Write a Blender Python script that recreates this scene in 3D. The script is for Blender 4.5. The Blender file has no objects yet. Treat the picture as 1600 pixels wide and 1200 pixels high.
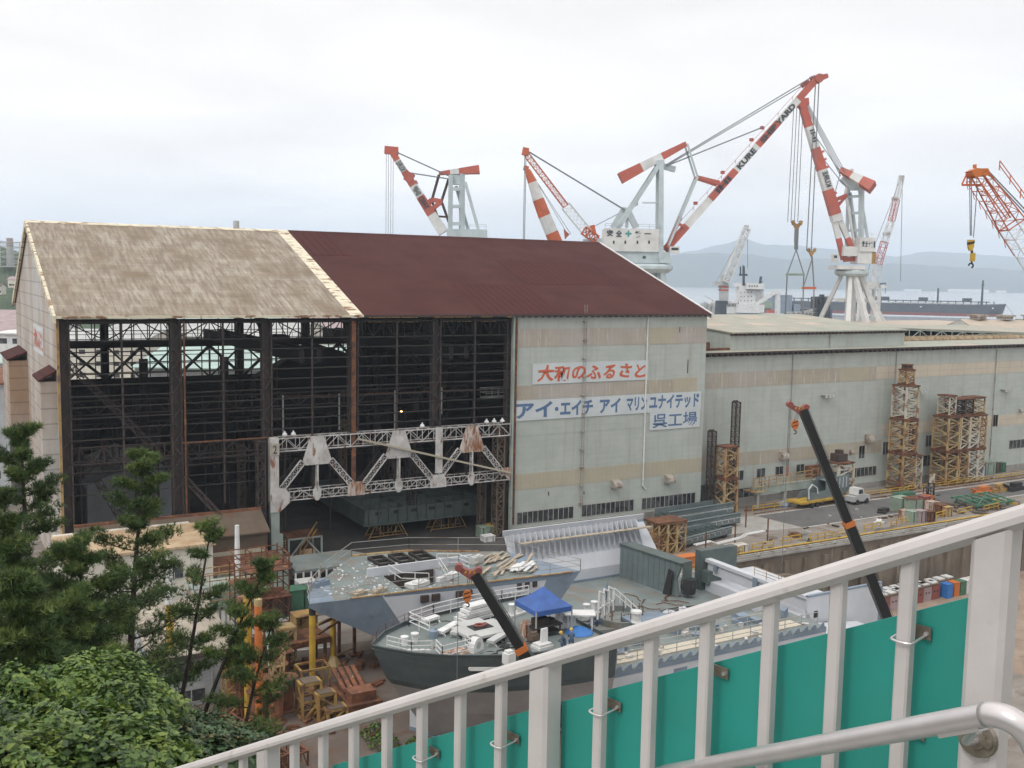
import bpy, math, random
import numpy as np
from mathutils import Vector, Matrix
RND = random.Random(7)
S = bpy.context.scene
COL = S.collection
R = math.radians
# ---------------------------------------------------------------- camera (world: X along the hall front, Y away from it, yard at z=0)
FPX, CAMH, PITCH, ROLL, HEAD = 1600.0, 40.0, R(6.0), R(1.0), R(30)
HV = Vector((math.sin(HEAD), math.cos(HEAD), 0)); RV0 = Vector((math.cos(HEAD), -math.sin(HEAD), 0)); Z = Vector((0, 0, 1))
FV = HV*math.cos(PITCH) - Z*math.sin(PITCH); UV0 = HV*math.sin(PITCH) + Z*math.cos(PITCH)
RV = RV0*math.cos(ROLL) + UV0*math.sin(ROLL); UV = UV0*math.cos(ROLL) - RV0*math.sin(ROLL)
cam = bpy.data.cameras.new('camera'); cam.lens = 36.0; cam.sensor_width = 36.0; cam.clip_start = 0.05; cam.clip_end = 40000
co = bpy.data.objects.new('camera', cam); COL.objects.link(co)
mw = Matrix((RV, UV, -FV)).transposed().to_4x4(); mw.translation = Vector((0, 0, CAMH)); co.matrix_world = mw
S.camera = co
# ---------------------------------------------------------------- sky and sun
SUN_EL, SUN_AZ = R(48), R(250)
w = bpy.data.worlds.new('World'); S.world = w; w.use_nodes = True
nt = w.node_tree; nt.nodes.clear(); N = nt.nodes.new; L = nt.links.new
out = N('ShaderNodeOutputWorld'); bg = N('ShaderNodeBackground'); L(bg.outputs[0], out.inputs[0])
sky = N('ShaderNodeTexSky'); sky.sky_type = 'NISHITA'; sky.sun_disc = False; sky.sun_elevation = SUN_EL; sky.sun_rotation = SUN_AZ
tc = N('ShaderNodeTexCoord'); sep = N('ShaderNodeSeparateXYZ'); L(tc.outputs['Generated'], sep.inputs[0])
def wmath(op, a, b=None, c=None):
    n = N('ShaderNodeMath'); n.operation = op
    for i, v in enumerate((a, b, c)):
        if v is None: continue
        if isinstance(v, (int, float)): n.inputs[i].default_value = v
        else: L(v, n.inputs[i])
    return n.outputs[0]
zc = wmath('MAXIMUM', sep.outputs[2], 0.0)
den = wmath('ADD', zc, 0.12)
cmb = N('ShaderNodeCombineXYZ'); L(wmath('DIVIDE', sep.outputs[0], den), cmb.inputs[0]); L(wmath('DIVIDE', sep.outputs[1], den), cmb.inputs[1])
nz = N('ShaderNodeTexNoise'); nz.inputs['Scale'].default_value = 0.75; nz.inputs['Detail'].default_value = 6; nz.inputs['Roughness'].default_value = 0.52
nz.inputs['Distortion'].default_value = 0.4; L(cmb.outputs[0], nz.inputs['Vector'])
rp = N('ShaderNodeValToRGB'); L(nz.outputs[0], rp.inputs[0])
rp.color_ramp.elements[0].position = 0.36; rp.color_ramp.elements[0].color = (1.07, 1.025, .985, 1)
rp.color_ramp.elements[1].position = 0.66; rp.color_ramp.elements[1].color = (1.33, 1.28, 1.235, 1)
# clearer, bluer air towards the sea on the right; cloud thickest to the left
dotn = N('ShaderNodeVectorMath'); dotn.operation = 'DOT_PRODUCT'; L(tc.outputs['Generated'], dotn.inputs[0]); dotn.inputs[1].default_value = (RV0.x, RV0.y, -0.25)
sd = N('ShaderNodeMapRange'); L(dotn.outputs['Value'], sd.inputs[0]); sd.inputs[1].default_value = -0.05; sd.inputs[2].default_value = 0.5; sd.inputs[3].default_value = 0.0; sd.inputs[4].default_value = 1.0
mxb = N('ShaderNodeMix'); mxb.data_type = 'RGBA'; L(sd.outputs[0], mxb.inputs[0]); L(rp.outputs[0], mxb.inputs[6])
tint = N('ShaderNodeMix'); tint.data_type = 'RGBA'; tint.blend_type = 'MULTIPLY'; tint.inputs[0].default_value = 1; L(rp.outputs[0], tint.inputs[6]); tint.inputs[7].default_value = (0.89, 0.895, 0.905, 1)
L(tint.outputs[2], mxb.inputs[7])
zen = N('ShaderNodeMapRange'); L(zc, zen.inputs[0]); zen.inputs[1].default_value = 0.42; zen.inputs[2].default_value = 0.95; zen.inputs[3].default_value = 1.0; zen.inputs[4].default_value = 1.6
cl = N('ShaderNodeVectorMath'); cl.operation = 'SCALE'; L(mxb.outputs[2], cl.inputs[0]); L(zen.outputs[0], cl.inputs['Scale'])
cs = N('ShaderNodeVectorMath'); cs.operation = 'SCALE'; L(cl.outputs[0], cs.inputs[0]); cs.inputs['Scale'].default_value = 10.0   # cloud in units of a 0.1-strength sky
fin = N('ShaderNodeMix'); fin.data_type = 'RGBA'; fin.inputs[0].default_value = 0.93; L(sky.outputs[0], fin.inputs[6]); L(cs.outputs[0], fin.inputs[7])
L(fin.outputs[2], bg.inputs[0]); bg.inputs[1].default_value = 0.1
sl = bpy.data.lights.new('sun', 'SUN'); sl.energy = 1.1; sl.angle = R(14); sl.color = (1, 0.96, 0.9)
so = bpy.data.objects.new('sun', sl); COL.objects.link(so)
sdir = Vector((math.sin(SUN_AZ)*math.cos(SUN_EL), math.cos(SUN_AZ)*math.cos(SUN_EL), math.sin(SUN_EL)))
so.rotation_euler = sdir.to_track_quat('Z', 'Y').to_euler(); so.location = (0, 0, 200)
S.view_settings.view_transform = 'Standard'; S.view_settings.look = 'None'; S.view_settings.exposure = 0.03; S.view_settings.gamma = 1.0
S.render.engine = 'CYCLES'
cy = S.cycles; cy.max_bounces = 6; cy.diffuse_bounces = 3; cy.glossy_bounces = 2; cy.transmission_bounces = 4; cy.transparent_max_bounces = 8; cy.volume_bounces = 2
cy.use_denoising = True; cy.use_adaptive_sampling = True; cy.adaptive_threshold = 0.01; cy.sample_clamp_indirect = 6
try: cy.denoiser = 'OPENIMAGEDENOISE'
except Exception: pass
# ---------------------------------------------------------------- geometry helpers
def ray(px, py): return FV + RV*((px-800)/FPX) + UV*((600-py)/FPX)
def at(px, py, z=0.0):
    d = ray(px, py); t = (z-CAMH)/d.z; return Vector((d.x*t, d.y*t, z))
def onY(px, py, Y):
    d = ray(px, py); t = Y/d.y; return Vector((d.x*t, Y, CAMH+d.z*t))
def onX(px, py, X):
    d = ray(px, py); t = X/d.x; return Vector((X, d.y*t, CAMH+d.z*t))
def dep(px, py, D):
    d = ray(px, py); t = D/d.dot(HV); return Vector((d.x*t, d.y*t, CAMH+d.z*t))
def hd(rg, dp, z=0.0): return RV0*rg + HV*dp + Z*z
ORI = {}
EACH = {'leg', 'chock_opening', 'end_frame', 'blue_deck_end', 'window', 'opening', 'support', 'lightening_hole', 'wall_scar', 'hull_mark', 'post', 'rib', 'mooring_rollers', 'bracket', 'blue_seam', 'skylight_patch', 'wheel_pair', 'link_rod', 'flange', 'stiffener'}
ORD = 'first second third fourth fifth sixth seventh eighth ninth tenth eleventh twelfth'.split()
def V(*a): return Vector(a)
class MB:
    def __init__(s): s.v = []; s.f = []; s.mi = []; s.m = 0
    def poly(s, pts):
        n = len(s.v); s.v += [tuple(p) for p in pts]; s.f.append(tuple(range(n, n+len(pts)))); s.mi.append(s.m); return s
    def raw(s, vs, fs):
        n = len(s.v); s.v += [tuple(p) for p in vs]
        for f in fs: s.f.append(tuple(i+n for i in f)); s.mi.append(s.m)
        return s
    BF = ((0, 3, 2, 1), (4, 5, 6, 7), (0, 1, 5, 4), (1, 2, 6, 5), (2, 3, 7, 6), (3, 0, 4, 7))
    def hexa(s, p): return s.raw(p, s.BF)
    def box(s, x0, x1, y0, y1, z0, z1):
        return s.hexa([(x0, y0, z0), (x1, y0, z0), (x1, y1, z0), (x0, y1, z0), (x0, y0, z1), (x1, y0, z1), (x1, y1, z1), (x0, y1, z1)])
    def cbox(s, c, sx, sy, sz, a=0.0):   # base-centred, turned about z by a
        ca, sa = math.cos(a), math.sin(a); p = []
        for z in (0, sz):
            for x, y in ((-1, -1), (1, -1), (1, 1), (-1, 1)):
                X, Y = x*sx/2, y*sy/2; p.append((c[0]+X*ca-Y*sa, c[1]+X*sa+Y*ca, c[2]+z))
        return s.hexa(p)
    def frame(s, p, q, up=None):
        d = (q-p); d = d.normalized() if d.length > 1e-9 else Vector((0, 0, 1))
        up = up or Z
        if abs(d.dot(up)) > 0.98: up = Vector((1, 0, 0)) if abs(d.x) < .9 else Vector((0, 1, 0))
        a = d.cross(up).normalized(); b = a.cross(d).normalized(); return d, a, b
    def bar(s, p, q, w, h=None, up=None, w2=None, h2=None):
        p = Vector(p); q = Vector(q); h = h or w; w2 = w2 or w; h2 = h2 or h; d, a, b = s.frame(p, q, up)
        P = [p-a*w/2-b*h/2, p+a*w/2-b*h/2, p+a*w/2+b*h/2, p-a*w/2+b*h/2, q-a*w2/2-b*h2/2, q+a*w2/2-b*h2/2, q+a*w2/2+b*h2/2, q-a*w2/2+b*h2/2]
        return s.raw(P, ((3, 2, 1, 0), (4, 5, 6, 7), (0, 1, 5, 4), (1, 2, 6, 5), (2, 3, 7, 6), (3, 0, 4, 7)))
    def tube(s, p, q, r, r2=None, n=8, cap=True):
        p = Vector(p); q = Vector(q); r2 = r if r2 is None else r2; d, a, b = s.frame(p, q); vs = []
        for c, rr in ((p, r), (q, r2)):
            for i in range(n):
                t = 2*math.pi*i/n; vs.append(c+a*math.cos(t)*rr+b*math.sin(t)*rr)
        fs = [(i, (i+1) % n, n+(i+1) % n, n+i) for i in range(n)]
        if cap: fs += [tuple(range(n-1, -1, -1)), tuple(range(n, 2*n))]
        return s.raw(vs, fs)
    def path(s, pts, r, n=6):
        pts = [Vector(p) for p in pts]
        for i in range(len(pts)-1): s.tube(pts[i], pts[i+1], r, n=n)
        return s
    def sweep(s, pts, rs, n=8):       # one continuous tapering skin through points
        pts = [Vector(p) for p in pts]; vs = []; fs = []
        prev = None
        for i, p in enumerate(pts):
            d = (pts[min(i+1, len(pts)-1)]-pts[max(i-1, 0)]).normalized()
            if prev is None:
                a = d.cross(Z if abs(d.z) < .9 else Vector((1, 0, 0))).normalized()
            else: a = (prev-d*prev.dot(d)).normalized()
            prev = a; b = d.cross(a); r = rs[i] if hasattr(rs, '__len__') else rs
            for k in range(n):
                t = 2*math.pi*k/n; vs.append(p+a*math.cos(t)*r+b*math.sin(t)*r)
        for i in range(len(pts)-1):
            for k in range(n): fs.append((i*n+k, i*n+(k+1) % n, (i+1)*n+(k+1) % n, (i+1)*n+k))
        fs += [tuple(range(n-1, -1, -1)), tuple(range((len(pts)-1)*n, len(pts)*n))]
        return s.raw(vs, fs)
    def prism(s, pts, vec):
        pts = [Vector(p) for p in pts]; vec = Vector(vec); n = len(pts)
        vs = pts+[p+vec for p in pts]; fs = [tuple(range(n-1, -1, -1)), tuple(range(n, 2*n))]+[(i, (i+1) % n, n+(i+1) % n, n+i) for i in range(n)]
        return s.raw(vs, fs)
    def lathe(s, c, prof, n=12):      # prof: (r, z)
        vs = []; fs = []
        for r, z in prof:
            for i in range(n):
                t = 2*math.pi*i/n; vs.append((c[0]+r*math.cos(t), c[1]+r*math.sin(t), c[2]+z))
        for j in range(len(prof)-1):
            for i in range(n): fs.append((j*n+i, j*n+(i+1) % n, (j+1)*n+(i+1) % n, (j+1)*n+i))
        fs += [tuple(range(n-1, -1, -1)), tuple(range((len(prof)-1)*n, len(prof)*n))]
        return s.raw(vs, fs)
    def truss(s, p, q, depth, n, t, t2=None, down=None):     # plane truss: chord p-q and a chord `depth` below, zigzag and posts
        p = Vector(p); q = Vector(q); dn = Vector(down or (0, 0, -1))*depth; t2 = t2 or t*.7
        s.bar(p, q, t); s.bar(p+dn, q+dn, t)
        for i in range(n):
            a = p.lerp(q, i/n); b = p.lerp(q, (i+1)/n)
            s.bar(a, a+dn, t2)
            if i % 2: s.bar(a, b+dn, t2)
            else: s.bar(a+dn, b, t2)
        s.bar(q, q+dn, t2); return s
    def lattice(s, p, q, w, n, t, t2=None, h=None, w2=None, h2=None, m2=None):  # four-chord box lattice
        p = Vector(p); q = Vector(q); h = h or w; w2 = w2 or w; h2 = h2 or h; t2 = t2 or t*.6; d, a, b = s.frame(p, q)
        def pt(i, f): return p.lerp(q, f)+a*((-1, 1, 1, -1)[i]*(w+(w2-w)*f)/2)+b*((-1, -1, 1, 1)[i]*(h+(h2-h)*f)/2)
        for i in range(4): s.bar(pt(i, 0), pt(i, 1), t)
        for k in range(n):
            f0, f1 = k/n, (k+1)/n
            for i in range(4):
                j = (i+1) % 4
                if k % 2: s.bar(pt(i, f0), pt(j, f1), t2)
                else: s.bar(pt(j, f0), pt(i, f1), t2)
                if k: s.bar(pt(i, f0), pt(j, f0), t2)
        for f in (0, 1):
            for i in range(4): s.bar(pt(i, f), pt((i+1) % 4, f), t)
        return s
    def rail(s, pts, h=1.0, t=.05, step=2.0, rails=2, closed=False):   # hand railing
        pts = [Vector(p) for p in pts]
        if closed: pts = pts+[pts[0]]
        for a, b in zip(pts, pts[1:]):
            for k in range(rails): s.bar(a+Z*h*(k+1)/rails, b+Z*h*(k+1)/rails, t)
            n = max(1, int((b-a).length/step))
            for i in range(n+1): s.bar(a.lerp(b, i/n), a.lerp(b, i/n)+Z*h, t)
        return s
    def build(s, name, mats, parent=None, label=None, cat=None, group=None, kind=None, smooth=False):
        if parent is not None and name in EACH:
            r = None
            for q in s.islands(): r = q.build0(name, mats, parent, label, cat, group, kind, smooth)
            return r
        return s.build0(name, mats, parent, label, cat, group, kind, smooth)
    def islands(s):
        p = list(range(len(s.v)))
        def fd(i):
            while p[i] != i: p[i] = p[p[i]]; i = p[i]
            return i
        for f in s.f:
            a = fd(f[0])
            for j in f[1:]: p[fd(j)] = a
        gr = {}
        for f, m in zip(s.f, s.mi): gr.setdefault(fd(f[0]), []).append((f, m))
        out = []
        for fs in list(gr.values()):
            q = MB(); mp = {}
            for f, m in fs:
                for i in f:
                    if i not in mp: mp[i] = len(q.v); q.v.append(s.v[i])
                q.f.append(tuple(mp[i] for i in f)); q.mi.append(m)
            out.append(q)
        return out
    def build0(s, name, mats, parent=None, label=None, cat=None, group=None, kind=None, smooth=False):
        me = bpy.data.meshes.new(name)
        if parent is not None: o0 = ORI[parent.name]
        elif kind: o0 = Vector((0, 0, 0))
        else:
            a = np.array(s.v); o0 = Vector(((a[:, 0].min()+a[:, 0].max())/2, (a[:, 1].min()+a[:, 1].max())/2, a[:, 2].min()))
            o0 = Vector([float(c) for c in o0])
        vs = np.array(s.v, dtype=np.float64)-np.array(o0)
        me.from_pydata(vs.tolist(), [], s.f)
        mats = mats if isinstance(mats, (list, tuple)) else [mats]
        for m in mats: me.materials.append(m)
        if len(mats) > 1: me.polygons.foreach_set('material_index', s.mi)
        if smooth: me.polygons.foreach_set('use_smooth', [True]*len(me.polygons))
        me.update()
        o = bpy.data.objects.new(name, me); COL.objects.link(o)
        if parent is not None: o.parent = parent; ORI[o.name] = o0
        else: o.location = o0; ORI[o.name] = o0
        return tag(o, label, cat, group, kind)
def tag(o, label=None, cat=None, group=None, kind=None):
    if label: o['label'] = label
    if cat: o['category'] = cat
    if group: o['group'] = group
    if kind: o['kind'] = kind
    return o
def thing(name, label, cat, loc, group=None):
    o = bpy.data.objects.new(name, None); COL.objects.link(o); o.location = Vector(loc); o.empty_display_size = .5
    ORI[o.name] = Vector(loc); return tag(o, label, cat, group)
def dup(root, loc, rz=0.0, label=None, group=None):
    def cp(o, par):
        c = o.copy(); COL.objects.link(c)
        if par is not None: c.parent = par
        for ch in o.children: cp(ch, c)
        return c
    r = cp(root, None); r.location = loc; r.rotation_euler = (0, 0, rz)
    if label: r['label'] = label
    if group: r['group'] = group
    return r
def text_into(mb, body, org, ax, up, width, height, thick=.03, bold=.012, shear=0.0, shapefn=None):
    """lettering as raised mesh: fitted to width x height at org (lower left), along ax, up"""
    c = bpy.data.curves.new('lettering', 'FONT'); c.body = body; c.offset = bold; c.resolution_u = 3; c.shear = shear
    o = bpy.data.objects.new('lettering', c); COL.objects.link(o)
    dg = bpy.context.evaluated_depsgraph_get(); me = bpy.data.meshes.new_from_object(o.evaluated_get(dg))
    vs = np.array([v.co[:] for v in me.vertices]); fs = [tuple(p.vertices) for p in me.polygons]
    bpy.data.objects.remove(o); bpy.data.curves.remove(c); bpy.data.meshes.remove(me)
    mn = vs.min(0); sp = vs.max(0)-mn; ax = Vector(ax); up = Vector(up); nrm = ax.cross(up).normalized()
    out = []
    for x, y, _ in vs:
        a = (x-mn[0])/sp[0]; b = (y-mn[1])/sp[1]
        if shapefn: a, b = shapefn(a, b)
        out.append(Vector(org)+ax*(a*width)+up*(b*height)+nrm*thick)
    mb.raw(out, fs); return mb
# ---------------------------------------------------------------- materials
MATS = {}
def M(name, col, rough=.7, metal=0.0, c2=None, sc=1.0, lo=.4, hi=.62, st=(1, 1, 1), c3=None, sc3=.5, lo3=.55, hi3=.68, st3=(1, 1, 1),
      lines=None, bump=0.0, bsc=8.0, emit=None, trans=0.0, var=.12, spec=None):
    """base colour with two layers of patchy wear; lines = list of (axis, period, width share, factor) for sheet joints and ribs"""
    m = bpy.data.materials.new(name); m.use_nodes = True; nt = m.node_tree; nd = nt.nodes; lk = nt.links; b = nd['Principled BSDF']
    b.inputs['Roughness'].default_value = rough; b.inputs['Metallic'].default_value = metal
    if spec is not None: b.inputs['Specular IOR Level'].default_value = spec
    geo = nd.new('ShaderNodeNewGeometry')
    def noise(scale, stretch, detail=5):
        mp = nd.new('ShaderNodeMapping'); mp.inputs['Scale'].default_value = stretch; lk.new(geo.outputs['Position'], mp.inputs[0])
        n = nd.new('ShaderNodeTexNoise'); n.inputs['Scale'].default_value = scale; n.inputs['Detail'].default_value = detail; n.inputs['Roughness'].default_value = .6
        lk.new(mp.outputs[0], n.inputs['Vector']); return n.outputs[0]
    def mrange(v, a, c, d=0.0, e=1.0):
        r = nd.new('ShaderNodeMapRange'); lk.new(v, r.inputs[0]); r.inputs[1].default_value = a; r.inputs[2].default_value = c; r.inputs[3].default_value = d; r.inputs[4].default_value = e; return r.outputs[0]
    def mix(f, a, c):
        x = nd.new('ShaderNodeMix'); x.data_type = 'RGBA'; lk.new(f, x.inputs[0])
        for i, v in ((6, a), (7, c)):
            if isinstance(v, tuple): x.inputs[i].default_value = v[:3]+(1,)
            else: lk.new(v, x.inputs[i])
        return x.outputs[2]
    cur = col
    if c2: cur = mix(mrange(noise(sc, st), lo, hi), cur, c2)
    if c3: cur = mix(mrange(noise(sc3, st3, 7), lo3, hi3), cur, c3)
    fac = None
    if var: fac = mrange(noise(.33, (1, 1, 1), 4), .3, .7, 1-var, 1+var)
    if lines:
        sp = nd.new('ShaderNodeSeparateXYZ'); lk.new(geo.outputs['Position'], sp.inputs[0])
        for ax, per, wd, fc in lines:
            d = nd.new('ShaderNodeMath'); d.operation = 'DIVIDE'; lk.new(sp.outputs['XYZ'.index(ax)], d.inputs[0]); d.inputs[1].default_value = per
            fr = nd.new('ShaderNodeMath'); fr.operation = 'FRACT'; lk.new(d.outputs[0], fr.inputs[0])
            lt = nd.new('ShaderNodeMath'); lt.operation = 'LESS_THAN'; lk.new(fr.outputs[0], lt.inputs[0]); lt.inputs[1].default_value = wd
            r = mrange(lt.outputs[0], 0, 1, 1, fc)
            if fac is None: fac = r
            else:
                mu = nd.new('ShaderNodeMath'); mu.operation = 'MULTIPLY'; lk.new(fac, mu.inputs[0]); lk.new(r, mu.inputs[1]); fac = mu.outputs[0]
    if fac is not None:
        vm = nd.new('ShaderNodeVectorMath'); vm.operation = 'SCALE'
        if isinstance(cur, tuple): vm.inputs[0].default_value = cur[:3]
        else: lk.new(cur, vm.inputs[0])
        lk.new(fac, vm.inputs['Scale']); cur = vm.outputs[0]
    if isinstance(cur, tuple): b.inputs['Base Color'].default_value = cur[:3]+(1,)
    else: lk.new(cur, b.inputs['Base Color'])
    if bump:
        bp = nd.new('ShaderNodeBump'); bp.inputs['Strength'].default_value = bump; bp.inputs['Distance'].default_value = .1; lk.new(noise(bsc, (1, 1, 1), 6), bp.inputs['Height']); lk.new(bp.outputs[0], b.inputs['Normal'])
    if emit:
        b.inputs['Emission Color'].default_value = emit[:3]+(1,); b.inputs['Emission Strength'].default_value = emit[3]
    if trans:
        tr = nd.new('ShaderNodeBsdfTranslucent'); ms = nd.new('ShaderNodeMixShader'); ms.inputs[0].default_value = trans
        if isinstance(cur, tuple): tr.inputs[0].default_value = cur[:3]+(1,)
        else: lk.new(cur, tr.inputs[0])
        lk.new(b.outputs[0], ms.inputs[1]); lk.new(tr.outputs[0], ms.inputs[2]); lk.new(ms.outputs[0], nd['Material Output'].inputs[0])
    MATS[name] = m; return m
RUST = (.16, .062, .028); RUSTD = (.075, .035, .022)
m_oldroof = M('old_roof_sheet', (.345, .312, .255), .85, c2=(.19, .15, .112), sc=2.0, lo=.36, hi=.64, st=(1.1, .14, .14), c3=(.185, .14, .095), sc3=.2, lo3=.44, hi3=.68, st3=(1, .8, .8), lines=[('Y', 2.35, .09, 1.16), ('X', .95, .10, .9)], bump=.15)
m_oldstrip = M('bleached_roof_sheet', (.62, .57, .44), .85, c2=(.22, .12, .07), sc=.9, lo=.52, hi=.62, st=(.6, 1.6, 1), lines=[('Y', 1.2, .2, 1.15)])
m_newroof = M('dark_red_roof_sheet', (.056, .0155, .0135), .85, spec=.2, c2=(.066, .021, .018), sc=.12, lo=.42, hi=.6, lines=[('X', .9, .16, .86), ('Y', 10.9, .012, .7)], var=.08)
m_newroof2 = M('dark_red_roof_patch', (.060, .014, .0125), .85, spec=.2, lines=[('X', 1.25, .3, .74)], var=.08)
m_clad = M('pale_green_cladding', (.425, .46, .425), .6, c2=(.395, .43, .395), sc=.25, st=(1, 1, 3), c3=(.34, .335, .29), sc3=.55, lo3=.52, hi3=.80, st3=(2.2, 2.2, .09), lines=[('Z', .92, .06, .90), ('X', 1.9, .025, .95), ('X', .38, .2, .97)], var=.06)
m_band = M('faded_translucent_band', (.40, .365, .33), .6, c2=(.37, .33, .26), sc=.10, st=(1, 1, .6), lo=.42, hi=.55, c3=(.52, .49, .45), sc3=1.7, lo3=.58, hi3=.66, st3=(2.2, 2.2, .12), lines=[('X', .85, .07, .88), ('Z', .92, .05, .92)], var=.07)
m_bandy = M('yellowed_translucent_band', (.405, .37, .28), .6, c2=(.42, .385, .30), sc=.2, lines=[('X', .85, .07, .88), ('Z', .92, .05, .92)], var=.06)
m_bandw = M('warm_translucent_band', (.53, .48, .39), .6, c2=(.50, .445, .35), sc=.15, lines=[('X', 3.8, .04, .8), ('Z', 1.25, .07, .8)], var=.05)
m_gable = M('stained_gable_siding', (.46, .45, .43), .7, c2=(.40, .39, .37), sc=.3, c3=(.33, .225, .15), sc3=.14, lo3=.40, hi3=.66, st3=(1, 1, .3), lines=[('Z', 1.9, .09, .66)], var=.06)
m_dark = M('near_black_steel', (.018, .016, .016), .8, c2=(.028, .021, .018), sc=.4, var=.15)  # near-black; inside the hall part of the shade is in this colour
m_dark2 = M('dark_brown_steel', (.040, .031, .030), .75, c2=(.058, .040, .034), sc=.4, c3=RUST, sc3=.5, lo3=.66, hi3=.76)  # darkened for the hall frame, so some of its shade is colour
m_inner = M('shade_black_inner_wall', (.012, .013, .015), .95)  # the hall's inner gloom is put into this near-black
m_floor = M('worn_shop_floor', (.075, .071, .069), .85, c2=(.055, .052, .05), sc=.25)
m_rust = M('rusty_steel', RUST, .85, c2=RUSTD, sc=1.2, c3=(.26, .11, .045), sc3=.8, lo3=.55, hi3=.7)
m_rustpaint = M('rust_orange_steel', (.22, .085, .042), .8, c2=(.11, .05, .032), sc=1.1, c3=(.36, .2, .1), sc3=1.5, lo3=.6, hi3=.7)
m_whiterust = M('white_paint_rust_streaks', (.56, .55, .54), .6, c2=(.42, .40, .38), sc=.6, c3=(.24, .11, .06), sc3=.8, lo3=.58, hi3=.66, st3=(1.6, 1.6, .45))
m_whiterust2 = M('white_paint_heavy_rust', (.55, .50, .46), .6, c2=(.32, .20, .13), sc=.8, st=(2, 2, .5), c3=(.22, .085, .035), sc3=1.0, lo3=.48, hi3=.6, st3=(2, 2, .5))
m_palegreen = M('pale_green_paint', (.33, .385, .35), .6, c2=(.27, .31, .28), sc=.5, c3=RUST, sc3=.9, lo3=.68, hi3=.75)
m_teal = M('grey_teal_primer', (.125, .16, .165), .6, c2=(.155, .19, .195), sc=.3, c3=(.10, .11, .10), sc3=.6, lo3=.58, hi3=.7, lines=[('X', 3.1, .015, .82), ('Y', 2.4, .018, .82)])
m_teald = M('dark_teal_primer', (.070, .095, .093), .6, c2=(.10, .125, .12), sc=.4, c3=(.10, .075, .05), sc3=.6, lo3=.60, hi3=.72)
m_deck = M('grey_deck_primer', (.185, .22, .22), .7, c2=(.145, .175, .17), sc=.3, c3=(.185, .165, .14), sc3=.45, lo3=.50, hi3=.66, lines=[('X', 2.9, .02, .75), ('Y', 2.6, .025, .78)])
m_deckd = M('dark_deck_primer', (.145, .175, .17), .7, c2=(.175, .205, .20), sc=.3, c3=(.19, .14, .10), sc3=.5, lo3=.62, hi3=.72, lines=[('X', 3.3, .015, .78), ('Y', 2.6, .02, .8)])
m_hull = M('dark_hull_paint', (.052, .070, .076), .5, c2=(.070, .088, .09), sc=.35, st=(1, 1, 2.5), c3=(.10, .09, .08), sc3=.3, lo3=.66, hi3=.78, st3=(2, 2, .5), lines=[('X', 2.8, .012, .85)])
m_hullg = M('grey_underwater_paint', (.30, .28, .275), .6, c2=(.26, .245, .24), sc=.4, lines=[('X', 2.8, .012, .9)])
m_blue = M('blue_grey_primer', (.165, .215, .275), .6, c2=(.20, .25, .31), sc=.35, c3=(.13, .165, .2), sc3=.5, lo3=.58, hi3=.7)
m_pale = M('pale_grey_paint', (.53, .55, .585), .5, c2=(.49, .51, .55), sc=.3, lines=[('X', 3.0, .012, .93)], var=.05)
m_white = M('white_paint', (.66, .67, .67), .5, c2=(.58, .58, .57), sc=.8, var=.08)
m_wood = M('grey_scaffold_boards', (.42, .36, .27), .8, c2=(.30, .25, .19), sc=1.2, lines=[('Y', .35, .15, .7)])
m_yellow = M('yellow_paint', (.52, .34, .035), .6, c2=(.40, .24, .04), sc=.8, c3=(.18, .09, .04), sc3=.9, lo3=.62, hi3=.7)
m_yellowd = M('dirty_yellow_paint', (.36, .24, .07), .7, c2=(.27, .15, .06), sc=.8, c3=(.14, .07, .04), sc3=.9, lo3=.52, hi3=.64)
m_whitey = M('rusty_white_lattice', (.50, .48, .42), .7, c2=(.42, .36, .24), sc=.25, c3=(.22, .10, .05), sc3=.55, lo3=.53, hi3=.65)
m_yelrust = M('rusty_yellow_lattice', (.42, .33, .17), .7, c2=(.34, .19, .08), sc=.4, c3=(.17, .075, .04), sc3=.55, lo3=.50, hi3=.62)
m_cred = M('crane_red', (.45, .10, .065), .55, c2=(.38, .10, .07), sc=.12, var=.1)
m_corange = M('crane_orange_red', (.52, .11, .035), .55, c2=(.42, .10, .04), sc=.3)
m_cwhite = M('crane_white', (.62, .63, .62), .55, c2=(.55, .55, .54), sc=.12, c3=(.42, .36, .30), sc3=.2, lo3=.64, hi3=.78, st3=(1, 1, .3))
m_cblue = M('crane_pale_blue', (.46, .53, .55), .55, c2=(.41, .47, .49), sc=.12, c3=(.40, .36, .3), sc3=.3, lo3=.66, hi3=.76)
m_rope = M('steel_rope', (.17, .18, .19), .6, var=0)
m_black = M('black_paint', (.018, .019, .02), .38, var=.1)
m_blackm = M('matt_black', (.02, .02, .021), .7)
m_glass = M('dark_window_glass', (.030, .035, .040), .18, c2=(.085, .09, .092), sc=.9, lo=.5, hi=.55, st=(1, 1, .8))
m_frame = M('window_frame_grey', (.36, .36, .34), .6)
m_vent = M('weathered_vent_hood', (.36, .33, .29), .5, metal=.2, c2=(.22, .15, .11), sc=.6, st=(1, 1, 1), lo=.5, hi=.6)
m_pipe = M('galvanised_pipe', (.33, .33, .31), .55, metal=.2, c2=(.25, .17, .12), sc=.6, lo=.5, hi=.65, st=(1, 1, .4))
m_conc = M('yard_concrete', (.245, .22, .195), .9, c2=(.165, .145, .125), sc=.3, lo=.42, hi=.7, st=(.35, 1.6, 1), c3=(.12, .09, .07), sc3=.22, lo3=.54, hi3=.68, lines=[('X', 6.0, .008, .75), ('Y', 6.0, .008, .75)], bump=.1)
m_rusty_ground = M('rust_stained_ground', (.10, .078, .064), .9, c2=(.135, .11, .095), sc=.22, c3=(.105, .058, .036), sc3=.35, lo3=.50, hi3=.66, bump=.2)
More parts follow.
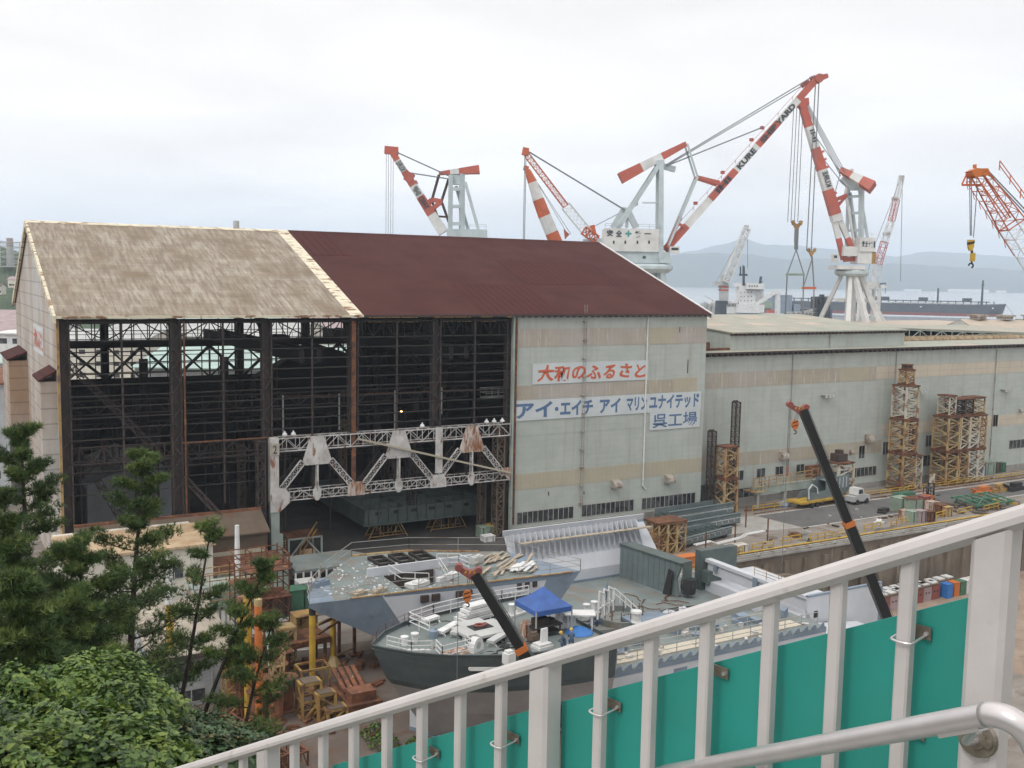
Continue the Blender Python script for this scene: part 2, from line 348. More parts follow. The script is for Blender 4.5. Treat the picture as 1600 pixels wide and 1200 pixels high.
m_asph = M('asphalt', (.105, .105, .104), .9, c2=(.125, .123, .12), sc=.2, c3=(.085, .08, .078), sc3=.4, lo3=.58, hi3=.7)
m_lconc = M('pale_concrete_slab', (.34, .33, .31), .9, c2=(.29, .28, .26), sc=.3)
m_line = M('worn_road_line', (.60, .59, .56), .8, c2=(.4, .39, .37), sc=1.2)
m_dockwall = M('stained_dock_wall', (.20, .165, .13), .9, c2=(.14, .115, .09), sc=.5, st=(1, 1, .35), c3=(.29, .25, .2), sc3=.7, lo3=.6, hi3=.7, st3=(2, 2, .15), bump=.2)
m_dockfloor = M('brown_dock_floor', (.25, .185, .14), .95, c2=(.30, .235, .185), sc=.25, c3=(.15, .11, .085), sc3=.4, lo3=.58, hi3=.72)
m_kerb = M('grey_dock_coping', (.30, .29, .275), .85, c2=(.24, .23, .21), sc=.6)
m_annroof = M('faded_green_roof', (.30, .315, .265), .8, c2=(.35, .33, .275), sc=.06, lines=[('X', 1.0, .12, .93)], c3=(.42, .345, .27), sc3=.045, lo3=.60, hi3=.66)
m_annroof2 = M('pink_beige_skylight_sheet', (.44, .37, .30), .8, c2=(.41, .36, .295), sc=.5, lines=[('X', 1.0, .2, .92)])
m_turq = M('pale_turquoise_roof', (.37, .49, .46), .75, c2=(.33, .43, .40), sc=.1, lines=[('X', 1.2, .1, .93)])
m_lgrey = M('light_grey_roof', (.44, .45, .44), .8, c2=(.37, .38, .375), sc=.1)
m_cream = M('cream_wall', (.62, .59, .51), .75, c2=(.56, .535, .47), sc=.4, lines=[('Z', 2.8, .012, .85)])
m_tan = M('tan_rusty_roof', (.50, .385, .25), .8, c2=(.40, .27, .16), sc=.5, lines=[('X', 2.2, .02, .85), ('Y', 2.2, .02, .85)])
m_brown = M('brown_sheet', (.13, .098, .07), .8, c2=(.10, .075, .055), sc=.4, c3=RUST, sc3=.4, lo3=.56, hi3=.7, lines=[('X', 1.0, .06, .85)])
m_hutroof = M('beige_hut_roof', (.37, .33, .27), .85, c2=(.31, .27, .22), sc=.5, lines=[('X', .9, .06, .85)])
m_hutwall = M('grey_hut_siding', (.40, .425, .44), .7, c2=(.35, .37, .39), sc=.5, lines=[('Z', .42, .10, .82)])
m_railw = M('rail_off_white_paint', (.545, .515, .505), .40, c2=(.50, .47, .46), sc=7, var=.04, c3=(.40, .36, .33), sc3=13, lo3=.64, hi3=.74, bump=.04, bsc=60)
m_panel = M('teal_plastic_panel', (.026, .315, .265), .5, c2=(.03, .285, .24), sc=5, lo=.35, hi=.7, var=.05, c3=(.05, .27, .235), sc3=14, lo3=.62, hi3=.72, st3=(1, 1, .15))
m_steel = M('brushed_handrail_steel', (.60, .57, .57), .33, metal=.55, c2=(.55, .53, .53), sc=20, var=.03)
m_brk = M('tarnished_bracket', (.19, .165, .13), .5, metal=.5, c2=(.27, .24, .2), sc=60)
m_tarp = M('blue_tarp', (.03, .085, .28), .5, c2=(.035, .105, .35), sc=.9)
m_tarpb = M('bright_blue_sheet', (.03, .16, .46), .5)
m_signw = M('white_sign_board', (.56, .60, .61), .55, c2=(.52, .56, .57), sc=.4, lines=[('Z', .92, .05, .93), ('X', 1.9, .02, .94)], var=.04)
m_signr = M('vermilion_lettering', (.53, .115, .055), .6, var=.08)
m_signb = M('blue_lettering', (.085, .155, .29), .6, var=.08)
m_blk = M('dark_lettering', (.04, .05, .06), .7, var=0)
m_greenx = M('green_cross', (.05, .28, .27), .7, var=0)
m_sea = M('sea_water', (.25, .29, .32), .18, c2=(.29, .33, .355), sc=.004, st=(1, 1, 1), var=.04)
m_hill = M('wooded_hill', (.030, .055, .045), .95, c2=(.045, .068, .05), sc=.006, c3=(.09, .10, .07), sc3=.012, lo3=.6, hi3=.68, var=.2)
m_hillnear = M('near_wooded_hill', (.038, .068, .034), .95, c2=(.06, .09, .045), sc=.08, c3=(.12, .12, .09), sc3=.03, lo3=.64, hi3=.68, var=.25, bump=1.0, bsc=.3)
m_soil = M('hillside_soil', (.10, .09, .06), .95, c2=(.06, .075, .035), sc=.4, bump=.3, bsc=2)
m_bark = M('pine_bark', (.035, .028, .024), .9, c2=(.055, .045, .04), sc=6)
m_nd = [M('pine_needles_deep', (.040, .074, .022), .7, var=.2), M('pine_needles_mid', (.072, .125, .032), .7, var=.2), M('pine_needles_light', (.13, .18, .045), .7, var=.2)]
m_lf = [M('vine_leaf_deep', (.032, .066, .019), .6, var=.3, trans=.15), M('vine_leaf_mid', (.088, .158, .032), .55, var=.25, trans=.2), M('vine_leaf_light', (.155, .22, .042), .5, var=.2, trans=.2)]
m_lfd = [M('shrub_leaf_deep', (.028, .06, .024), .6, var=.2), M('shrub_leaf_mid', (.05, .10, .035), .6, var=.2), M('dry_shrub_leaf', (.13, .115, .045), .7, var=.2)]
m_core = M('bush_shade_core', (.018, .028, .012), .95)
m_tanker = M('tanker_hull', (.035, .048, .062), .6, c2=(.05, .06, .075), sc=.05)
m_tankr = M('tanker_boot_red', (.20, .055, .045), .7)
m_denim = M('blue_work_clothes', (.05, .085, .15), .8)
m_skin = M('skin', (.42, .26, .18), .6, var=0)
m_helm = M('yellow_helmet', (.55, .36, .06), .4, var=0)
m_green = M('green_paint', (.045, .14, .085), .6, c2=(.07, .17, .11), sc=.8, c3=RUST, sc3=.9, lo3=.66, hi3=.74)
m_ltgreen = M('pale_green_box', (.26, .33, .26), .65, c2=(.21, .27, .22), sc=.8, c3=RUST, sc3=.8, lo3=.60, hi3=.7)
m_red = M('faded_red_paint', (.22, .07, .062), .6, c2=(.25, .07, .06), sc=.8)
m_orange = M('machine_orange', (.50, .15, .035), .55)
m_tyre = M('rubber', (.02, .02, .02), .85, var=0)
m_skyl = M('yellow_translucent_sheet', (.75, .56, .24), .7, trans=.85, var=.06, lines=[('X', 1.1, .1, .6)])
m_lampb = M('lit_white_lamp', (.8, .8, .8), .5, emit=(.75, .85, 1.0, 30), var=0)
m_lampo = M('lit_orange_lamp', (.8, .6, .3), .5, emit=(1, .55, .18, 30), var=0)
m_plastic = M('clear_wrap', (.50, .51, .52), .35, c2=(.36, .37, .38), sc=3)
m_pink = M('pinkish_fabric_roof', (.36, .28, .28), .8, c2=(.31, .24, .245), sc=.2)
# ---------------------------------------------------------------- the setting
DX0, DX1, DY0, DY1, DZ = 97.0, 420.0, 58.0, 108.0, -10.2      # the dry dock
g = MB()
def gq(x0, x1, y0, y1): g.poly([(x0, y0, 0), (x1, y0, 0), (x1, y1, 0), (x0, y1, 0)])
gq(-500, DX0, -300, 440); gq(DX0, DX1, -300, DY0); gq(DX0, DX1, DY1, 440); gq(DX1, 900, -300, 440)
g.build('ground', m_conc, kind='structure', label='grey brown concrete yard of the shipyard')
d = MB(); d.poly([(DX0, DY0, DZ), (DX1, DY0, DZ), (DX1, DY1, DZ), (DX0, DY1, DZ)]); d.build('dock_floor', m_dockfloor, kind='structure', label='brown floor of the dry dock')
# far land behind the hall on the left, the quay side
f = MB(); f.poly([(-2500, 440, -.02), (230, 440, -.02), (230, 3000, -.02), (-2500, 3000, -.02)]); f.build('far_land', m_conc, kind='structure')
s = MB(); s.poly([(-30000, -30000, -14), (30000, -30000, -14), (30000, 30000, -14), (-30000, 30000, -14)])
s = MB(); s.poly([(230, 440, -3), (22000, 440, -3), (22000, 24000, -3), (230, 24000, -3)]); s.poly([(900, -8000, -3), (22000, -8000, -3), (22000, 440, -3), (900, 440, -3)])
s.build('sea', m_sea, kind='structure', label='pale calm sea behind the shipyard')
# stained yard by the ship blocks, shop floor, road
p = MB(); p.poly([(14, 62, .004), (62, 62, .004), (62, 100, .004), (14, 104, .004)]); p.build('stained_yard', m_rusty_ground, kind='structure')
p = MB(); p.poly([(14.5, 129.5, .008), (114.8, 129.5, .008), (114.8, 194.5, .008), (14.5, 194.5, .008)]); p.poly([(36, 112, .008), (76, 112, .008), (76, 129.5, .008), (36, 129.5, .008)])
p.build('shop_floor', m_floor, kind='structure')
r0a, r0b = at(1183, 806), at(1255, 824)
p = MB(); p.poly([(r0a.x, r0a.y, .004), (r0b.x, r0b.y, .004), (330, 119.5, .004), (330, 127.5, .004)]); p.build('asphalt_road', m_asph, kind='structure', label='dark asphalt road along the long shed')
p = MB(); p.poly([(104, 121, .006), (r0b.x-.3, r0b.y, .006), (r0a.x-.3, r0a.y, .006), (112, 130, .006)]); p.build('pale_pavement', m_lconc, kind='structure')
p = MB(); p.poly([(r0b.x, r0b.y-.3, .012), (330, 119.0, .012), (330, 119.3, .012), (r0b.x, r0b.y, .012)])
p.poly([(r0a.x, r0a.y+.1, .012), (330, 127.6, .012), (330, 127.9, .012), (r0a.x, r0a.y+.4, .012)]); p.build('road_line', m_line, kind='structure')
a_, b_ = at(385, 905), at(505, 1010)
p = MB(); p.poly([(27, 103.8, .01), (37, 102.0, .01), (37, 119, .01), (25, 119, .01)]); p.build('pale_yard_road', m_lconc, kind='structure')
p = MB(); p.poly([(27, 103.5, .014), (37, 101.7, .014), (37, 102.0, .014), (27, 103.8, .014)]); p.build('yard_line', m_line, kind='structure')
# dock walls with pilasters, coping and pipes
wl = thing('dock_wall', 'stained brown concrete wall of the dry dock with pilasters', 'dock wall', (DX0, DY1, DZ))
b = MB(); b.box(DX0-1, DX1, DY1, DY1+1.2, DZ, -.15); b.box(DX0-1, DX1, DY0-1.2, DY0, DZ, -.15); b.box(DX0-1.2, DX0, DY0, DY1, DZ, -.15)
b.build('wall', m_dockwall, wl)
b = MB()
for i in range(70):
    x = DX0+4+i*4.1
    if x > DX1-2: break
    b.box(x, x+.85, DY1-.45, DY1-.002, DZ, -1.2)
b.build('pilaster', m_dockwall, wl, kind='stuff')
b = MB(); b.box(DX0-1, DX1, DY1-.5, DY1+1.4, -.15, .12); b.build('coping', m_kerb, wl)
b = MB()
for i in range(8):
    x = DX0+6+i*15.5; n = 10
    for k in range(n):
        t0, t1 = math.pi*k/n, math.pi*(k+1)/n
        b.hexa([(x+5-5*math.cos(t0), DY1-1.5, -6.2+2.6*math.sin(t0)), (x+5-5*math.cos(t1), DY1-1.5, -6.2+2.6*math.sin(t1)), (x+5-5*math.cos(t1), DY1-.46, -6.2+2.6*math.sin(t1)), (x+5-5*math.cos(t0), DY1-.46, -6.2+2.6*math.sin(t0)),
                (x+5-5*math.cos(t0), DY1-1.5, -5.7+2.9*math.sin(t0)), (x+5-5*math.cos(t1), DY1-1.5, -5.7+2.9*math.sin(t1)), (x+5-5*math.cos(t1), DY1-.46, -5.7+2.9*math.sin(t1)), (x+5-5*math.cos(t0), DY1-.46, -5.7+2.9*math.sin(t0))])
    if i >= 1: break
b.build('arch', m_dockwall, wl)
b = MB()
for yy, zz, rr in ((DY1+.9, .55, .16), (DY1+.35, .45, .14), (DY1-.2, .4, .10)):
    b.tube((DX0+1, yy, zz), (DX1, yy, zz), rr, n=6)
for i in range(60): b.box(DX0+2+i*5.2, DX0+2.2+i*5.2, DY1-.3, DY1+1.1, .12, .5)
pp = b.build('dock_edge_pipes', [m_pipe], label='grey and yellow pipes running along the dock edge', cat='pipe')
b = MB(); b.tube((DX0+1, DY1+.62, .72), (DX1, DY1+.62, .72), .13, n=6); b.build('yellow_pipe', m_yellow, pp)
# ---- hillside under the viewpoint
def terr(rg, dp):
    lat = rg/max(dp, 3.0)
    s_ = .62+(.47-.62)*min(1, max(0, (-.16-lat)/.16)) if dp > 0 else .5
    z = 38.35-s_*max(dp-.5, -2)
    if dp > 24: z -= (dp-24)*.38
    n = .5*math.sin(rg*.7+dp*.4)+.4*math.sin(rg*.31-dp*.53+1)
    if dp > 6: z += n*min(1, (dp-6)/8)
    return z
b = MB(); xs = [i*2.0-44 for i in range(56)]; ys = [i*2.0-8 for i in range(44)]; idx = {}
for j, dp in enumerate(ys):
    for i, rg in enumerate(xs):
        q = hd(rg, dp, max(terr(rg, dp), -.4)); b.v.append(tuple(q))
for j in range(len(ys)-1):
    for i in range(len(xs)-1):
        n = j*len(xs)+i; b.f.append((n, n+1, n+len(xs)+1, n+len(xs))); b.mi.append(0)
b.build('hillside', m_soil, kind='structure', smooth=True)
# ---- hills across the water and the wooded hill on the left
def hill(name, D, prof, mat, depth, seed, label, rough=1.0, zbase=-3, sub=6):
    rr = random.Random(seed); b = MB(); cols = []
    prof = [(x, y) for x, y in prof]
    pts = []
    for (x0, y0), (x1, y1) in zip(prof, prof[1:]):
        for k in range(sub):
            t = k/sub; t2 = t*t*(3-2*t); pts.append((x0+(x1-x0)*t, y0+(y1-y0)*t2+rr.uniform(-1, 1)*rough))
    pts.append(prof[-1]); nr = 7
    for x, y in pts:
        top = dep(x, y, D); hz = top.z
        dv = V(top.x, top.y, 0).normalized()
        for k in range(nr+1):
            t = k/nr; off = -depth*(1-t); zz = zbase+(hz-zbase)*(t**.8)*(1 if k in (0, nr) else rr.uniform(.93, 1.05))
            b.v.append((top.x+dv.x*off, top.y+dv.y*off, zz if k else zbase-2))
        b.v.append((top.x+dv.x*depth, top.y+dv.y*depth, zbase-2))
    m = nr+2
    for i in range(len(pts)-1):
        for k in range(m-1): b.f.append((i*m+k, (i+1)*m+k, (i+1)*m+k+1, i*m+k+1)); b.mi.append(0)
    return b.build(name, mat, kind='structure', smooth=True, label=label)
hill('far_hills', 9800, [(-300, 372), (-60, 366), (60, 384), (260, 410), (600, 420), (860, 412), (980, 405), (1040, 401), (1080, 392), (1127, 382), (1161, 373), (1195, 382), (1249, 384), (1296, 389), (1381, 399), (1400, 401), (1448, 393), (1499, 395), (1549, 399), (1600, 402), (1750, 410), (2000, 420)], m_hill, 1500, 3, 'pale blue farthest mountain ridge', .5)
hill('island_hills', 6600, [(700, 430), (860, 418), (960, 402), (1060, 397), (1110, 395), (1165, 397), (1229, 405), (1279, 404), (1330, 409), (1381, 412), (1431, 413), (1465, 416), (1530, 419), (1600, 422), (1750, 428), (2000, 430)], m_hill, 900, 4, 'blue wooded island across the water', .7)
hill('wooded_hill', 820, [(-260, 330), (-140, 352), (-60, 372), (0, 385), (30, 392), (60, 405), (120, 425), (240, 432)], m_hillnear, 190, 5, 'dark green wooded hill behind the hall on the left', 1.6, zbase=0, sub=10)
# ---- air
hz = bpy.data.materials.new('haze'); hz.use_nodes = True; hn = hz.node_tree; hn.nodes.remove(hn.nodes['Principled BSDF'])
pv = hn.nodes.new('ShaderNodeVolumePrincipled'); pv.inputs['Color'].default_value = (.74, .85, .985, 1); pv.inputs['Density'].default_value = .00015; pv.inputs['Anisotropy'].default_value = 0.0
hn.links.new(pv.outputs[0], hn.nodes['Material Output'].inputs['Volume'])
b = MB(); b.box(-13000, 14500, -9000, 14500, -14, 560); b.build('haze', hz, kind='stuff', label='thin bluish haze over the sea')
# ---------------------------------------------------------------- the great hall
HX0, HX1, HY0, HY1, EZ, RZ, RY = 14.2, 115.2, 134.0, 195.0, 34.3, 46.6, 167.0
XC = 53.0
COLS = [14.8, 28.0, 39.8, 52.1, 64.9, 77.2]
hall = thing('dock_hall', 'huge gabled shipyard hall, half old mossy and half dark red roof, open steel frame front', 'hall', (HX0, HY0, 0))
def roofz(y): return EZ+(RZ-EZ)*((y-HY0)/(RY-HY0) if y < RY else (HY1-y)/(HY1-RY))
def slope(name, x0, x1, y0, y1, m, lift=0.0, th=.28):
    b = MB(); b.prism([(x0, y0, roofz(y0)+lift), (x0, y1, roofz(y1)+lift), (x0, y1, roofz(y1)+lift+th), (x0, y0, roofz(y0)+lift+th)], (x1-x0, 0, 0)); return b.build(name, m, hall)
slope('old_roof', HX0-.3, XC-1.9, HY0-.7, RY, m_oldroof)
slope('bleached_roof_strip', XC-1.9, XC, HY0-.7, RY, m_oldstrip, .015)
slope('new_roof', XC, HX1+.25, HY0-.7, RY, m_newroof)
for k, (xa, xb, ya, yb) in enumerate(((XC+.1, 60, 156, RY-.2), (72, 86, HY0-.5, 145), (86, 106, 145.2, 156))):
    slope('new_roof_sheet', xa, xb, ya, yb, m_newroof2, .285, .02)
slope('rear_roof', HX0-.3, HX1+.25, RY, HY1+.7, m_newroof)
b = MB(); b.prism([(XC, RY-.8, RZ+.02), (XC, RY, RZ+.38), (XC, RY+.8, RZ+.02)], (HX1-XC+.3, 0, 0)); b.build('ridge_cap', m_newroof, hall)
b = MB(); b.prism([(HX0-.35, RY-.8, RZ+.02), (HX0-.35, RY, RZ+.38), (HX0-.35, RY+.8, RZ+.02)], (XC-HX0+.35, 0, 0)); b.build('ridge_cap', m_oldstrip, hall)
# soffit, eave trim, verge trim
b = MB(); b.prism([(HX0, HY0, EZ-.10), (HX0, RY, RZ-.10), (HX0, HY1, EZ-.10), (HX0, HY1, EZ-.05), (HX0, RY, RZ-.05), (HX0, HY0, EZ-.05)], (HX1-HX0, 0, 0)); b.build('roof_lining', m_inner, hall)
b = MB(); b.box(HX0-.3, XC, HY0-.95, HY0-.72, roofz(HY0-.7)-.02, roofz(HY0-.7)+.3); b.build('eave_trim', m_oldstrip, hall)
b = MB(); b.box(XC, HX1+.2, HY0-.95, HY0-.72, roofz(HY0-.7)-.05, roofz(HY0-.7)+.25); b.build('eave_trim', m_dark2, hall)
def verge(x, m):
    b = MB(); w = .35
    for ya, yb in ((HY0-.9, RY), (RY, HY1+.9)):
        b.prism([(x-w/2, ya, roofz(ya)-.5), (x-w/2, yb, roofz(yb)-.5), (x-w/2, yb, roofz(yb)+.40), (x-w/2, ya, roofz(ya)+.40)], (w, 0, 0))
    b.build('verge_trim', m, hall)
verge(HX0-.5, m_oldstrip); verge(HX1+.45, m_white)
# left gable, right gable
gp = lambda x: [(x, HY0, 0), (x, HY1, 0), (x, HY1, EZ-.1), (x, RY, RZ-.1), (x, HY0, EZ-.1)]
lg = MB(); lg.prism(gp(HX0-.15), (.2, 0, 0)); lg.build('gable_wall', m_gable, hall)
rg_ = MB(); rg_.prism(gp(HX1-.1), (.2, 0, 0)); rg_.build('gable_wall', m_clad, hall)
b = MB(); b.box(HX0-.28, HX0-.02, HY0-.26, HY0-.04, 0, EZ-.3); b.build('corner_flashing', m_yellowd, hall)
def gbox(ya, yb, z0, z1, out_):
    bx = MB(); x1 = HX0-.16; bx.prism([(x1-out_, ya, z0), (x1-out_, yb, z0), (x1-out_, yb, z1), (x1-out_, ya, z1)], (out_, 0, 0)); o = bx.build('gable_bay', m_gable, hall)
    r = MB(); r.prism([(x1-out_-.25, ya-.3, z1+.02), (x1, ya-.3, z1+1.2), (x1, ya-.3, z1+1.45), (x1-out_-.25, ya-.3, z1+.27)], (0, yb-ya+.6, 0)); r.build('roof', m_newroof2, o)
g1a, g1b = onX(60, 600, HX0-2), onX(86, 585, HX0-2)
gbox(136.0, 143.5, 13.5, 26.2, 1.8)
gbox(176.0, 190.5, 13.2, 25.6, 2.6)
# right hand clad wall
XW = 77.6
b = MB(); b.box(XW, HX1, HY0-.1, HY0+.15, 0, EZ-.15); b.build('clad_wall', m_clad, hall)
b = MB(); b.box(XW, HX1+.1, HY0-.3, HY0-.1, 0, 1.3); b.build('wall_plinth', m_kerb, hall)
def band(x0, x1, z0, z1, m, pr=.03):
    b = MB(); b.box(x0, x1, HY0-.1-pr, HY0-.101, z0, z1); b.build('sheet_band', m, hall)
band(XW+.05, HX1-.05, 29.3, 32.1, m_band); band(103, 109, 29.35, 32.05, m_bandy, .045)
band(XW+.05, 108.5, 21.25, 23.4, m_band); band(108.5, 113.5, 21.2, 23.6, m_bandy, .04); band(XW+.05, 103, 15.6, 17.6, m_clad)
band(XW+.05, HX1-.05, 7.2, 9.7, m_bandy)
def win_strip(x0, x1, z0, z1, n, root=hall, Y=HY0-.1, name='window', dark=()):
    fr = MB(); t = .09
    fr.box(x0, x1, Y-.06, Y-.004, z0, z0+t); fr.box(x0, x1, Y-.06, Y-.004, z1-t, z1)
    for i in range(n+1):
        x = x0+(x1-x0)*i/n; fr.box(x-t/2, x+t/2, Y-.065, Y-.004, z0+t, z1-t)
    o = fr.build(name, m_frame, root)
    pn = MB(); pn.box(x0, x1, Y-.03, Y-.003, z0, z1); pn.build('pane', m_glass, o); return o
win_strip(78.6, 89.0, 1.75, 3.75, 11); win_strip(90.6, 100.9, 1.75, 3.75, 11); win_strip(102.6, 114.0, 1.75, 3.75, 12)
def hood(x, z, root=hall, Y=HY0-.1, s=1.0):
    b = MB(); pr = [(x-.75*s, Y-.002, z), (x-.75*s, Y-1.25*s, z), (x-.75*s, Y-1.3*s, z+.25*s)]
    for k in range(1, 7):
        a = math.pi/2*k/6; pr.append((x-.75*s, Y-1.3*s*math.cos(a), z+.3*s+1.0*s*math.sin(a)))
    pr.append((x-.75*s, Y-.002, z+1.3*s)); b.prism(pr, (1.5*s, 0, 0)); return b.build('vent_hood', m_vent, root)
hood(96.9, 6.1); hood(107.9, 6.0)
def downpipe(x, z0, z1, Y, root, m=m_pipe, r=.11, kink=True):
    b = MB(); b.tube((x, Y-.16, z0), (x, Y-.16, z1), r, n=6)
    if kink: b.tube((x, Y-.16, z0), (x+.6, Y-.16, z0-.7), r, n=6)
    for i in range(int((z1-z0)/3.2)): b.box(x-.2, x+.2, Y-.28, Y-.05, z0+1+i*3.2, z0+1.14+i*3.2)
    return b.build('downpipe', m, root)
downpipe(102.6, 5.9, 33.9, HY0-.1, hall, m_white, .13)
b = MB()
for dx in (-.22, .22): b.bar((90.3+dx, HY0-.4, 3.5), (90.3+dx, HY0-.4, 35.8), .05)
for i in range(66): b.bar((90.08, HY0-.4, 3.7+i*.48), (90.52, HY0-.4, 3.7+i*.48), .035)
for i in range(11): b.box(90.0, 90.6, HY0-.62, HY0-.1, 4+i*2.9, 4.2+i*2.9)
b.build('wall_ladder', m_pipe, hall)
b = MB()
for x, z0, z1 in ((111.3, 24.3, 26.6), (84.2, 5.9, 6.5), (90.9, 5.5, 5.9), (109.3, 31.2, 32.1), (83.2, 19.2, 20.3)): b.box(x, x+.13, HY0-.16, HY0-.12, z0, z1)
b.build('wall_scar', m_blackm, hall)
b = MB(); b.box(XW-.32, XW-.02, HY0-.35, HY0+.3, 0, EZ-.4); b.build('corner_flashing', m_palegreen, hall)
b = MB(); b.tube((XW+.25, HY0-.32, 2), (XW+.25, HY0-.32, EZ-.6), .16, n=8); b.build('rusty_downpipe', m_rust, hall)
b = MB()
for x in np.arange(XW, HX1, 1.15): b.box(x, x+.3, HY0-.62, HY0-.15, EZ-.45, EZ-.22)
b.build('gutter_bracket', m_dark2, hall, kind='stuff')
# open front frame
def column(x, y, z1, wdt=.95, m=m_dark2, z0=0):
    b = MB(); t = .22
    for sx in (-1, 1):
        b.box(x+sx*wdt/2-t/2, x+sx*wdt/2+t/2, y-wdt/2, y+wdt/2, z0, z1)
    b.box(x-wdt/2+t/2, x+wdt/2-t/2, y-.06, y+.06, z0, z1)
    n = int((z1-z0)/1.6)
    for i in range(n):
        za, zb = z0+(z1-z0)*i/n, z0+(z1-z0)*(i+1)/n
        for yy in (-wdt/2, wdt/2):
            if i % 2: b.bar((x-wdt/2, y+yy, za), (x+wdt/2, y+yy, zb), .12)
            else: b.bar((x+wdt/2, y+yy, za), (x-wdt/2, y+yy, zb), .12)
    return b.build('column', m, hall)
for x in COLS: column(x, HY0+.9, EZ-.5, 1.15 if x < 70 else .9, z0=17.9 if 50 < x < 70 else 0)
for x in COLS+[90.0, 102.5, 114]: column(x, HY1-1.2, EZ-.5, 1.1, m_dark)
for x in (28.0, 39.8, 64.9, 77.2): column(x, 157, 27, .9, m_dark)
# thin posts between the columns, and sheeting rails
GZ = [18.9+i*1.36 for i in range(10)]
for a, c in zip(COLS, COLS[1:]):
    gb = MB()
    for z in GZ: gb.box(a+.3, c-.3, HY0+.02, HY0+.16, z, z+.15)
    zlow = 17.9 if a > 39 else 9.5
    gb.box(a+.3, c-.3, HY0+.02, HY0+.22, EZ-1.0, EZ-.72)
    if a < 39:
        for z in (12.1, 13.5, 14.9, 16.3): gb.box(a+.3, c-.3, HY0+.04, HY0+.15, z, z+.12)
    gb.build('sheeting_rails', m_dark, hall)
    mid = (a+c)/2; pb = MB(); pb.box(mid-.11, mid+.13, HY0+.17, HY0+.42, zlow, EZ-.6); pb.build('post', m_dark2, hall)
    tb = MB(); tb.truss((a, HY0+1.3, EZ-.55), (c, HY0+1.3, EZ-.55), 2.6, 8, .17, .11); tb.build('eave_truss', m_dark, hall)
rp_ = MB(); rp_.tube((28.9, HY0-.05, 3), (28.9, HY0-.05, EZ-.8), .13, n=8); rp_.build('rusty_downpipe', m_rust, hall)
rp_ = MB(); rp_.box(51.5, 52.1, HY0-.32, HY0-.02, 10.2, EZ-.8); rp_.build('rusty_downpipe', m_rust, hall)
# inside: roof frames, crane runways with bracing, rear wall
frs = [14.8, 28, 39.8, 52.1, 64.9, 77.2, 90, 102.5]
for x in frs:
    b = MB()
    for ya, yb, dd in ((HY0+1, RY, 1), (RY, HY1-1, 1)):
        n = 8
        for i in range(n):
            y0, y1 = ya+(yb-ya)*i/n, ya+(yb-ya)*(i+1)/n
            b.bar((x, y0, roofz(y0)-.45), (x, y1, roofz(y1)-.45), .28); b.bar((x, y0, roofz(y0)-2.6), (x, y1, roofz(y1)-2.6), .28)
            b.bar((x, y0, roofz(y0)-.45), (x, y1, roofz(y1)-2.6), .16); b.bar((x, y1, roofz(y1)-.45), (x, y1, roofz(y1)-2.6), .16)
    for yy, sg in ((HY0+1, 1), (HY1-1, -1)):     # haunches
        pts = [(x-.2, yy, EZ-.6), (x-.2, yy+sg*6.5, roofz(yy+sg*6.5)-2.4), (x-.2, yy+sg*3.2, EZ-1.5), (x-.2, yy+sg*1.3, EZ-4.5), (x-.2, yy+sg*.7, EZ-8.5), (x-.2, yy, EZ-8.5)]
        b.prism(pts, (.4, 0, 0))
    b.build('roof_truss', m_dark, hall)
for yy in (HY1-3.2,):
    b = MB(); b.box(HX0+.4, HX1-.4, yy-.35, yy+.35, 26.3, 27.5)
    if yy > 150:
        b.box(HX0+.4, HX1-.4, yy-.2, yy+.2, 30.6, 31.1)
        for a, c in zip(frs, frs[1:]):
            m_ = (a+c)/2; b.bar((a, yy, 20.5), (m_, yy, 26.3), .5); b.bar((c, yy, 20.5), (m_, yy, 26.3), .5); b.box(a, c, yy-.2, yy+.2, 20.1, 20.8)
            b.bar((a, yy, 26.5), (m_, yy, 20.5), .3); b.bar((m_, yy, 20.5), (c, yy, 26.5), .3); b.bar((m_, yy, 20.5), (m_, yy, 26.5), .3)
            b.bar((a, yy, 27.5), (m_, yy, 30.8), .2); b.bar((c, yy, 27.5), (m_, yy, 30.8), .2)
            for k in range(1, 8): b.bar((a+(c-a)*k/8, yy, 27.5), (a+(c-a)*k/8, yy, 28.6), .06)
            b.box(a, c, yy-.04, yy+.04, 28.55, 28.65)
    b.build('crane_runway', m_dark, hall)
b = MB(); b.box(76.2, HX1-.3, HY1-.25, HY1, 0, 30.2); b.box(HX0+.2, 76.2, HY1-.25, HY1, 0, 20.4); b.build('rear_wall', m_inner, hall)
b = MB(); b.box(76.2, HX1-.3, HY1-.22, HY1-.12, 30.2, EZ-.2); b.build('skylight_band', m_skyl, hall)
b = MB()
for z in np.arange(18.5, 33, 1.5): b.box(HX0+.2, HX1-.4, HY1-.7, HY1-.55, z, z+.13)
for x in np.arange(HX0+3, HX1, 3.1): b.box(x-.09, x+.09, HY1-.85, HY1-.7, 17, EZ-.3)
b.build('rear_sheeting_rails', m_dark, hall)
# diagonal stair-like bracing of the left bay
b = MB(); b.lattice((HX0+1.2, HY0+3.2, 28.5), (28.2, HY0+3.2, 14.0), .9, 18, .14, .09, h=.7); b.build('lattice_brace', m_dark2, hall)
b = MB(); b.lattice((28.9, HY0+.6, 13.2), (38.6, HY0-2.4, 1.2), .8, 16, .12, .08, h=.6); b.build('lattice_brace', m_dark2, hall)
b = MB(); b.truss((HX0+.6, HY0+1.2, 17.9), (28, HY0+1.2, 17.9), 2.1, 9, .16, .11); b.truss((28, HY0+1.2, 17.6), (39.6, HY0+1.2, 17.6), 2.0, 8, .14, .1); b.build('front_girder', m_dark2, hall)
b = MB(); b.bar((28.4, HY0-.1, 17.95), (39.8, HY0-.1, 17.95), .16); b.build('rusty_rail', m_rust, hall)
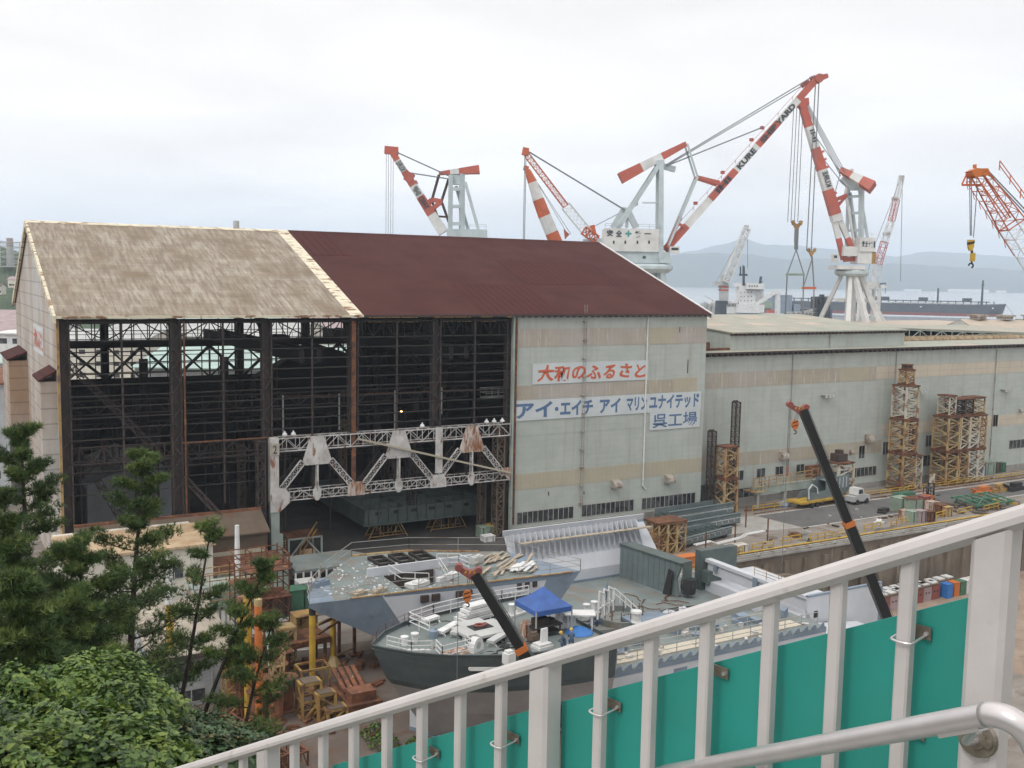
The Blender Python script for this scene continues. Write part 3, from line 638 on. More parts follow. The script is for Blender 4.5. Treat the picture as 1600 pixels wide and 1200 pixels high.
# white portal girder over the door
pg = MB(); xa, xb = 40.3, 77.0; zt, zb = 17.7, 10.3
for yy in (HY0-.3, HY0+1.5):
    pg.truss((xa, yy, zt), (xb, yy, zt), 1.75, 20, .15, .085); pg.truss((xa, yy, zb+.0), (xb, yy, zb), 1.2, 26, .12, .07)
for i in range(23): pg.bar((xa+(xb-xa)*i/22, HY0-.3, zt), (xa+(xb-xa)*i/22, HY0+1.5, zt), .1); pg.bar((xa+(xb-xa)*i/22, HY0-.3, zb-1.25), (xa+(xb-xa)*i/22, HY0+1.5, zb-1.25), .1)
G = pg.build('portal_girder', m_whiterust, hall)
def plate(pts, m=m_whiterust, yy=HY0-.46):
    b = MB(); b.prism([(x, yy, z) for x, z in pts], (0, .08, 0)); b.build('gusset_plate', m, G)
for i, (xm, m) in enumerate(((46.4, m_whiterust), (58.6, m_whiterust), (70.4, m_whiterust2))):
    k = .78
    plate([(xm-1.2*k, zt+.1), (xm+1.2*k, zt+.1), (xm+2.6*k, zt-3.2), (xm+2.1*k, zt-3.9), (xm-2.1*k, zt-3.9), (xm-2.6*k, zt-3.2)], m)
    for sg, xe in ((-1, xm-5.6), (1, xm+5.6)):
        for yy in (HY0-.3, HY0+1.5):
            b = MB(); b.lattice((xm+sg*2.0, yy, zt-3.4), (xe, yy, zb-.3), .12, 7, .11, .06, h=.8); b.build('diagonal', m_whiterust if yy < HY0 else m_dark2, G)
    for yy in (HY0-.3, HY0+1.5):
        b = MB(); b.lattice((xm, yy, zt-3.8), (xm, yy, zb), .75, 6, .10, .055, h=.12); b.build('hanger', m_whiterust if yy < HY0 else m_dark2, G)
    plate([(xm-.6, zb), (xm-.2, zb+.5), (xm+.2, zb+.5), (xm+.6, zb), (xm+.6, zb-.9), (xm+.2, zb-1.5), (xm-.2, zb-1.5), (xm-.6, zb-.9)], m_whiterust)
for xm, m in ((52.1, m_whiterust2), (64.9, m_whiterust)):
    plate([(xm-1.3, zb-.3), (xm-.9, zb+.6), (xm+.9, zb+.6), (xm+1.3, zb-.3), (xm+1.3, zb-1.35), (xm-1.3, zb-1.35)], m)
plate([(76.0, zb-.4), (76.0, zb+.7), (77.1, zb+.7), (77.1, zb-1.5)], m_whiterust2)
b = MB(); b.box(64.35, 65.5, HY0-.55, HY0-.47, zb+.8, zt+.2); b.build('girder_post', m_whiterust, G)
lgm = MB(); lgm.box(39.75, 40.9, HY0-.9, HY0+.3, 9.2, zt+.2); lgm.prism([(39.7, HY0-.95, 11.0), (41.7, HY0-.95, 11.0), (42.4, HY0-.95, 10.2), (42.4, HY0-.95, 9.0), (41.0, HY0-.95, 7.8), (39.7, HY0-.95, 7.8)], (0, .09, 0))
lgm.build('portal_leg_head', m_whiterust, hall)
lgm = MB(); lgm.box(39.8, 40.95, HY0-.85, HY0+.2, 0, 9.2); lgm.box(41.0, 41.5, HY0-.6, HY0+.1, 0, 4.6); lgm.build('portal_leg', m_palegreen, hall)
lgm = MB(); lgm.lattice((38.6, HY0-.2, 0), (38.6, HY0-.2, 17.5), 1.0, 16, .13, .09); lgm.build('lattice_mast', m_dark2, hall)
b = MB(); b.lattice((75.7, HY0+.9, 0), (75.7, HY0+.9, 17), 1.5, 12, .2, .13, h=1.2); b.lattice((74.0, HY0+3, 0), (74.0, HY0+3, 14), .8, 10, .16, .1, h=1.0); b.build('portal_leg', m_brown, hall)
b = MB(); b.bar((52.4, HY0-.7, 17.0), (77.0, HY0-.7, 10.2), .26); b.build('slack_pipe', m_bandy, hall)
b = MB(); b.box(39.7, 40.95, HY0-1.0, HY0-.91, 15.6, 17.2); nb = b.build('number_board', m_band, hall)
t = MB(); text_into(t, '2', V(40.05, HY0-1.01, 15.8), (1, 0, 0), (0, 0, 1), .55, 1.15, .012); t.build('lettering', m_blk, nb)
# flood lamps on the girder, lamps inside
for i, x in enumerate((41.9, 43.1, 72.9, 74.2, 75.6, 62.3)):
    b = MB(); b.tube((x, HY0-.3, 17.8), (x, HY0-.3, 18.15), .04); b.lathe((x, HY0-.3, 18.15), [(.38, 0), (.30, .2), (.12, .38), (.1, .55)], 10)
    b.build('flood_lamp', m_white, label=('flood lamp on the white girder at its left end, nearest the number board', 'second flood lamp from the left on the white girder', 'left one of three flood lamps at the right end of the girder', 'middle one of three flood lamps at the right end of the girder', 'right one of three flood lamps at the right end of the girder', 'single flood lamp on the girder beside its broad post')[i], cat='lamp', group='flood lamps along the white portal girder')
for nm, (px, py, yy), m, lb in (('hanging_lamp', (587, 645, 165), m_lampb, 'lit bluish white lamp high inside the dark hall'), ('hanging_lamp', (627, 643, 165), m_lampo, 'lit orange lamp inside the dark hall'), ('hanging_lamp', (753, 697, 150), m_lampb, 'small lit lamp inside the hall by the right portal leg')):
    q = onY(px, py, yy); o = thing(nm, lb, 'lamp', q)
    b = MB(); b.lathe(q, [(.05, -.16), (.16, -.08), (.18, 0), (.12, .12)], 8); b.build('bulb', m, o)
    b = MB(); b.lathe(q, [(.34, .1), (.2, .32), (.05, .5)], 10); b.tube(q+Z*.5, q+Z*2.4, .03); b.build('lamp_shade', m_dark, o)
b = MB()          # odd lattice members deep in the left bays
for yy, z in ((158, 12.2), (176, 9.4), (146, 22.4)): b.truss((HX0+1, yy, z), (76, yy, z), 1.9, 26, .18, .12)
b.build('cross_girder', m_dark2, hall)
rr = random.Random(9)
for i in range(16):
    x, yy = rr.uniform(17, 72), rr.uniform(142, 184); b = MB(); z0 = rr.uniform(0, 7); z1 = z0+rr.uniform(6, 13); b.lattice((x, yy, z0), (x+rr.choice((0, 0, 0, 6, -5)), yy, z1), .9, 10, .16, .1); b.build('lattice_strut', (m_dark2, m_brown)[i % 3 == 0], hall)
# signs
def sign(name, lb, x0, x1, z0, z1, items, cat='sign'):
    o = thing(name, lb, cat, (x0, HY0-.2, z0))
    b = MB(); b.box(x0, x1, HY0-.23, HY0-.16, z0, z1); b.build('board', m_signw, o)
    for body, xa, xb, za, zb_, m, bold, sh, fn in items:
        t = MB(); text_into(t, body, V(xa, HY0-.232, za), (1, 0, 0), (0, 0, 1), xb-xa, zb_-za, .015, bold, sh, fn); t.build('lettering', m, o)
wave = lambda a, b: (a+.006*math.sin(b*5+a*40), b+.05*math.sin(a*19)-.03)
sign('wall_sign', 'white sign on the hall with red brushed Japanese lettering', 80.85, 103.0, 23.55, 26.75, [('大和のふるさと', 81.6, 102.5, 23.95, 26.45, m_signr, .032, .12, wave)])
sign('wall_sign', 'long white sign with blue katakana lettering under the red one', 77.75, 114.4, 18.02, 21.15, [('アイ', 78.0, 84.6, 18.35, 20.85, m_signb, .04, 0, None), ('・', 85.0, 85.7, 19.2, 19.9, m_signb, .04, 0, None), ('エイチ', 86.0, 92.2, 18.35, 20.8, m_signb, .04, 0, None), ('アイ', 93.5, 97.6, 18.4, 20.8, m_signb, .04, 0, None), ('マリン', 98.8, 103.0, 18.45, 20.75, m_signb, .04, 0, None), ('ユナイテッド', 103.4, 114.0, 18.45, 20.9, m_signb, .04, 0, None)])
sign('wall_sign', 'small white sign with three blue kanji, lowest on the hall wall', 103.65, 114.3, 15.05, 18.0, [('呉工場', 104.2, 113.7, 15.35, 17.75, m_signb, .018, 0, None)])
o = thing('gable_sign', 'weathered white sign with red lettering on the left gable', 'sign', (HX0-.3, 150, 29))
b = MB(); b.box(HX0-.24, HX0-.17, 150, 163.5, 28.2, 32.0); b.build('board', m_signw, o)
t = MB(); text_into(t, '大和のふるさと', V(HX0-.242, 163.0, 28.6), (0, -1, 0), (0, 0, 1), 12.5, 3.0, .015, .03); t.build('lettering', m_signr, o)
# ---- inside the hall
def zt_(x): return 0
bk = thing('stiffened_ship_block', 'large grid-like grey green hull block resting on yellow trestles inside the hall', 'ship block', (52, 130, 2.6))
c0, c1 = at(668, 812, 2.2), at(755, 799, 2.2)
bx0, bx1, by0, by1 = 56.2, 77.0, 140.8, 166
c0 = V(bx0, by0, 2.5)
b = MB(); b.box(bx0, bx1, by0, by1, 2.3, 2.5); b.build('bottom_plate', m_teald, bk)  # block in the darker teal: the dimness inside the hall is put into its colour
b = MB()
for i in range(8):
    y = by0+.4+(by1-by0-.8)*i/7; b.box(bx0+.2, bx1-.2, y-.06, y+.06, 2.5, 4.7); b.box(bx0+.2, bx1-.2, y-.12, y+.12, 4.7, 4.76)
for i in range(4): x = bx0+.3+(bx1-bx0-.6)*i/3; b.box(x-.05, x+.05, by0+.5, by1-.5, 2.5, 4.68)
b.build('girder_grid', m_teald, bk)
b = MB()
for j in range(13):
    x = bx0+.9+(bx1-bx0-1.8)*j/12
    b.box(x-.07, x+.07, by0-.02, by1-.6, 2.51, 3.5)
    for y in (by0+.27, by0+3.8, by0+7.3): b.box(x-.08, x+.08, y-.2, y+.05, 3.5, 4.69)
b.build('floor_frames', m_teald, bk)
b = MB()
for i in range(6):
    x = bx0+2.4+(bx1-bx0-3)*i/6; b.box(x-.5, x+.5, by0+.325, by0+.338, 3.8, 4.3)
b.build('lightening_hole', m_blackm, bk)
for i, (px, py, lb) in enumerate(((603, 838, 'yellow trestle under the left corner of the grid block'), (697, 826, 'yellow trestle under the right side of the grid block'))):
    q = at(px, py); a = .12; b = MB()
    for yy in (-.7, .7):
        b.bar((q.x-3.2, q.y+yy*1.3, 0), (q.x-2.0, q.y+yy, 2.25), .16); b.bar((q.x+3.2, q.y+yy*1.3, 0), (q.x+2.0, q.y+yy, 2.25), .16); b.bar((q.x-2.2, q.y+yy, 2.2), (q.x+2.2, q.y+yy, 2.2), .18)
        b.bar((q.x-3, q.y+yy*1.25, .35), (q.x+3, q.y+yy*1.25, .35), .12)
        for k in (-1.2, 0, 1.2): b.bar((q.x+k, q.y+yy, 2.2), (q.x+k*1.1, q.y+yy*1.25, .3), .1)
        b.bar((q.x-2, q.y+yy, 2.2), (q.x-.6, q.y+yy*1.25, .35), .1); b.bar((q.x+2, q.y+yy, 2.2), (q.x+.6, q.y+yy*1.25, .35), .1)
    for k in (-2, 2): b.bar((q.x+k, q.y-.7, 2.2), (q.x+k, q.y+.7, 2.2), .16)
    b.build('trestle', m_yellowd, label=lb, cat='trestle', group='yellow trestles under the grid block')
b = MB(); cx = 48
b.box(HX0+6, HX0+20, 160, 180, 0, 8); b.prism([(HX0+5.5, 159.7, 8), (HX0+20.5, 159.7, 8), (HX0+13, 159.7, 11)], (0, 20.6, 0)); b.build('inner_shed', m_hutwall, label='grey gabled shed standing inside the left bays of the hall', cat='shed')
# dark peaked annex roof seen through the open bays
ir = thing('inner_workshop', 'dark peaked workshop roof seen through the open bays', 'workshop', (40, 175, 0))
pa, pb_, pc = onY(395, 590, 188), onY(490, 536, 188), onY(560, 560, 188)
b = MB(); b.prism([(pa.x, 186, pa.z), (pb_.x, 186, pb_.z), (pc.x+1, 186, pc.z), (pc.x+1, 186, 15), (pa.x, 186, 15)], (0, 4, 0)); b.build('gable', m_inner, ir)
b = MB(); b.box(pa.x-1, pc.x+1, 186.2, 189.8, 0, 15); b.build('wall', m_inner, ir)
for i, (x, lb) in enumerate(((46.5, 'dark overhead crane spanning the hall behind the old roof'), (69.5, 'dark overhead crane spanning the hall under the red roof'))):
    o = thing('overhead_crane', lb, 'overhead crane', (x, HY0+3, 27.5), 'overhead cranes in the hall')
    b = MB(); b.box(x-1.6, x-.9, HY0+2.5, HY1-3, 27.6, 29.4); b.box(x+.9, x+1.6, HY0+2.5, HY1-3, 27.6, 29.4); b.build('girder', m_dark, o)
    b = MB(); b.box(x-1.4, x+1.4, 150, 154, 29.45, 30.6); b.tube((x, 152, 29), (x, 152, 19), .06); b.box(x-.5, x+.5, 151.6, 152.4, 17.8, 19); b.build('hoist', m_dark2, o)
# internal lower crane girders and gantry pieces (read as dark clutter behind the frame)
b = MB()
for yy, z in ((150, 15.2), (170, 15.8)):
    b.truss((HX0+1, yy, z), (75, yy, z), 2.4, 22, .22, .14)
    for k in range(9): b.bar((HX0+4+k*7.2, yy, z), (HX0+4+k*7.2, yy, 0), .3)
b.build('inner_walkway', m_dark2, label='dark brown lattice walkway running along inside the hall', cat='walkway')
for i, (px, py, h) in enumerate(((442, 618, 5.2), (530, 615, 5.2), (617, 610, 6), (690, 605, 4))):
    q = onY(px, py, 141); b = MB(); b.tube(q, q-Z*h, .12, n=6); b.tube(q-Z*h, q-Z*(h+.1), .16, n=6); b.build('hanging_pipe', m_frame, label='pale vertical pipe hanging inside the hall, ' + ('leftmost of four', 'second from the left', 'third from the left, longest', 'rightmost of four')[i], cat='pipe', group='pale pipes hanging in the hall')
q0, q1 = onY(440, 620, 142), onY(780, 607, 142); b = MB(); b.bar(q0, q1, .1); b.build('catwalk_rail', m_rust, label='thin rusty rail running across the dark opening', cat='rail')
# platform right end inside
q = onY(778, 590, 137); b = MB(); b.rail([q+V(-2, 0, -3), q+V(2.2, 0, -3), q+V(2.2, 2, -3), q+V(-2, 2, -3)], 1.3, .09, 1.4, closed=True); b.box(q.x-2, q.x+2.2, 137, 139, q.z-3.2, q.z-3); b.build('service_platform', m_frame, label='small grey railed platform beside the clad wall inside the hall', cat='platform')
# ---------------------------------------------------------------- long shed on the right
AY, AX0, AX1, AZ = 136.0, 115.5, 262.0, 27.2
ann = thing('long_shed', 'long pale green clad shed right of the great hall with raised roof section', 'shed', (AX0, AY, 0))
b = MB(); b.box(AX0, AX1, AY, AY+.3, 0, AZ-.1); b.box(AX1-.3, AX1, AY+.3, 192, 0, AZ-.1); b.box(AX0, AX1-.3, 191.7, 192, 0, AZ-.1); b.build('wall', m_clad, ann)
b = MB(); b.box(AX0, AX1, AY-.2, AY-.004, 0, 1.2); b.build('wall_plinth', m_kerb, ann)
def aband(x0, x1, z0, z1, m, pr=.03):
    b = MB(); b.box(x0, x1, AY-pr, AY-.001, z0, z1); b.build('sheet_band', m, ann)
aband(AX0, 160, 21.2, 23.9, m_band); aband(150, 158, 21.25, 23.85, m_bandy, .045); aband(160, AX1, 21.4, 23.9, m_bandw)
aband(AX0, 162.5, 6.9, 9.4, m_band); aband(162.5, AX1, 9.9, 12.3, m_bandw); aband(148, 152.5, 6.95, 9.35, m_bandy, .045)
b = MB(); b.prism([(AX0, AY-.7, AZ), (AX0, 140, AZ+.25), (AX0, 140, AZ+.5), (AX0, AY-.7, AZ+.25)], (AX1-AX0, 0, 0)); b.prism([(172, 140, AZ+.25), (172, 192, AZ+.9), (172, 192, AZ+1.15), (172, 140, AZ+.5)], (AX1-172, 0, 0)); b.build('roof', m_annroof, ann)
b = MB()
for x in np.arange(AX0+.2, AX1, 1.3): b.box(x, x+.42, AY-.95, AY-.05, AZ-.42, AZ-.02)
b.build('eave_bracket', m_dark2, ann, kind='stuff')
b = MB(); b.box(AX0, AX1, AY-.98, AY-.72, AZ+.02, AZ+.3); b.build('gutter', m_dark2, ann)
# raised roof section
UX0, UX1, UY0, UY1, UZ0, UZ1, URZ = 124.5, 170.2, 138.2, 196.0, AZ+.3, 30.6, 32.5
rs = MB(); rs.box(UX0, UX1, UY0, UY0+.3, UZ0, UZ1)
for x in (UX0, UX1-.3): rs.prism([(x, UY0+.3, UZ0), (x, UY1, UZ0), (x, UY1, UZ1), (x, 167.2, URZ-.15), (x, UY0+.3, UZ1)], (.3, 0, 0))
rs.build('raised_wall', m_clad, ann)
rf = MB(); rf.prism([(UX0-.3, UY0-.6, UZ1), (UX0-.3, 167.2, URZ), (UX0-.3, UY1+.6, UZ1), (UX0-.3, UY1+.6, UZ1+.22), (UX0-.3, 167.2, URZ+.22), (UX0-.3, UY0-.6, UZ1+.22)], (UX1-UX0+.7, 0, 0)); rf.build('raised_roof', m_annroof, ann)
b = MB()
for i, (xa, ya) in enumerate(((127, 147), (139, 147), (152, 147), (133, 158), (147, 158), (160, 157))):
    z0 = UZ1+.24+(URZ-UZ1)*(ya-UY0)/(167.2-UY0); z1 = UZ1+.24+(URZ-UZ1)*(ya+4.5-UY0)/(167.2-UY0)
    b.hexa([(xa, ya, z0-.02), (xa+6, ya, z0-.02), (xa+6, ya+4.5, z1-.02), (xa, ya+4.5, z1-.02), (xa, ya, z0+.03), (xa+6, ya, z0+.03), (xa+6, ya+4.5, z1+.03), (xa, ya+4.5, z1+.03)])
b.build('skylight_patch', m_annroof2, ann)
b = MB()
for x in np.arange(UX0-.2, UX1, 1.05): b.box(x, x+.4, UY0-.8, UY0-.05, UZ1-.42, UZ1-.02)
b.build('raised_eave_bracket', m_dark2, ann, kind='stuff')
b = MB(); b.box(AX0+.3, UX0-.1, 138.2, 139, AZ+.4, AZ+.8); b.box(118.5, 119.6, 138.0, 138.9, AZ+.8, AZ+1.9); b.build('roof_pipe', m_rust, ann)
for x, z0, z1, k in ((137.6, 4.5, 26.7, False), (165.4, 12, 26.7, False), (196.5, 3, 26.7, False)): downpipe(x, z0, z1, AY, ann, m_pipe, .09, False)
downpipe(149.2, UZ0, UZ1-.3, UY0, ann, m_pipe, .09, False)
# windows
def awin(x, z, w_=2.0, h=1.9, n=2): return win_strip(x, x+w_, z, z+h, n, ann, AY)
for x in (124.8, 130.0, 134.5, 139.8): awin(x, 4.3)
awin(156.3, 6.0, 1.6, 2.6); awin(163.0, 6.3, 1.6, 2.6); awin(175.6, 7.0, 1.8, 2.4); awin(191.9, 9.8, 1.6, 2.6); awin(196.9, 9.9, 1.6, 2.6)
win_strip(125.6, 131.0, 0.9, 2.9, 4, ann, AY); win_strip(151.5, 161.5, 2.4, 4.3, 9, ann, AY); win_strip(172.5, 180.4, 3.0, 5.3, 6, ann, AY); win_strip(203, 219, 4.6, 6.6, 12, ann, AY); win_strip(136, 147, 1.0, 2.4, 8, ann, AY)
hood(136.0, 7.6, ann, AY); hood(158.6, 9.2, ann, AY, 1.15); hood(145.6, 5.9, ann, AY, .6); hood(154.0, 7.3, ann, AY, .55); hood(206, 12.6, ann, AY, .55); hood(216, 13, ann, AY, .5); hood(178.3, 9.0, ann, AY, .3)
for i, x in enumerate((145.2, 171.0, 198.8)):
    z = (18.9, 18.6, 17.8)[i]; b = MB()
    b.box(x, x+2.6, AY-1.0, AY-.02, z, z+.1); b.rail([(x, AY-1, z+.1), (x+2.6, AY-1, z+.1)], .5, .05, 1.3)
    for k in range(3): b.lathe((x+.4+k*.9, AY-1.1, z-.35), [(.28, 0), (.2, .25), (.08, .4)], 8)
    b.build('wall_lamp_bracket', m_frame, label=('bracket of flood lamps on the long shed behind the black crane boom', 'bracket of flood lamps on the shed beside the tallest lattice tower', 'bracket of flood lamps near the right end of the shed wall')[i], cat='lamps', group='lamp brackets on the long shed')
# lower roofs right of the raised section, with open lattice girders
lr = thing('low_roof_hall', 'low beige roofed hall with open lattice girders behind the long shed', 'hall', (175, 192, 0))
b = MB(); b.prism([(172, 192.5, 26.4), (172, 240, 26.9), (172, 240, 27.2), (172, 192.5, 26.7)], (140, 0, 0)); b.build('roof', m_annroof2, lr)
b = MB(); b.box(172, 312, 193, 193.3, 0, 24.0); b.build('wall', m_annroof, lr)
b = MB()
for x in np.arange(172, 306, 6.5): b.truss((x, 192.8, 26.3), (x+6.5, 192.8, 26.3), 2.2, 4, .18, .13)
b.build('girder', m_yellowd, lr)
q0, q1, q2 = onY(1424, 512, 150), onY(1600, 533, 150), onY(1424, 545, 150)
sr = thing('side_roof', 'sloping pale roof beside the raised section of the long shed', 'roof', (172, 150, 28))
b = MB(); b.prism([(171, 150, 30.6), (171, 150, 30.85), (240, 150, 28.4), (240, 150, 28.15)], (0, 40, 0)); b.build('roof', m_annroof, sr)
b = MB()
for k in range(16):
    x0, x1 = 172+k*3.5, 172+(k+1)*3.5; zt0 = 30.9-(x0-171)*.035; zt1 = 30.9-(x1-171)*.035
    b.bar((x0, 147, zt0-.4), (x1, 147, zt1-.4), .16); b.bar((x0, 147, 28.0), (x0, 147, zt0-.4), .12)
    b.bar((x0, 147, 28.0) if k % 2 else (x0, 147, zt0-.4), (x1, 147, zt1-.4) if k % 2 else (x1, 147, 28.0), .12)
b.build('lattice', m_palegreen, sr)
b = MB(); b.box(172, 228, 147.3, 148, 28.0, 28.7)
for k in range(22): b.box(173+k*2.5, 174.6+k*2.5, 146.2, 147, 27.9, 28.5)
b.build('stored_timber', m_tan, sr)
def far_shed(lb, px0, px1, pyr, D, zr, m, wallm, w_=40):
    a, c = dep(px0, pyr, D), dep(px1, pyr, D); z = a.z; o = thing('far_shed', lb, 'shed', (a.x, a.y, 0))
    dv = (c-a); dv.z = 0; nv = Vector((-dv.y, dv.x, 0)).normalized()*w_/2
    b = MB(); base = [a-nv-Z*zr, a+nv-Z*zr, a+nv*1.0-Z*zr, a]; 
    b.prism([a-nv-Z*zr, a, a+nv-Z*zr, a+nv-Z*(zr-.3), a+Z*.3, a-nv-Z*(zr-.3)], dv); b.build('roof', m, o)
    b = MB(); b.prism([V((a-nv).x, (a-nv).y, 0), V((a+nv).x, (a+nv).y, 0), a+nv-Z*zr, a-Z*.1, a-nv-Z*zr], dv); b.build('wall', wallm, o)
    for k in range(3):
        p = a.lerp(c, .2+.3*k); b = MB(); b.box(p.x-1.6, p.x+1.6, p.y-1.6, p.y+1.6, p.z+.2, p.z+1.0); b.box(p.x-2.1, p.x+2.1, p.y-2.1, p.y+2.1, p.z+1.0, p.z+1.5); b.build('roof_vent', m_vent, o)
    return o
far_shed('distant shed with pale pinkish roof near the tanker', 1500, 1640, 500, 300, 5, m_annroof2, m_lgrey, 44)
far_shed('distant shed with turquoise roof at the right edge near the tanker', 1560, 1760, 505, 360, 5, m_turq, m_lgrey, 44)
# ---------------------------------------------------------------- lattice towers along the shed
def module(name, c, wx, wy, h, n, m, lb, t=.34, grp=None, plat=True):
    o = thing(name, lb, 'lattice tower', c, grp)
    b = MB(); x, y, z = c
    for sx in (-1, 1):
        for sy in (-1, 1): b.box(x+sx*wx/2-t/2, x+sx*wx/2+t/2, y+sy*wy/2-t/2, y+sy*wy/2+t/2, z+.25, z+h-.25)
    for k in range(n):
        z0, z1 = z+.25+(h-.5)*k/n, z+.25+(h-.5)*(k+1)/n; mid = (z0+z1)/2
        for sx, sy, ex, ey in ((-1, -1, 1, -1), (1, -1, 1, 1), (1, 1, -1, 1), (-1, 1, -1, -1)):
            p, q = (x+sx*wx/2, y+sy*wy/2), (x+ex*wx/2, y+ey*wy/2); m_ = ((p[0]+q[0])/2, (p[1]+q[1])/2)
            b.bar((*p, z0), (*q, mid), t*.6); b.bar((*p, z1), (*q, mid), t*.6); b.bar((*p, mid), (*q, mid), t*.42)
    b.build('lattice', m, o)
    b = MB()
    for zz in (z, z+h-.25): b.box(x-wx/2-.2, x+wx/2+.2, y-wy/2-.2, y+wy/2+.2, zz, zz+.25)
    b.build('end_frame', m_rust, o); return o
TG = 'stacked lattice support towers along the long shed'
q = at(1113, 800); T1 = V(q.x, 133.0, 0)
module('lattice_tower', (119.3, 132.2, 0), 2.9, 2.6, 6.1, 2, m_yelrust, 'rusty yellow lattice tower at the corner of the hall, lower module', grp=TG)
module('lattice_tower', (119.3, 132.2, 6.12), 2.7, 2.4, 5.6, 2, m_yelrust, 'pale yellow lattice module on top of the tower at the hall corner', grp=TG)
for i, (x, h, lb) in enumerate(((121.9, 19.0, 'tall thin black ladder mast right of the corner lattice tower'), (116.7, 14.2, 'shorter black ladder mast between hall corner and lattice tower'))):
    b = MB(); b.lattice((x, 133.2, 0), (x, 133.2, h), 1.0, int(h/.85), .17, .10); b.bar((x-.7, 133.2, h+.2), (x+.3, 133.2, h+.2), .25); b.build('ladder_mast', m_dark2, label=lb, cat='mast', group='black ladder masts')
X2, Y2 = 164.5, 132.5
module('lattice_tower', (X2, Y2, 0), 3.6, 3.4, 7.2, 3, m_yelrust, 'bottom module of the tallest stacked lattice tower, rusty yellow', grp=TG)
module('lattice_tower', (X2, Y2, 7.25), 3.6, 3.4, 6.6, 3, m_yelrust, 'second module of the tallest lattice tower, yellowish with rust', grp=TG)
module('lattice_tower', (X2, Y2, 13.9), 3.4, 3.2, 6.6, 3, m_whitey, 'white third module of the tallest stacked lattice tower', grp=TG)
module('lattice_tower', (X2, Y2, 20.55), 1.9, 1.9, 3.0, 2, m_yelrust, 'small yellow module near the top of the tallest lattice tower', .26, TG)
module('lattice_tower', (X2, Y2, 23.6), 1.2, 1.2, .9, 1, m_dark2, 'tiny dark cap frame at the very top of the tallest lattice tower', .2, TG)
module('lattice_tower', (X2+3.3, Y2-.1, 0), 1.7, 2.6, 6.7, 3, m_whitey, 'narrow pale module standing right of the tallest lattice tower', .26, TG)
b = MB(); b.lattice((X2+2.8, Y2, 6.8), (X2+2.8, Y2, 12.6), .9, 6, .15, .1); b.build('ladder_mast', m_dark2, label='short dark ladder beside the tallest lattice tower', cat='mast', group='black ladder masts')
X3, Y3 = 176.8, 132.2
for i in range(4):
    wds = ('leftmost', 'second from the left', 'third from the left', 'rightmost')[i]; wx = (3.4, 2.6, 2.6, 2.0)[i]; xx = X3+(0, 3.5, 6.4, 9.0)[i]
    module('lattice_tower', (xx, Y3, 0), wx, 3.6, 6.9, 3, (m_yelrust, m_yelrust, m_whitey, m_whitey)[i], 'lower module in the wide tower group, %s' % wds, .32, TG)
    module('lattice_tower', (xx, Y3, 6.95), wx, 3.5, 6.9, 3, (m_yelrust, m_whitey, m_whitey, m_yelrust)[i], 'upper module in the wide tower group, %s' % wds, .32, TG)
for i, (dx, wx, h, m, lb) in enumerate(((-.3, 1.9, 4.2, m_whitey, 'white small module standing on the left of the wide tower group'), (2.3, 2.6, 3.4, m_dark2, 'dark small module on the wide tower group beside the white one'), (5.0, 2.3, 3.4, m_dark2, 'dark small module on the wide tower group beside the yellow one'), (8.0, 3.4, 3.5, m_yelrust, 'yellow small module on the right of the wide tower group'))):
    module('lattice_tower', (X3+dx, Y3, 13.9), wx, 2.6, h, 2, m, lb, .24, TG)
X4 = 146.5
module('lattice_tower', (X4, 132.0, 0), 3.9, 3.6, 7.0, 3, m_whitey, 'white lattice tower right of the black crane boom by the gantry', .4, TG)
b = MB(); b.box(X4-1.2, X4+1.2, 131, 133, 7.05, 8.4); b.box(X4-.6, X4+.6, 131.5, 132.5, 8.4, 9.1); b.build('winch_house', m_dark2, label='dark winch box on the white lattice tower', cat='winch')
# ---------------------------------------------------------------- yard along the shed: guard rails, gantry, vehicles
def guard(name, lb, pts, h=1.0, step=2.5, m=m_yellow, t=.11, base=True):
    b = MB(); b.rail(pts, h, t, step, 2)
    return b.build(name, m, label=lb, cat='guard rail', group='yellow guard rails in the yard')
GA = [(113, 130.6), (330, 130.6)]
k = 0
for x0 in range(124, 300, 22):
    k += 1
    guard('guard_rail', 'yellow guard rail in front of the long shed, %s section from the hall' % ORD[k-1], [V(x0, 130.4-.004*(x0-124), 0), V(x0+20.6, 130.4-.004*(x0-104), 0)])
b = MB(); b.box(123, 310, 131.0, 131.4, 0, .18); b.box(123, 310, 128.9, 129.05, 0, .12); b.build('rail_track', m_rust, label='rusty crane rail along the foot of the long shed', cat='rail track')
for i, (px0, py0, px1, py1) in enumerate(((1064, 900, 1088, 894), (1128, 873, 1160, 866), (1175, 862, 1208, 856), (1222, 851, 1250, 846), (1266, 847, 1300, 841), (1308, 840, 1335, 834), (1350, 831, 1375, 826), (1392, 824, 1418, 818), (1430, 815, 1452, 810), (1462, 811, 1484, 806), (1496, 806, 1518, 801), (1537, 800, 1560, 795))):
    a, c = at(px0, py0), at(px1, py1); guard('guard_rail', 'short yellow barrier near the dock edge, %s from the left' % ORD[i], [a, c], 1.1, 1.6, m_yellow, .12)
b = MB(); a, c = at(1063, 912), at(1101, 904); b.rail([a, c], 1.3, .1, 1.2, 3); b.build('white_barrier', m_white, label='white railing beside the ship blocks at the dock end', cat='railing')
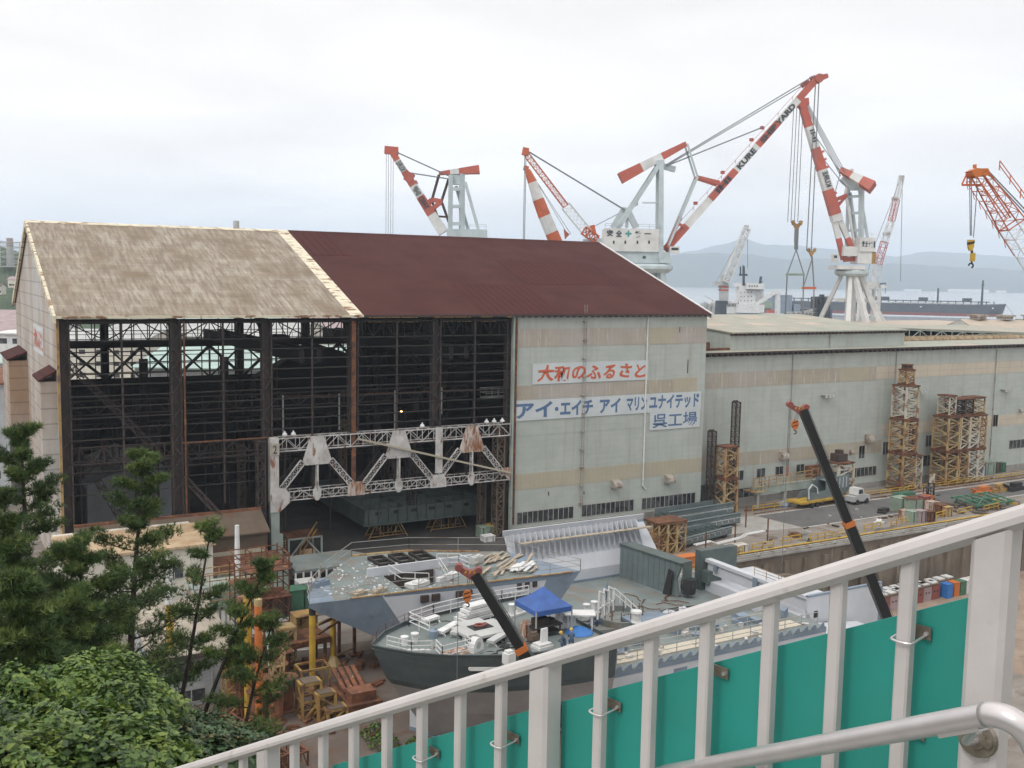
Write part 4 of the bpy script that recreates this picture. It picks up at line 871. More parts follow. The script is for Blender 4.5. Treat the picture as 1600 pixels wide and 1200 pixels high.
# long light gantry platform
o = thing('service_gantry', 'pale long service platform on legs with yellow railings before the shed', 'platform', (128, 132.5, 0))
b = MB(); b.box(125.5, 146.0, 131.6, 132.6, 2.6, 4.0); b.build('beam', m_palegreen, o)
b = MB()
for x in (126.5, 133, 139.5, 145): b.box(x-.25, x+.25, 131.7, 132.5, 0, 2.6)
b.build('leg', m_frame, o, kind=None)
b = MB(); b.rail([(125, 131.3, 3.6), (139, 131.3, 4.0)], 2.0, .12, 1.6, 3); b.box(124.3, 127, 130.6, 133, 3.2, 3.4); b.rail([(124.3, 130.7, 3.4), (127, 130.7, 3.4)], 2.4, .12, 1.2, 3); b.rail([(139, 131.3, 4), (145, 131.3, 4.0)], 2.2, .1, 1.5, 2); b.build('railing', m_yelrust, o)
b = MB(); b.box(139.5, 143, 133, 133.6, 4.1, 6.4); b.build('panel', m_rust, o)
for i in range(5):
    x = 132+i*2.2; b = MB(); b.lathe((x, 131.0, 0), [(.9, 0), (1.0, .4), (.7, .9), (.3, 1.1)], 8)
    b.build('wrapped_bundle', m_white if i else m_blue, label=('blue wrapped bundle under the pale gantry', 'white wrapped sack under the gantry, next to the blue one', 'white wrapped sack under the gantry, second from the blue one', 'white wrapped sack under the gantry, third from the blue one', 'white wrapped sack under the gantry, farthest from the blue one')[i], cat='sack', group='bundles under the service gantry')
# trailer with hull piece and tow tractor
q0, q1 = at(1250, 797), at(1333, 783)
tr = thing('flatbed_trailer', 'yellow low flatbed trailer carrying a grey blue hull piece', 'trailer', q0)
dv = (q1-q0).normalized(); ang = math.atan2(dv.y, dv.x); Ln = (q1-q0).length
def T(p, fx, fy, fz=0): return p+dv*fx+V(-dv.y, dv.x, 0)*fy+Z*fz
b = MB(); c = T(q0, Ln/2, 1.5, .95); b.cbox(c, Ln, 3.4, .35, ang); b.build('bed', m_yellow, tr)
b = MB(); b.cbox(T(q0, Ln/2, .2, .75), Ln*.9, .25, .2, ang); b.cbox(T(q0, Ln/2, 2.8, .75), Ln*.9, .25, .2, ang); b.build('side_beam', m_yellowd, tr)
for fx in (3.2, 4.6, Ln-4.2, Ln-2.8):
    b = MB()
    for fy in (.1, 2.9): b.tube(T(q0, fx, fy-.25, .5), T(q0, fx, fy+.25, .5), .5, n=12)
    b.build('wheel_pair', m_tyre, tr)
hp_ = thing('hull_piece', 'grey blue curved hull piece lying on the yellow trailer', 'ship block', T(q0, 5, 1.5, 1.32))
b = MB(); prf = [(2.2, .0), (2.6, .9), (3.4, 1.3), (7.2, 1.4), (7.2, 3.4), (Ln-1, 3.8), (Ln-1, 1.0), (Ln-2.2, 0)]
b.prism([T(q0, x, .35, 1.32+z) for x, z in prf], V(-dv.y, dv.x, 0)*.12); b.prism([T(q0, x, 2.6, 1.32+z) for x, z in prf], V(-dv.y, dv.x, 0)*.12); b.cbox(T(q0, Ln/2+1.5, 1.5, 1.34), Ln-6, 2.1, .12, ang); b.cbox(T(q0, Ln-4, 1.5, 4.2), 5.5, 2.1, .1, ang); b.build('shell_plate', m_teal, hp_)
b = MB()
for i in range(6): b.bar(T(q0, 8+i*.95, .3, 2.8), T(q0, 8+i*.95, .3, 4.7), .1)
b.path([T(q0, 2.5, .2, 1.6), T(q0, 2.3, .2, 3.4), T(q0, 3.2, .2, 4.2), T(q0, 4.6, .2, 3.4), T(q0, 4.8, .2, 2.4)], .13); b.build('stiffener', m_pale, hp_)
tk0 = at(1334, 790)
tk = thing('tow_tractor', 'white tow tractor coupled to the yellow trailer', 'tractor', tk0)
def K(fx, fy, fz): return tk0+dv*fx+V(-dv.y, dv.x, 0)*fy+Z*fz
b = MB(); b.prism([K(0, 0, .6), K(4.6, 0, .6), K(4.6, 0, 1.5), K(3.0, 0, 1.75), K(2.9, 0, 1.7), K(0, 0, 1.5)], V(-dv.y, dv.x, 0)*2.1); b.build('body', m_lgrey, tk)
b = MB(); b.prism([K(1.0, .1, 1.7), K(3.0, .1, 1.76), K(2.6, .1, 2.9), K(1.2, .1, 2.95)], V(-dv.y, dv.x, 0)*1.9); cb = b.build('cab', m_white, tk)
b = MB(); b.prism([K(1.4, .07, 1.9), K(2.7, .07, 1.95), K(2.45, .07, 2.7), K(1.45, .07, 2.7)], V(-dv.y, dv.x, 0)*.025); b.prism([K(2.97, .25, 1.9), K(2.97, 1.85, 1.9), K(2.68, 1.85, 2.75), K(2.68, .25, 2.75)], dv*.05); b.build('window', m_glass, cb)
for fx in (1.0, 3.7):
    for fy in (-.05, 1.85):
        b = MB(); b.tube(K(fx, fy, .5), K(fx, fy+.3, .5), .5, n=12); b.build('wheel', m_tyre, tk)
# forklift
fk0 = at(1452, 788); fk = thing('forklift', 'orange forklift parked on the road with mast raised to the right', 'forklift', fk0)
def FK(x, y, z): return fk0+V(x*.93-y*.36, x*.36+y*.93, z)
def fbox(b, x0, x1, y0, y1, z0, z1): return b.hexa([FK(x0, y0, z0), FK(x1, y0, z0), FK(x1, y1, z0), FK(x0, y1, z0), FK(x0, y0, z1), FK(x1, y0, z1), FK(x1, y1, z1), FK(x0, y1, z1)])
b = MB(); b.prism([FK(0, 0, .45), FK(3.0, 0, .45), FK(3.0, 0, 1.2), FK(1.9, 0, 1.25), FK(1.2, 0, 1.6), FK(.1, 0, 1.55)], FK(0, 1.5, 0)-FK(0, 0, 0)); b.build('body', m_orange, fk)
b = MB()
for x in (.8, 2.6):
    for y in (.1, 1.4): b.bar(FK(x, y, 1.3), FK(x, y, 2.7), .1)
fbox(b, .6, 2.75, 0, 1.5, 2.7, 2.8); b.build('overhead_guard', m_blackm, fk)
b = MB()
for y in (.25, 1.25): b.bar(FK(3.15, y, .1), FK(3.15, y, 3.4), .2)
for z in (.6, 1.8, 3.3): b.bar(FK(3.15, .25, z), FK(3.15, 1.25, z), .14)
b.build('mast', m_blackm, fk)
b = MB()
for y in (.35, 1.15): fbox(b, 3.25, 4.5, y-.08, y+.08, .15, .24)
b.build('fork', m_dark2, fk)
b = MB(); fbox(b, 1.2, 1.8, .45, 1.05, 1.25, 1.5); fbox(b, 1.1, 1.25, .45, 1.05, 1.5, 2.0); b.build('seat', m_blackm, fk)
for x in (.6, 2.6):
    for y in (-.05, 1.3):
        b = MB(); b.tube(FK(x, y, .42), FK(x, y+.28, .42), .42, n=12); b.build('wheel', m_tyre, fk)
# green cradle frame, pile, crates
cr0 = at(1535, 790); o = thing('green_cradle', 'green steel cradle frame lying on the yard at the right', 'frame', cr0)
b = MB()
cx, cyy = cr0.x, cr0.y
for i in range(6): b.bar((cx-5+i*2, cyy-2.6, 1.0), (cx-5+i*2, cyy+2.6, 1.5), .25)
for y in (-2.6, 0, 2.6): b.bar((cx-5.4, cyy+y, 1.2+.1*y), (cx+5.4, cyy+y, 1.2+.1*y), .3)
for x in (-4.5, 0, 4.5):
    for y in (-2, 2): b.bar((cx+x, cyy+y, 0), (cx+x, cyy+y, 1.2), .3)
b.bar((cx-5, cyy-2.6, 1.1), (cx+5, cyy+2.6, 1.5), .2); b.build('frame', m_green, o)
b = MB()
for i in range(34):
    a = RND.uniform(0, 6.28); r = RND.uniform(2, 7.5); p = V(cx-1+math.cos(a)*r*1.2, cyy+math.sin(a)*r*.7, .012+i*.004)
    b.cbox(p, RND.uniform(1, 3), RND.uniform(.4, 1.4), RND.uniform(.15, .5), RND.uniform(0, 3))
b.build('scrap_heap', m_rusty_ground, kind='stuff', label='dark scrap and cables around the green cradle')
def crate(px, py, w_, d_, h, m, lb, cat='box', ang=0.0, z=0, grp=None, lid=None, name='crate'):
    q = at(px, py, z); o = thing(name, lb, cat, q, grp)
    b = MB(); b.cbox(q, w_, d_, h, ang); b.build('body', m, o)
    b = MB(); b.cbox(q+Z*h, w_+.12, d_+.12, .1, ang)
    for sx in (-1, 1):
        for k in (-.3, .3): b.cbox(q+V((k*w_)*math.cos(ang), (k*w_)*math.sin(ang), .05), .1, d_+.1, h-.05, ang)
    b.build('trim', lid or m, o); return o
YC = 'crates and tanks stored on the yard'
crate(1407, 797, 3.0, 2.4, 2.3, m_ltgreen, 'pale green steel box left of the pile of crates', grp=YC); crate(1427, 800, 3.2, 2.5, 2.5, m_ltgreen, 'pale green steel box with rusty lid beside the other green box', grp=YC, lid=m_rust)
for i, (px, py, w_, h, m, lb) in enumerate(((1443, 800, 1.5, 2.8, m_red, 'reddish upright machine among the crates'), (1455, 803, 1.8, 2.2, m_whiterust2, 'rust streaked white crate among the yard crates, nearest the red machine'), (1467, 804, 2.0, 1.8, m_rust, 'rusty crate at the right of the yard crates'), (1478, 806, 1.6, 1.6, m_yelrust, 'yellowish frame crate at the far right of the yard crates'),
    (1413, 812, 1.5, 1.6, m_whiterust2, 'dirty white small crate at the front left of the yard pile'), (1425, 815, 1.7, 1.8, m_ltgreen, 'small green crate at the front of the yard pile'), (1437, 815, 1.6, 1.9, m_pink, 'pinkish crate at the front of the yard pile'), (1450, 814, 1.7, 1.7, m_rust, 'small rusty crate at the front right of the yard pile'))): crate(px, py, w_, w_*.9, h, m, lb, grp=YC)
for i, (px, py, w_, h, m, lb) in enumerate(((1518, 742, 4.5, 2.4, m_ltgreen, 'green equipment box by the shed wall, right of the tower group'), (1531, 741, 1.4, 2.0, m_tarpb, 'blue drum like cabinet by the shed wall'), (1541, 740, 3.2, 2.6, m_ltgreen, 'pale green cabinet with rusty top by the shed wall'), (1552, 738, 1.6, 2.2, m_brown, 'brown cabinet by the shed wall'), (1561, 737, 1.6, 2.0, m_green, 'dark green cabinet rightmost by the shed wall'))):
    crate(px, py, w_, 2.0, h, m, lb, 'cabinet', grp='cabinets by the shed wall')
b = MB(); q = at(1380, 800); b.cbox(q, 3.4, 1.4, .35, .5); b.cbox(q+Z*.35, 2.2, 1.0, .3, .2); b.build('steel_scrap', m_dark, label='dark steel plates lying on the yard in front of the road', cat='scrap')
q = at(1412, 774); b = MB(); b.cbox(q, 4.5, 2.0, .5, .1); b.cbox(q+Z*.5, 4.0, 1.6, .15, .1); b.build('pallet', m_green, label='flat green pallet on the road before the lattice towers', cat='pallet')
q = at(1373, 818); b = MB(); b.cbox(q, 1.6, 1.2, .3, .2); b.cbox(q+Z*.3, 2.0, .8, .3, .6); b.build('pallet', m_white, label='small pale pallet alone on the open yard', cat='pallet')
q = at(1242, 838); b = MB(); b.lathe(q, [(1.1, 0), (1.1, .3), (.7, .32), (.7, .6), (.3, .62)], 10); b.build('bollard', m_rust, label='low rusty bollard on the open yard', cat='bollard')
q = at(1454, 764); b = MB(); b.cbox(q, .25, .25, 2, 0); b.cbox(q+V(0, -.2, 1.2), 1.6, .1, 1.8, 0); b.build('notice_board', m_whitey, label='small pale notice board by the yellow guard rail', cat='board')
for i, (px, py) in enumerate(((1534, 772), (1560, 768), (1585, 766))):
    q = at(px, py); b = MB(); b.cbox(q, 4.5, 1.6, .7, .1); b.cbox(q+V(.4, 0, .7), 2.6, 1.2, .8, .1); b.tube(q+V(-2, 0, .9), q+V(-3.6, 0, 1.5), .2); b.build('yard_machine', (m_orange, m_yellowd, m_dark)[i], label=('low orange machine behind the green cradle', 'yellow machine on the dark ground at the right edge', 'dark machine at the far right of the yard')[i], cat='machine')
b = MB(); q0, q1 = at(1538, 783), at(1590, 792); b.bar(q0+Z*.5, q1+Z*.5, .35); b.build('yellow_beam', m_yellow, label='yellow beam lying across the yard beside the green cradle', cat='beam')
b = MB(); rr = random.Random(91)
for i in range(170):
    q = at(rr.uniform(1190, 1590), rr.uniform(768, 858), .015)
    if q.y < DY1+2.5 or q.y > 130 or (q.y > 119 and rr.random() < .75): continue
    s_ = rr.uniform(.08, .4); b.cbox(q, s_*rr.uniform(1, 4), s_, s_*rr.uniform(.2, .9), rr.uniform(0, 3)); b.m = rr.randint(0, 3)
b.build('yard_debris', [m_rust, m_dark2, m_wood, m_lgrey], kind='stuff', label='small scrap and timber scattered over the open yard')
b = MB()
for i in range(26):
    q = at(rr.uniform(1200, 1580), rr.uniform(775, 850), .018)
    if q.y < DY1+3 or q.y > 131: continue
    a_ = rr.uniform(.4, 2.2); n_ = 9; b.poly([(q.x+a_*rr.uniform(.6, 1.5)*1.6*math.cos(k*6.283/n_), q.y+a_*rr.uniform(.5, 1)*math.sin(k*6.283/n_), .016+.0006*i) for k in range(n_)])
b.build('oil_stains', m_asph, kind='structure')
# boxes on the dock floor
DG = 'numbered site boxes on the dock floor'
def sitebox(px, py, m, lb, h=2.3, w_=1.9):
    q = at(px, py, DZ); o = thing('site_box', lb, 'box', q, DG)
    b = MB(); b.cbox(q, w_, w_, h, .0); b.build('body', m, o)
    b = MB(); b.cbox(q+Z*h, w_+.15, w_+.15, .22, 0); b.build('rim', m_brown, o)
    b = MB(); b.cbox(q+V(0, 0, h+.22), w_*.7, w_*.75, .18, 0); b.build('lid', m_white, o)
    b = MB(); b.box(q.x-.5, q.x-.25, q.y-w_/2-.03, q.y-w_/2-.005, q.z+1.2, q.z+1.5); b.box(q.x+.2, q.x+.45, q.y-w_/2-.03, q.y-w_/2-.005, q.z+1.2, q.z+1.5); b.build('hole', m_blackm, o)
rows = [(1288, 983, 4), (1302, 968, 3), (1350, 960, 5), (1372, 948, 4), (1398, 945, 4), (1428, 940, 3), (1452, 931, 3)]
cols_ = [m_cream, m_pink, m_whiterust2, m_cream, m_red, m_yelrust]
names_ = ['cream', 'dull pink', 'rust stained', 'pale cream', 'red', 'yellowish']
k = 0
for gi, (px, py, n) in enumerate(rows):
    for i in range(n):
        ii = (gi*2+i*3) % 6; sitebox(px+i*13 - (i//3)*0, py-3.2*i-(8 if i % 2 else 0)*.0, cols_[ii], '%s site box with white lid, %s in the %s dock floor cluster' % (names_[ii], ORD[i], ORD[gi])); k += 1
for i, (px, py, m, nm) in enumerate(((1478, 933, m_tarpb, 'blue'), (1489, 930, m_orange, 'orange'), (1499, 928, m_green, 'green'), (1508, 926, m_white, 'white'), (1517, 924, m_cream, 'cream'), (1526, 922, m_pink, 'pink'), (1535, 920, m_ltgreen, 'pale green'))):
    q = at(px, py, DZ); b = MB(); b.cbox(q, 1.3, 1.4, 2.2, 0); b.cbox(q+Z*2.2, 1.4, 1.5, .1, 0); b.build('locker', m, label='%s locker in the coloured row along the dock wall' % nm, cat='locker', group='coloured lockers on the dock floor')
q = at(1357, 962, DZ); b = MB(); b.lattice(q, q+Z*2.6, 1.9, 2, .2, .14); b.build('yellow_cage', m_yellow, label='yellow open cage on the dock floor', cat='cage')
q = at(1327, 968, DZ); b = MB(); b.lattice(q+V(-1.2, 0, .6), q+V(2, 0, .6), 1.3, 3, .14, .1); b.cbox(q, 3.0, 1.6, .8, 0); b.build('tool_trolley', m_green, label='green and rusty tool trolley on the dock floor', cat='trolley')
q = at(1513, 905, DZ); b = MB(); b.lathe(q+V(0, 2, 0), [(1.8, 0), (1.6, .8), (.9, 1.5), (.2, 1.9)], 10); b.build('covered_heap', m_red, label='red covered heap against the dock wall', cat='heap')
# grid panels between hall and dock end
gp_ = 'stiffened ship panels by the hall corner'
def gpanel(px, py, L_, W_, ang, lb, m=m_teald, z=.5, hgt=1.0, n=9):
    q = at(px, py, z); o = thing('ship_section', lb, 'ship panel', (q.x, q.y, 0), gp_)
    ca, sa = math.cos(ang), math.sin(ang)
    def P(x, y, zz): return V(q.x+x*ca-y*sa, q.y+x*sa+y*ca, zz)
    b = MB(); b.cbox(P(L_/2, W_/2, z), L_, W_, .12, ang); b.build('plate', m, o)
    b = MB()
    for i in range(n+1): b.cbox(P(L_*i/n, W_/2, z+.12), .1, W_, hgt*.55, ang)
    b.build('frames', m, o)
    b = MB(); b.cbox(P(L_/2, 0, z+.12), L_, .1, hgt, ang); b.cbox(P(L_/2, W_, z+.12), L_, .1, hgt, ang); b.cbox(P(L_/2, 0, z+.12+hgt), L_, .5, .1, ang); b.build('web', m_teal, o)
    b = MB()
    for i in range(n): p = P(L_*(i+.5)/n, -.06, z+.9); b.bar(p+V(-.6*ca, -.6*sa, 0), p+V(.6*ca, .6*sa, 0), .14); b.bar(p+V(.6*ca, .6*sa, 0), p+V(.6*ca, .6*sa, -.5), .12)
    b.build('bracket', m_lgrey, o); 
    b = MB()
    for x in (.1, .5, .9):
        for y in (.15, .85): b.cbox(P(L_*x, W_*y, 0), .8, .8, z, ang)
    b.build('support', m_dark2, o); return o
gpanel(1062, 855, 13, 4.0, .22, 'nearest stiffened steel panel carrying white pipes')
gpanel(1050, 836, 15.5, 3.0, .10, 'middle stiffened panel of the stack behind the rusty crate', hgt=1.5, n=11)
gpanel(1044, 818, 15, 3.2, .08, 'rear stiffened panel of the stack nearest the hall', hgt=1.7, n=11)
q = at(1045, 800, .3); o = thing('hull_corner_piece', 'dark folded hull piece lying at the hall corner windows', 'ship block', q)
b = MB(); b.prism([q+V(-1, 0, 0), q+V(14, 0, 0), q+V(14, 0, 2.0), q+V(11.5, 0, 3.9), q+V(7, 0, 3.8), q+V(5.5, 0, 2.2), q+V(-1, 0, 1.2)], (0, 3, 0)); b.build('shell_plate', m_teald, o)
b = MB(); b.box(q.x-1, q.x+11, q.y-.25, q.y-.05, .4, .7); b.box(q.x+7, q.x+11.3, q.y-.3, q.y+3.2, 4.22, 4.35); b.build('flange', m_teal, o)
o = thing('white_pipes', 'white pipes lying on the nearest stiffened panel', 'pipes', at(1100, 850, 2.2))
b = MB()
for k in range(2):
    p0, p1, p2, p3, p4, p5 = (at(1087, 852, 2.2), at(1112, 846, 2.2), at(1122, 850, 2.2), at(1160, 840, 2.2), at(1168, 835, 2.2), at(1196, 830, 2.2)); b.path([p+V(0, k*.45, 0) for p in (p0, p1, p2, p3, p4, p5)], .10)
b.build('pipe', m_white, o)
for i, (px, py) in enumerate(((1102, 868), (1199, 845), (1148, 852), (1165, 824))):
    q = at(px, py, 1.0); b = MB(); b.bar(q, q+Z*3.4, .16); b.build('stanchion', m_rust, label='rusty upright stanchion on the steel panels, %s' % ('nearest and leftmost', 'rightmost', 'middle', 'rear right')[i], cat='stanchion')
q = at(1042, 864); o = thing('lattice_crate', 'rusty yellow lattice crate block beside the white ribbed wall', 'lattice block', q)
b = MB()
for i in range(3):
    for j in range(2): b.lattice(q+V(-1.4+i*1.7, j*1.7, 0), q+V(-1.4+i*1.7, j*1.7, 4.6), 1.5, 3, .2, .14)
b.build('lattice', m_yelrust, o); b = MB(); b.box(q.x-2.4, q.x+3.0, q.y-.95, q.y+2.7, 4.65, 4.85); b.build('top_plate', m_rust, o)
for i, (px, py, w_, d_, h, m, lb) in enumerate(((1073, 886, 3.0, 1.6, 1.6, m_orange, 'small orange machine at the dock end'), (1062, 893, .8, .8, 1.6, m_rust, 'thin rusty post box at the dock end'), (1136, 868, 3.5, 1.4, 1.2, m_yelrust, 'yellowish tool box by the dock edge pipes'), (1150, 865, 3.2, 1.4, 1.3, m_cream, 'cream tool box by the dock edge pipes'))): crate(px, py, w_, d_, h, m, lb)
# near the hall entrance
for i, (px, py, w_, h, m, lb) in enumerate(((757, 838, 2.2, 1.6, m_ltgreen, 'grey green pallet box inside the right of the hall entrance'), (768, 836, 1.6, 1.7, m_yellow, 'yellow box inside the right of the hall entrance'), (762, 845, 1.8, .8, m_white, 'low white box in front of the yellow box at the hall entrance'), (782, 834, 1.8, 1.3, m_green, 'green box at the right leg of the hall entrance'))): crate(px, py, w_, w_*.8, h, m, lb)
o = thing('entrance_stair', 'green stepped work platform with yellow handrail by the left portal leg', 'platform', at(455, 872))
q = at(445, 875); b = MB()
b.box(q.x+.5, q.x+5.5, q.y, q.y+4, 2.9, 3.05); b.build('deck', m_rust, o)
b = MB()
for x, y in ((.6, .1), (5.4, .1), (5.4, 3.9), (.6, 3.9)): b.bar(q+V(x, y, 0), q+V(x, y, 2.9), .25)
b.bar(q+V(.6, .1, 0), q+V(3, .1, 2.8), .22); b.bar(q+V(5.4, .1, 0), q+V(3, .1, 2.8), .22); b.bar(q+V(.6, .1, 2.8), q+V(5.4, .1, 2.8), .25); b.build('frame', m_palegreen, o)
b = MB()
for i in range(8): b.box(q.x-1.0, q.x-.1, q.y-.8+i*.0, q.y-.5, .3+i*.36, .38+i*.36)
b.bar(q+V(-1.05, -.65, 0), q+V(-1.05, -.65, 3.2), .1); b.bar(q+V(-.05, -.65, 0), q+V(-.05, -.65, 3.2), .1); b.bar(q+V(2.0, -.4, .4), q+V(4.6, -.2, 4.0), .14); b.bar(q+V(2.0, -.4, 1.4), q+V(4.6, -.2, 5.0), .14); b.build('yellow_ladder', m_yellowd, o)
q = at(485, 868); crate(478, 868, 2.4, 1.6, 1.2, m_tan, 'tan crate right of the green work platform', lid=m_rust)
# low brown lean-to and cream building in front of the left bays
o = thing('lean_to', 'brown sheet lean-to with rusty ridge along the left bays of the hall', 'shed', (16, 128, 0))
b = MB(); b.box(15.4, 38.2, 129.5, 133.2, 0, 6.4); b.build('wall', m_brown, o)
b = MB(); b.prism([(15.2, 128.9, 6.2), (15.2, 133.4, 8.3), (15.2, 133.4, 8.5), (15.2, 128.9, 6.4)], (23.2, 0, 0)); b.build('roof', m_brown, o)
b = MB(); b.box(15.2, 38.4, 133.1, 133.5, 8.35, 8.7); b.build('ridge', m_rustpaint, o)
b = MB(); b.box(30, 37.8, 129.35, 129.48, 2.2, 4.2); b.build('pale_sheet', m_bandy, o)
o = thing('low_green_shed', 'low grey green shed with rusty roof beside the left portal leg', 'shed', (33, 124, 0))
b = MB(); b.box(29.8, 38.6, 122, 128, 0, 3.6); b.build('wall', m_palegreen, o); b = MB(); b.box(29.4, 39, 121.5, 128.4, 3.65, 3.95); b.build('roof', m_rust, o)
b = MB(); b.box(35.5, 36.2, 121.88, 121.98, 2.2, 2.9); b.build('notice', m_white, o)
o = thing('cream_building', 'flat roofed cream building with tan rusty roof behind the pines', 'building', (21, 122, 0))
b = MB(); b.box(12.5, 28.4, 118.2, 131.0, 0, 8.3); b.build('wall', m_cream, o); b = MB(); b.box(12.2, 28.7, 117.9, 128.9, 8.32, 8.6); b.build('roof', m_tan, o)
b = MB(); b.box(12.6, 28.3, 118.05, 118.18, .3, .9); b.build('green_plinth', m_green, o)
for x in (16, 23): win_strip(x, x+2, 4.8, 6.2, 2, o, 118.19)
b = MB(); b.tube((22.5, 118.17, 6.4), (22.5, 118.0, 6.4), .25, n=10); b.build('vent', m_vent, o)
# ---------------------------------------------------------------- dark hulled ship in front
DKZ = 8.6
sh = thing('ship_bow', 'dark grey hulled ship bow section with cluttered grey deck, under construction', 'ship', (45, 77.5, 0))
CY = 77.4
st_ = [(31.6, .12), (32.4, 1.15), (34, 2.9), (36.5, 4.55), (40, 5.95), (44, 6.9), (48, 7.3), (51.5, 7.4)]
levels = [(DKZ+.0, 0.0, 1.0), (7.6, .4, .975), (6.6, .9, .945), (5.7, 1.35, .91), (5.2, 1.75, .88), (3.0, 3.4, .72), (1.0, 4.8, .52), (.25, 5.3, .40)]
def hullpt(k, lv, sd):
    z, dx, fb = levels[lv]; x0, hb = st_[k]; t = (x0-31.6)/(51.5-31.6)
    x = x0+dx*(1-t)**2.0; fb2 = fb+(1-fb)*t*.6; sheer = .55*(1-t)**2*(z/DKZ)
    return V(x, CY+sd*hb*fb2, z+sheer)
def hullband(l0, l1, name, m):
    b = MB(); n = len(st_)
    for sd in (-1, 1):
        base = len(b.v)
        for l in range(l0, l1+1):
            for k in range(n): b.v.append(tuple(hullpt(k, l, sd)))
        for l in range(l1-l0):
            for k in range(n-1):
                a = base+l*n+k; f = (a, a+1, a+n+1, a+n); b.f.append(f if sd > 0 else f[::-1]); b.mi.append(0)
    # transom end
    p = [hullpt(n-1, l, -1) for l in range(l0, l1+1)]+[hullpt(n-1, l, 1) for l in range(l1, l0-1, -1)]; b.poly(p)
    # stem cap
    p = [hullpt(0, l, -1) for l in range(l0, l1+1)]+[hullpt(0, l, 1) for l in range(l1, l0-1, -1)]; b.poly(p)
    return b.build(name, m, sh, smooth=False)
hullband(0, 4, 'hull_side', m_hull); hullband(4, 7, 'hull_bottom', m_hullg)
b = MB(); n = len(st_)
for k in range(n-1):
    a, c, d, e = hullpt(k, 0, -1), hullpt(k+1, 0, -1), hullpt(k+1, 0, 1), hullpt(k, 0, 1); dz = Z*-.32
    b.poly([a+dz+V(0, .05, 0), c+dz+V(0, .05, 0), d+dz-V(0, .05, 0), e+dz-V(0, .05, 0)])
b.build('deck', m_deckd, sh)
b = MB()
for sd in (-1, 1):
    for k in range(n-1):
        b.bar(hullpt(k, 0, sd)+Z*.03, hullpt(k+1, 0, sd)+Z*.03, .16, .1)
b.build('gunwale', m_hull, sh)
b = MB(); a, c = onX(0, 0, 1), None
for k in range(1):
    p = hullpt(3, 1, -1); q = hullpt(4, 1, -1); d_ = (q-p).normalized()
    b.bar(p+d_*1.6+V(0, -.10, -.15), p+d_*4.6+V(0, -.10, -.15), .10, .30); b.tube(p+d_*1.6+V(0, -.1, -.15), p+d_*1.6+V(0, .02, -.15), .15, n=8)
b.build('name_recess', m_white, sh)
# white railing at the bow and along the far side
b = MB()
pts = [hullpt(1, 0, -1)+V(.2, .3, -.2), hullpt(2, 0, -1)+V(0, .25, -.25), hullpt(2, 0, -1)+V(1.6, -.4, -.25)]; b.rail(pts, 1.15, .06, 1.0, 3)
pts = [hullpt(3, 0, 1)+V(.4, -.3, -.3), hullpt(4, 0, 1)+V(0, -.3, -.3), hullpt(5, 0, 1)+V(0, -.3, -.3), hullpt(6, 0, 1)+V(0, -.3, -.3), hullpt(7, 0, 1)+V(-.4, -.3, -.3)]; b.rail(pts, 1.3, .07, 1.5, 3)
b.rail([pts[0], pts[0]+V(.6, -3.0, 0)], 1.3, .07, 1.5, 3)
b.build('railing', m_white, sh)
b = MB()
for k in range(4): b.rail([hullpt(k, 0, 1)+V(0, -.2, 0), hullpt(k+1, 0, 1)+V(0, -.2, 0)], .8, .03, 2.0, 2)
b.build('rope_rail', m_rust, sh)
b = MB(); q0 = at(612, 1012, DKZ); q1 = at(605, 1035, DKZ)
for i in range(4): b.tube(V(34.2+i*.45, 75.5-i*.25, 8.5), V(34.2+i*.45, 75.5-i*.25, 8.95), .22, n=8)
b.build('mooring_rollers', m_white, sh)
# deck gear: things standing on the deck
def on(px, py, dz=0.0): 
    p = at(px, py, DKZ-.28); return p+Z*dz
def bollards(px, py, lb):
    q = on(px, py); o = thing('mooring_bollard', lb, 'bollard', q, 'twin mooring bollards on the deck')
    b = MB(); b.cbox(q, 2.0, .9, .18, .3); b.build('base', m_white, o)
    for sx in (-.55, .55):
        b = MB(); c = q+V(sx, sx*.3, .18); b.lathe(c, [(.30, 0), (.27, .15), (.27, .8), (.36, .85), (.36, .97), (.2, 1.0)], 10); b.build('post', m_white, o)
    return o
bollards(640, 1012, 'white twin mooring bollards nearest the bow tip'); bollards(806, 960, 'white bollards on the deck behind the railed white frame'); bollards(922, 960, 'white bollards left of the white folded davit')
def fair(px, py, lb, rz, sc=1.0):   # mushroom faced fairlead block
    q = on(px, py); o = thing('fairlead', lb, 'fairlead', q, 'white arched fairlead castings on the deck')
    ca, sa = math.cos(rz), math.sin(rz); pr = [(-.9, 0), (.9, 0), (.85, .8)]
    for k in range(9): t = math.pi*k/8; pr.append((.8*math.cos(t), .85+.75*math.sin(t)))
    pr.append((-.85, .8)); b = MB(); b.prism([q+V(x*ca*sc, x*sa*sc, z*sc) for x, z in pr], V(-sa*.75*sc, ca*.75*sc, 0)); b.build('casting', m_white, o)
    b = MB(); c = q+Z*.85*sc; b.tube(c+V(sa*.01, -ca*.01, 0), c+V(-sa*.8*sc, ca*.8*sc, 0)*1.0+V(sa*.01, -ca*.01, 0)*-1, .38*sc, n=12); b.build('throat', m_frame, o)
fair(748, 1021, 'tilted white fairlead casting on the near deck in front of the hatch cover', .5, .85); fair(885, 982, 'heart shaped white fairlead casting beside the blue tarp', -.2, 1.05)
q = on(847, 1012); o = thing('windlass_seat', 'white chair shaped casting on the deck near the two workers', 'deck fitting', q)
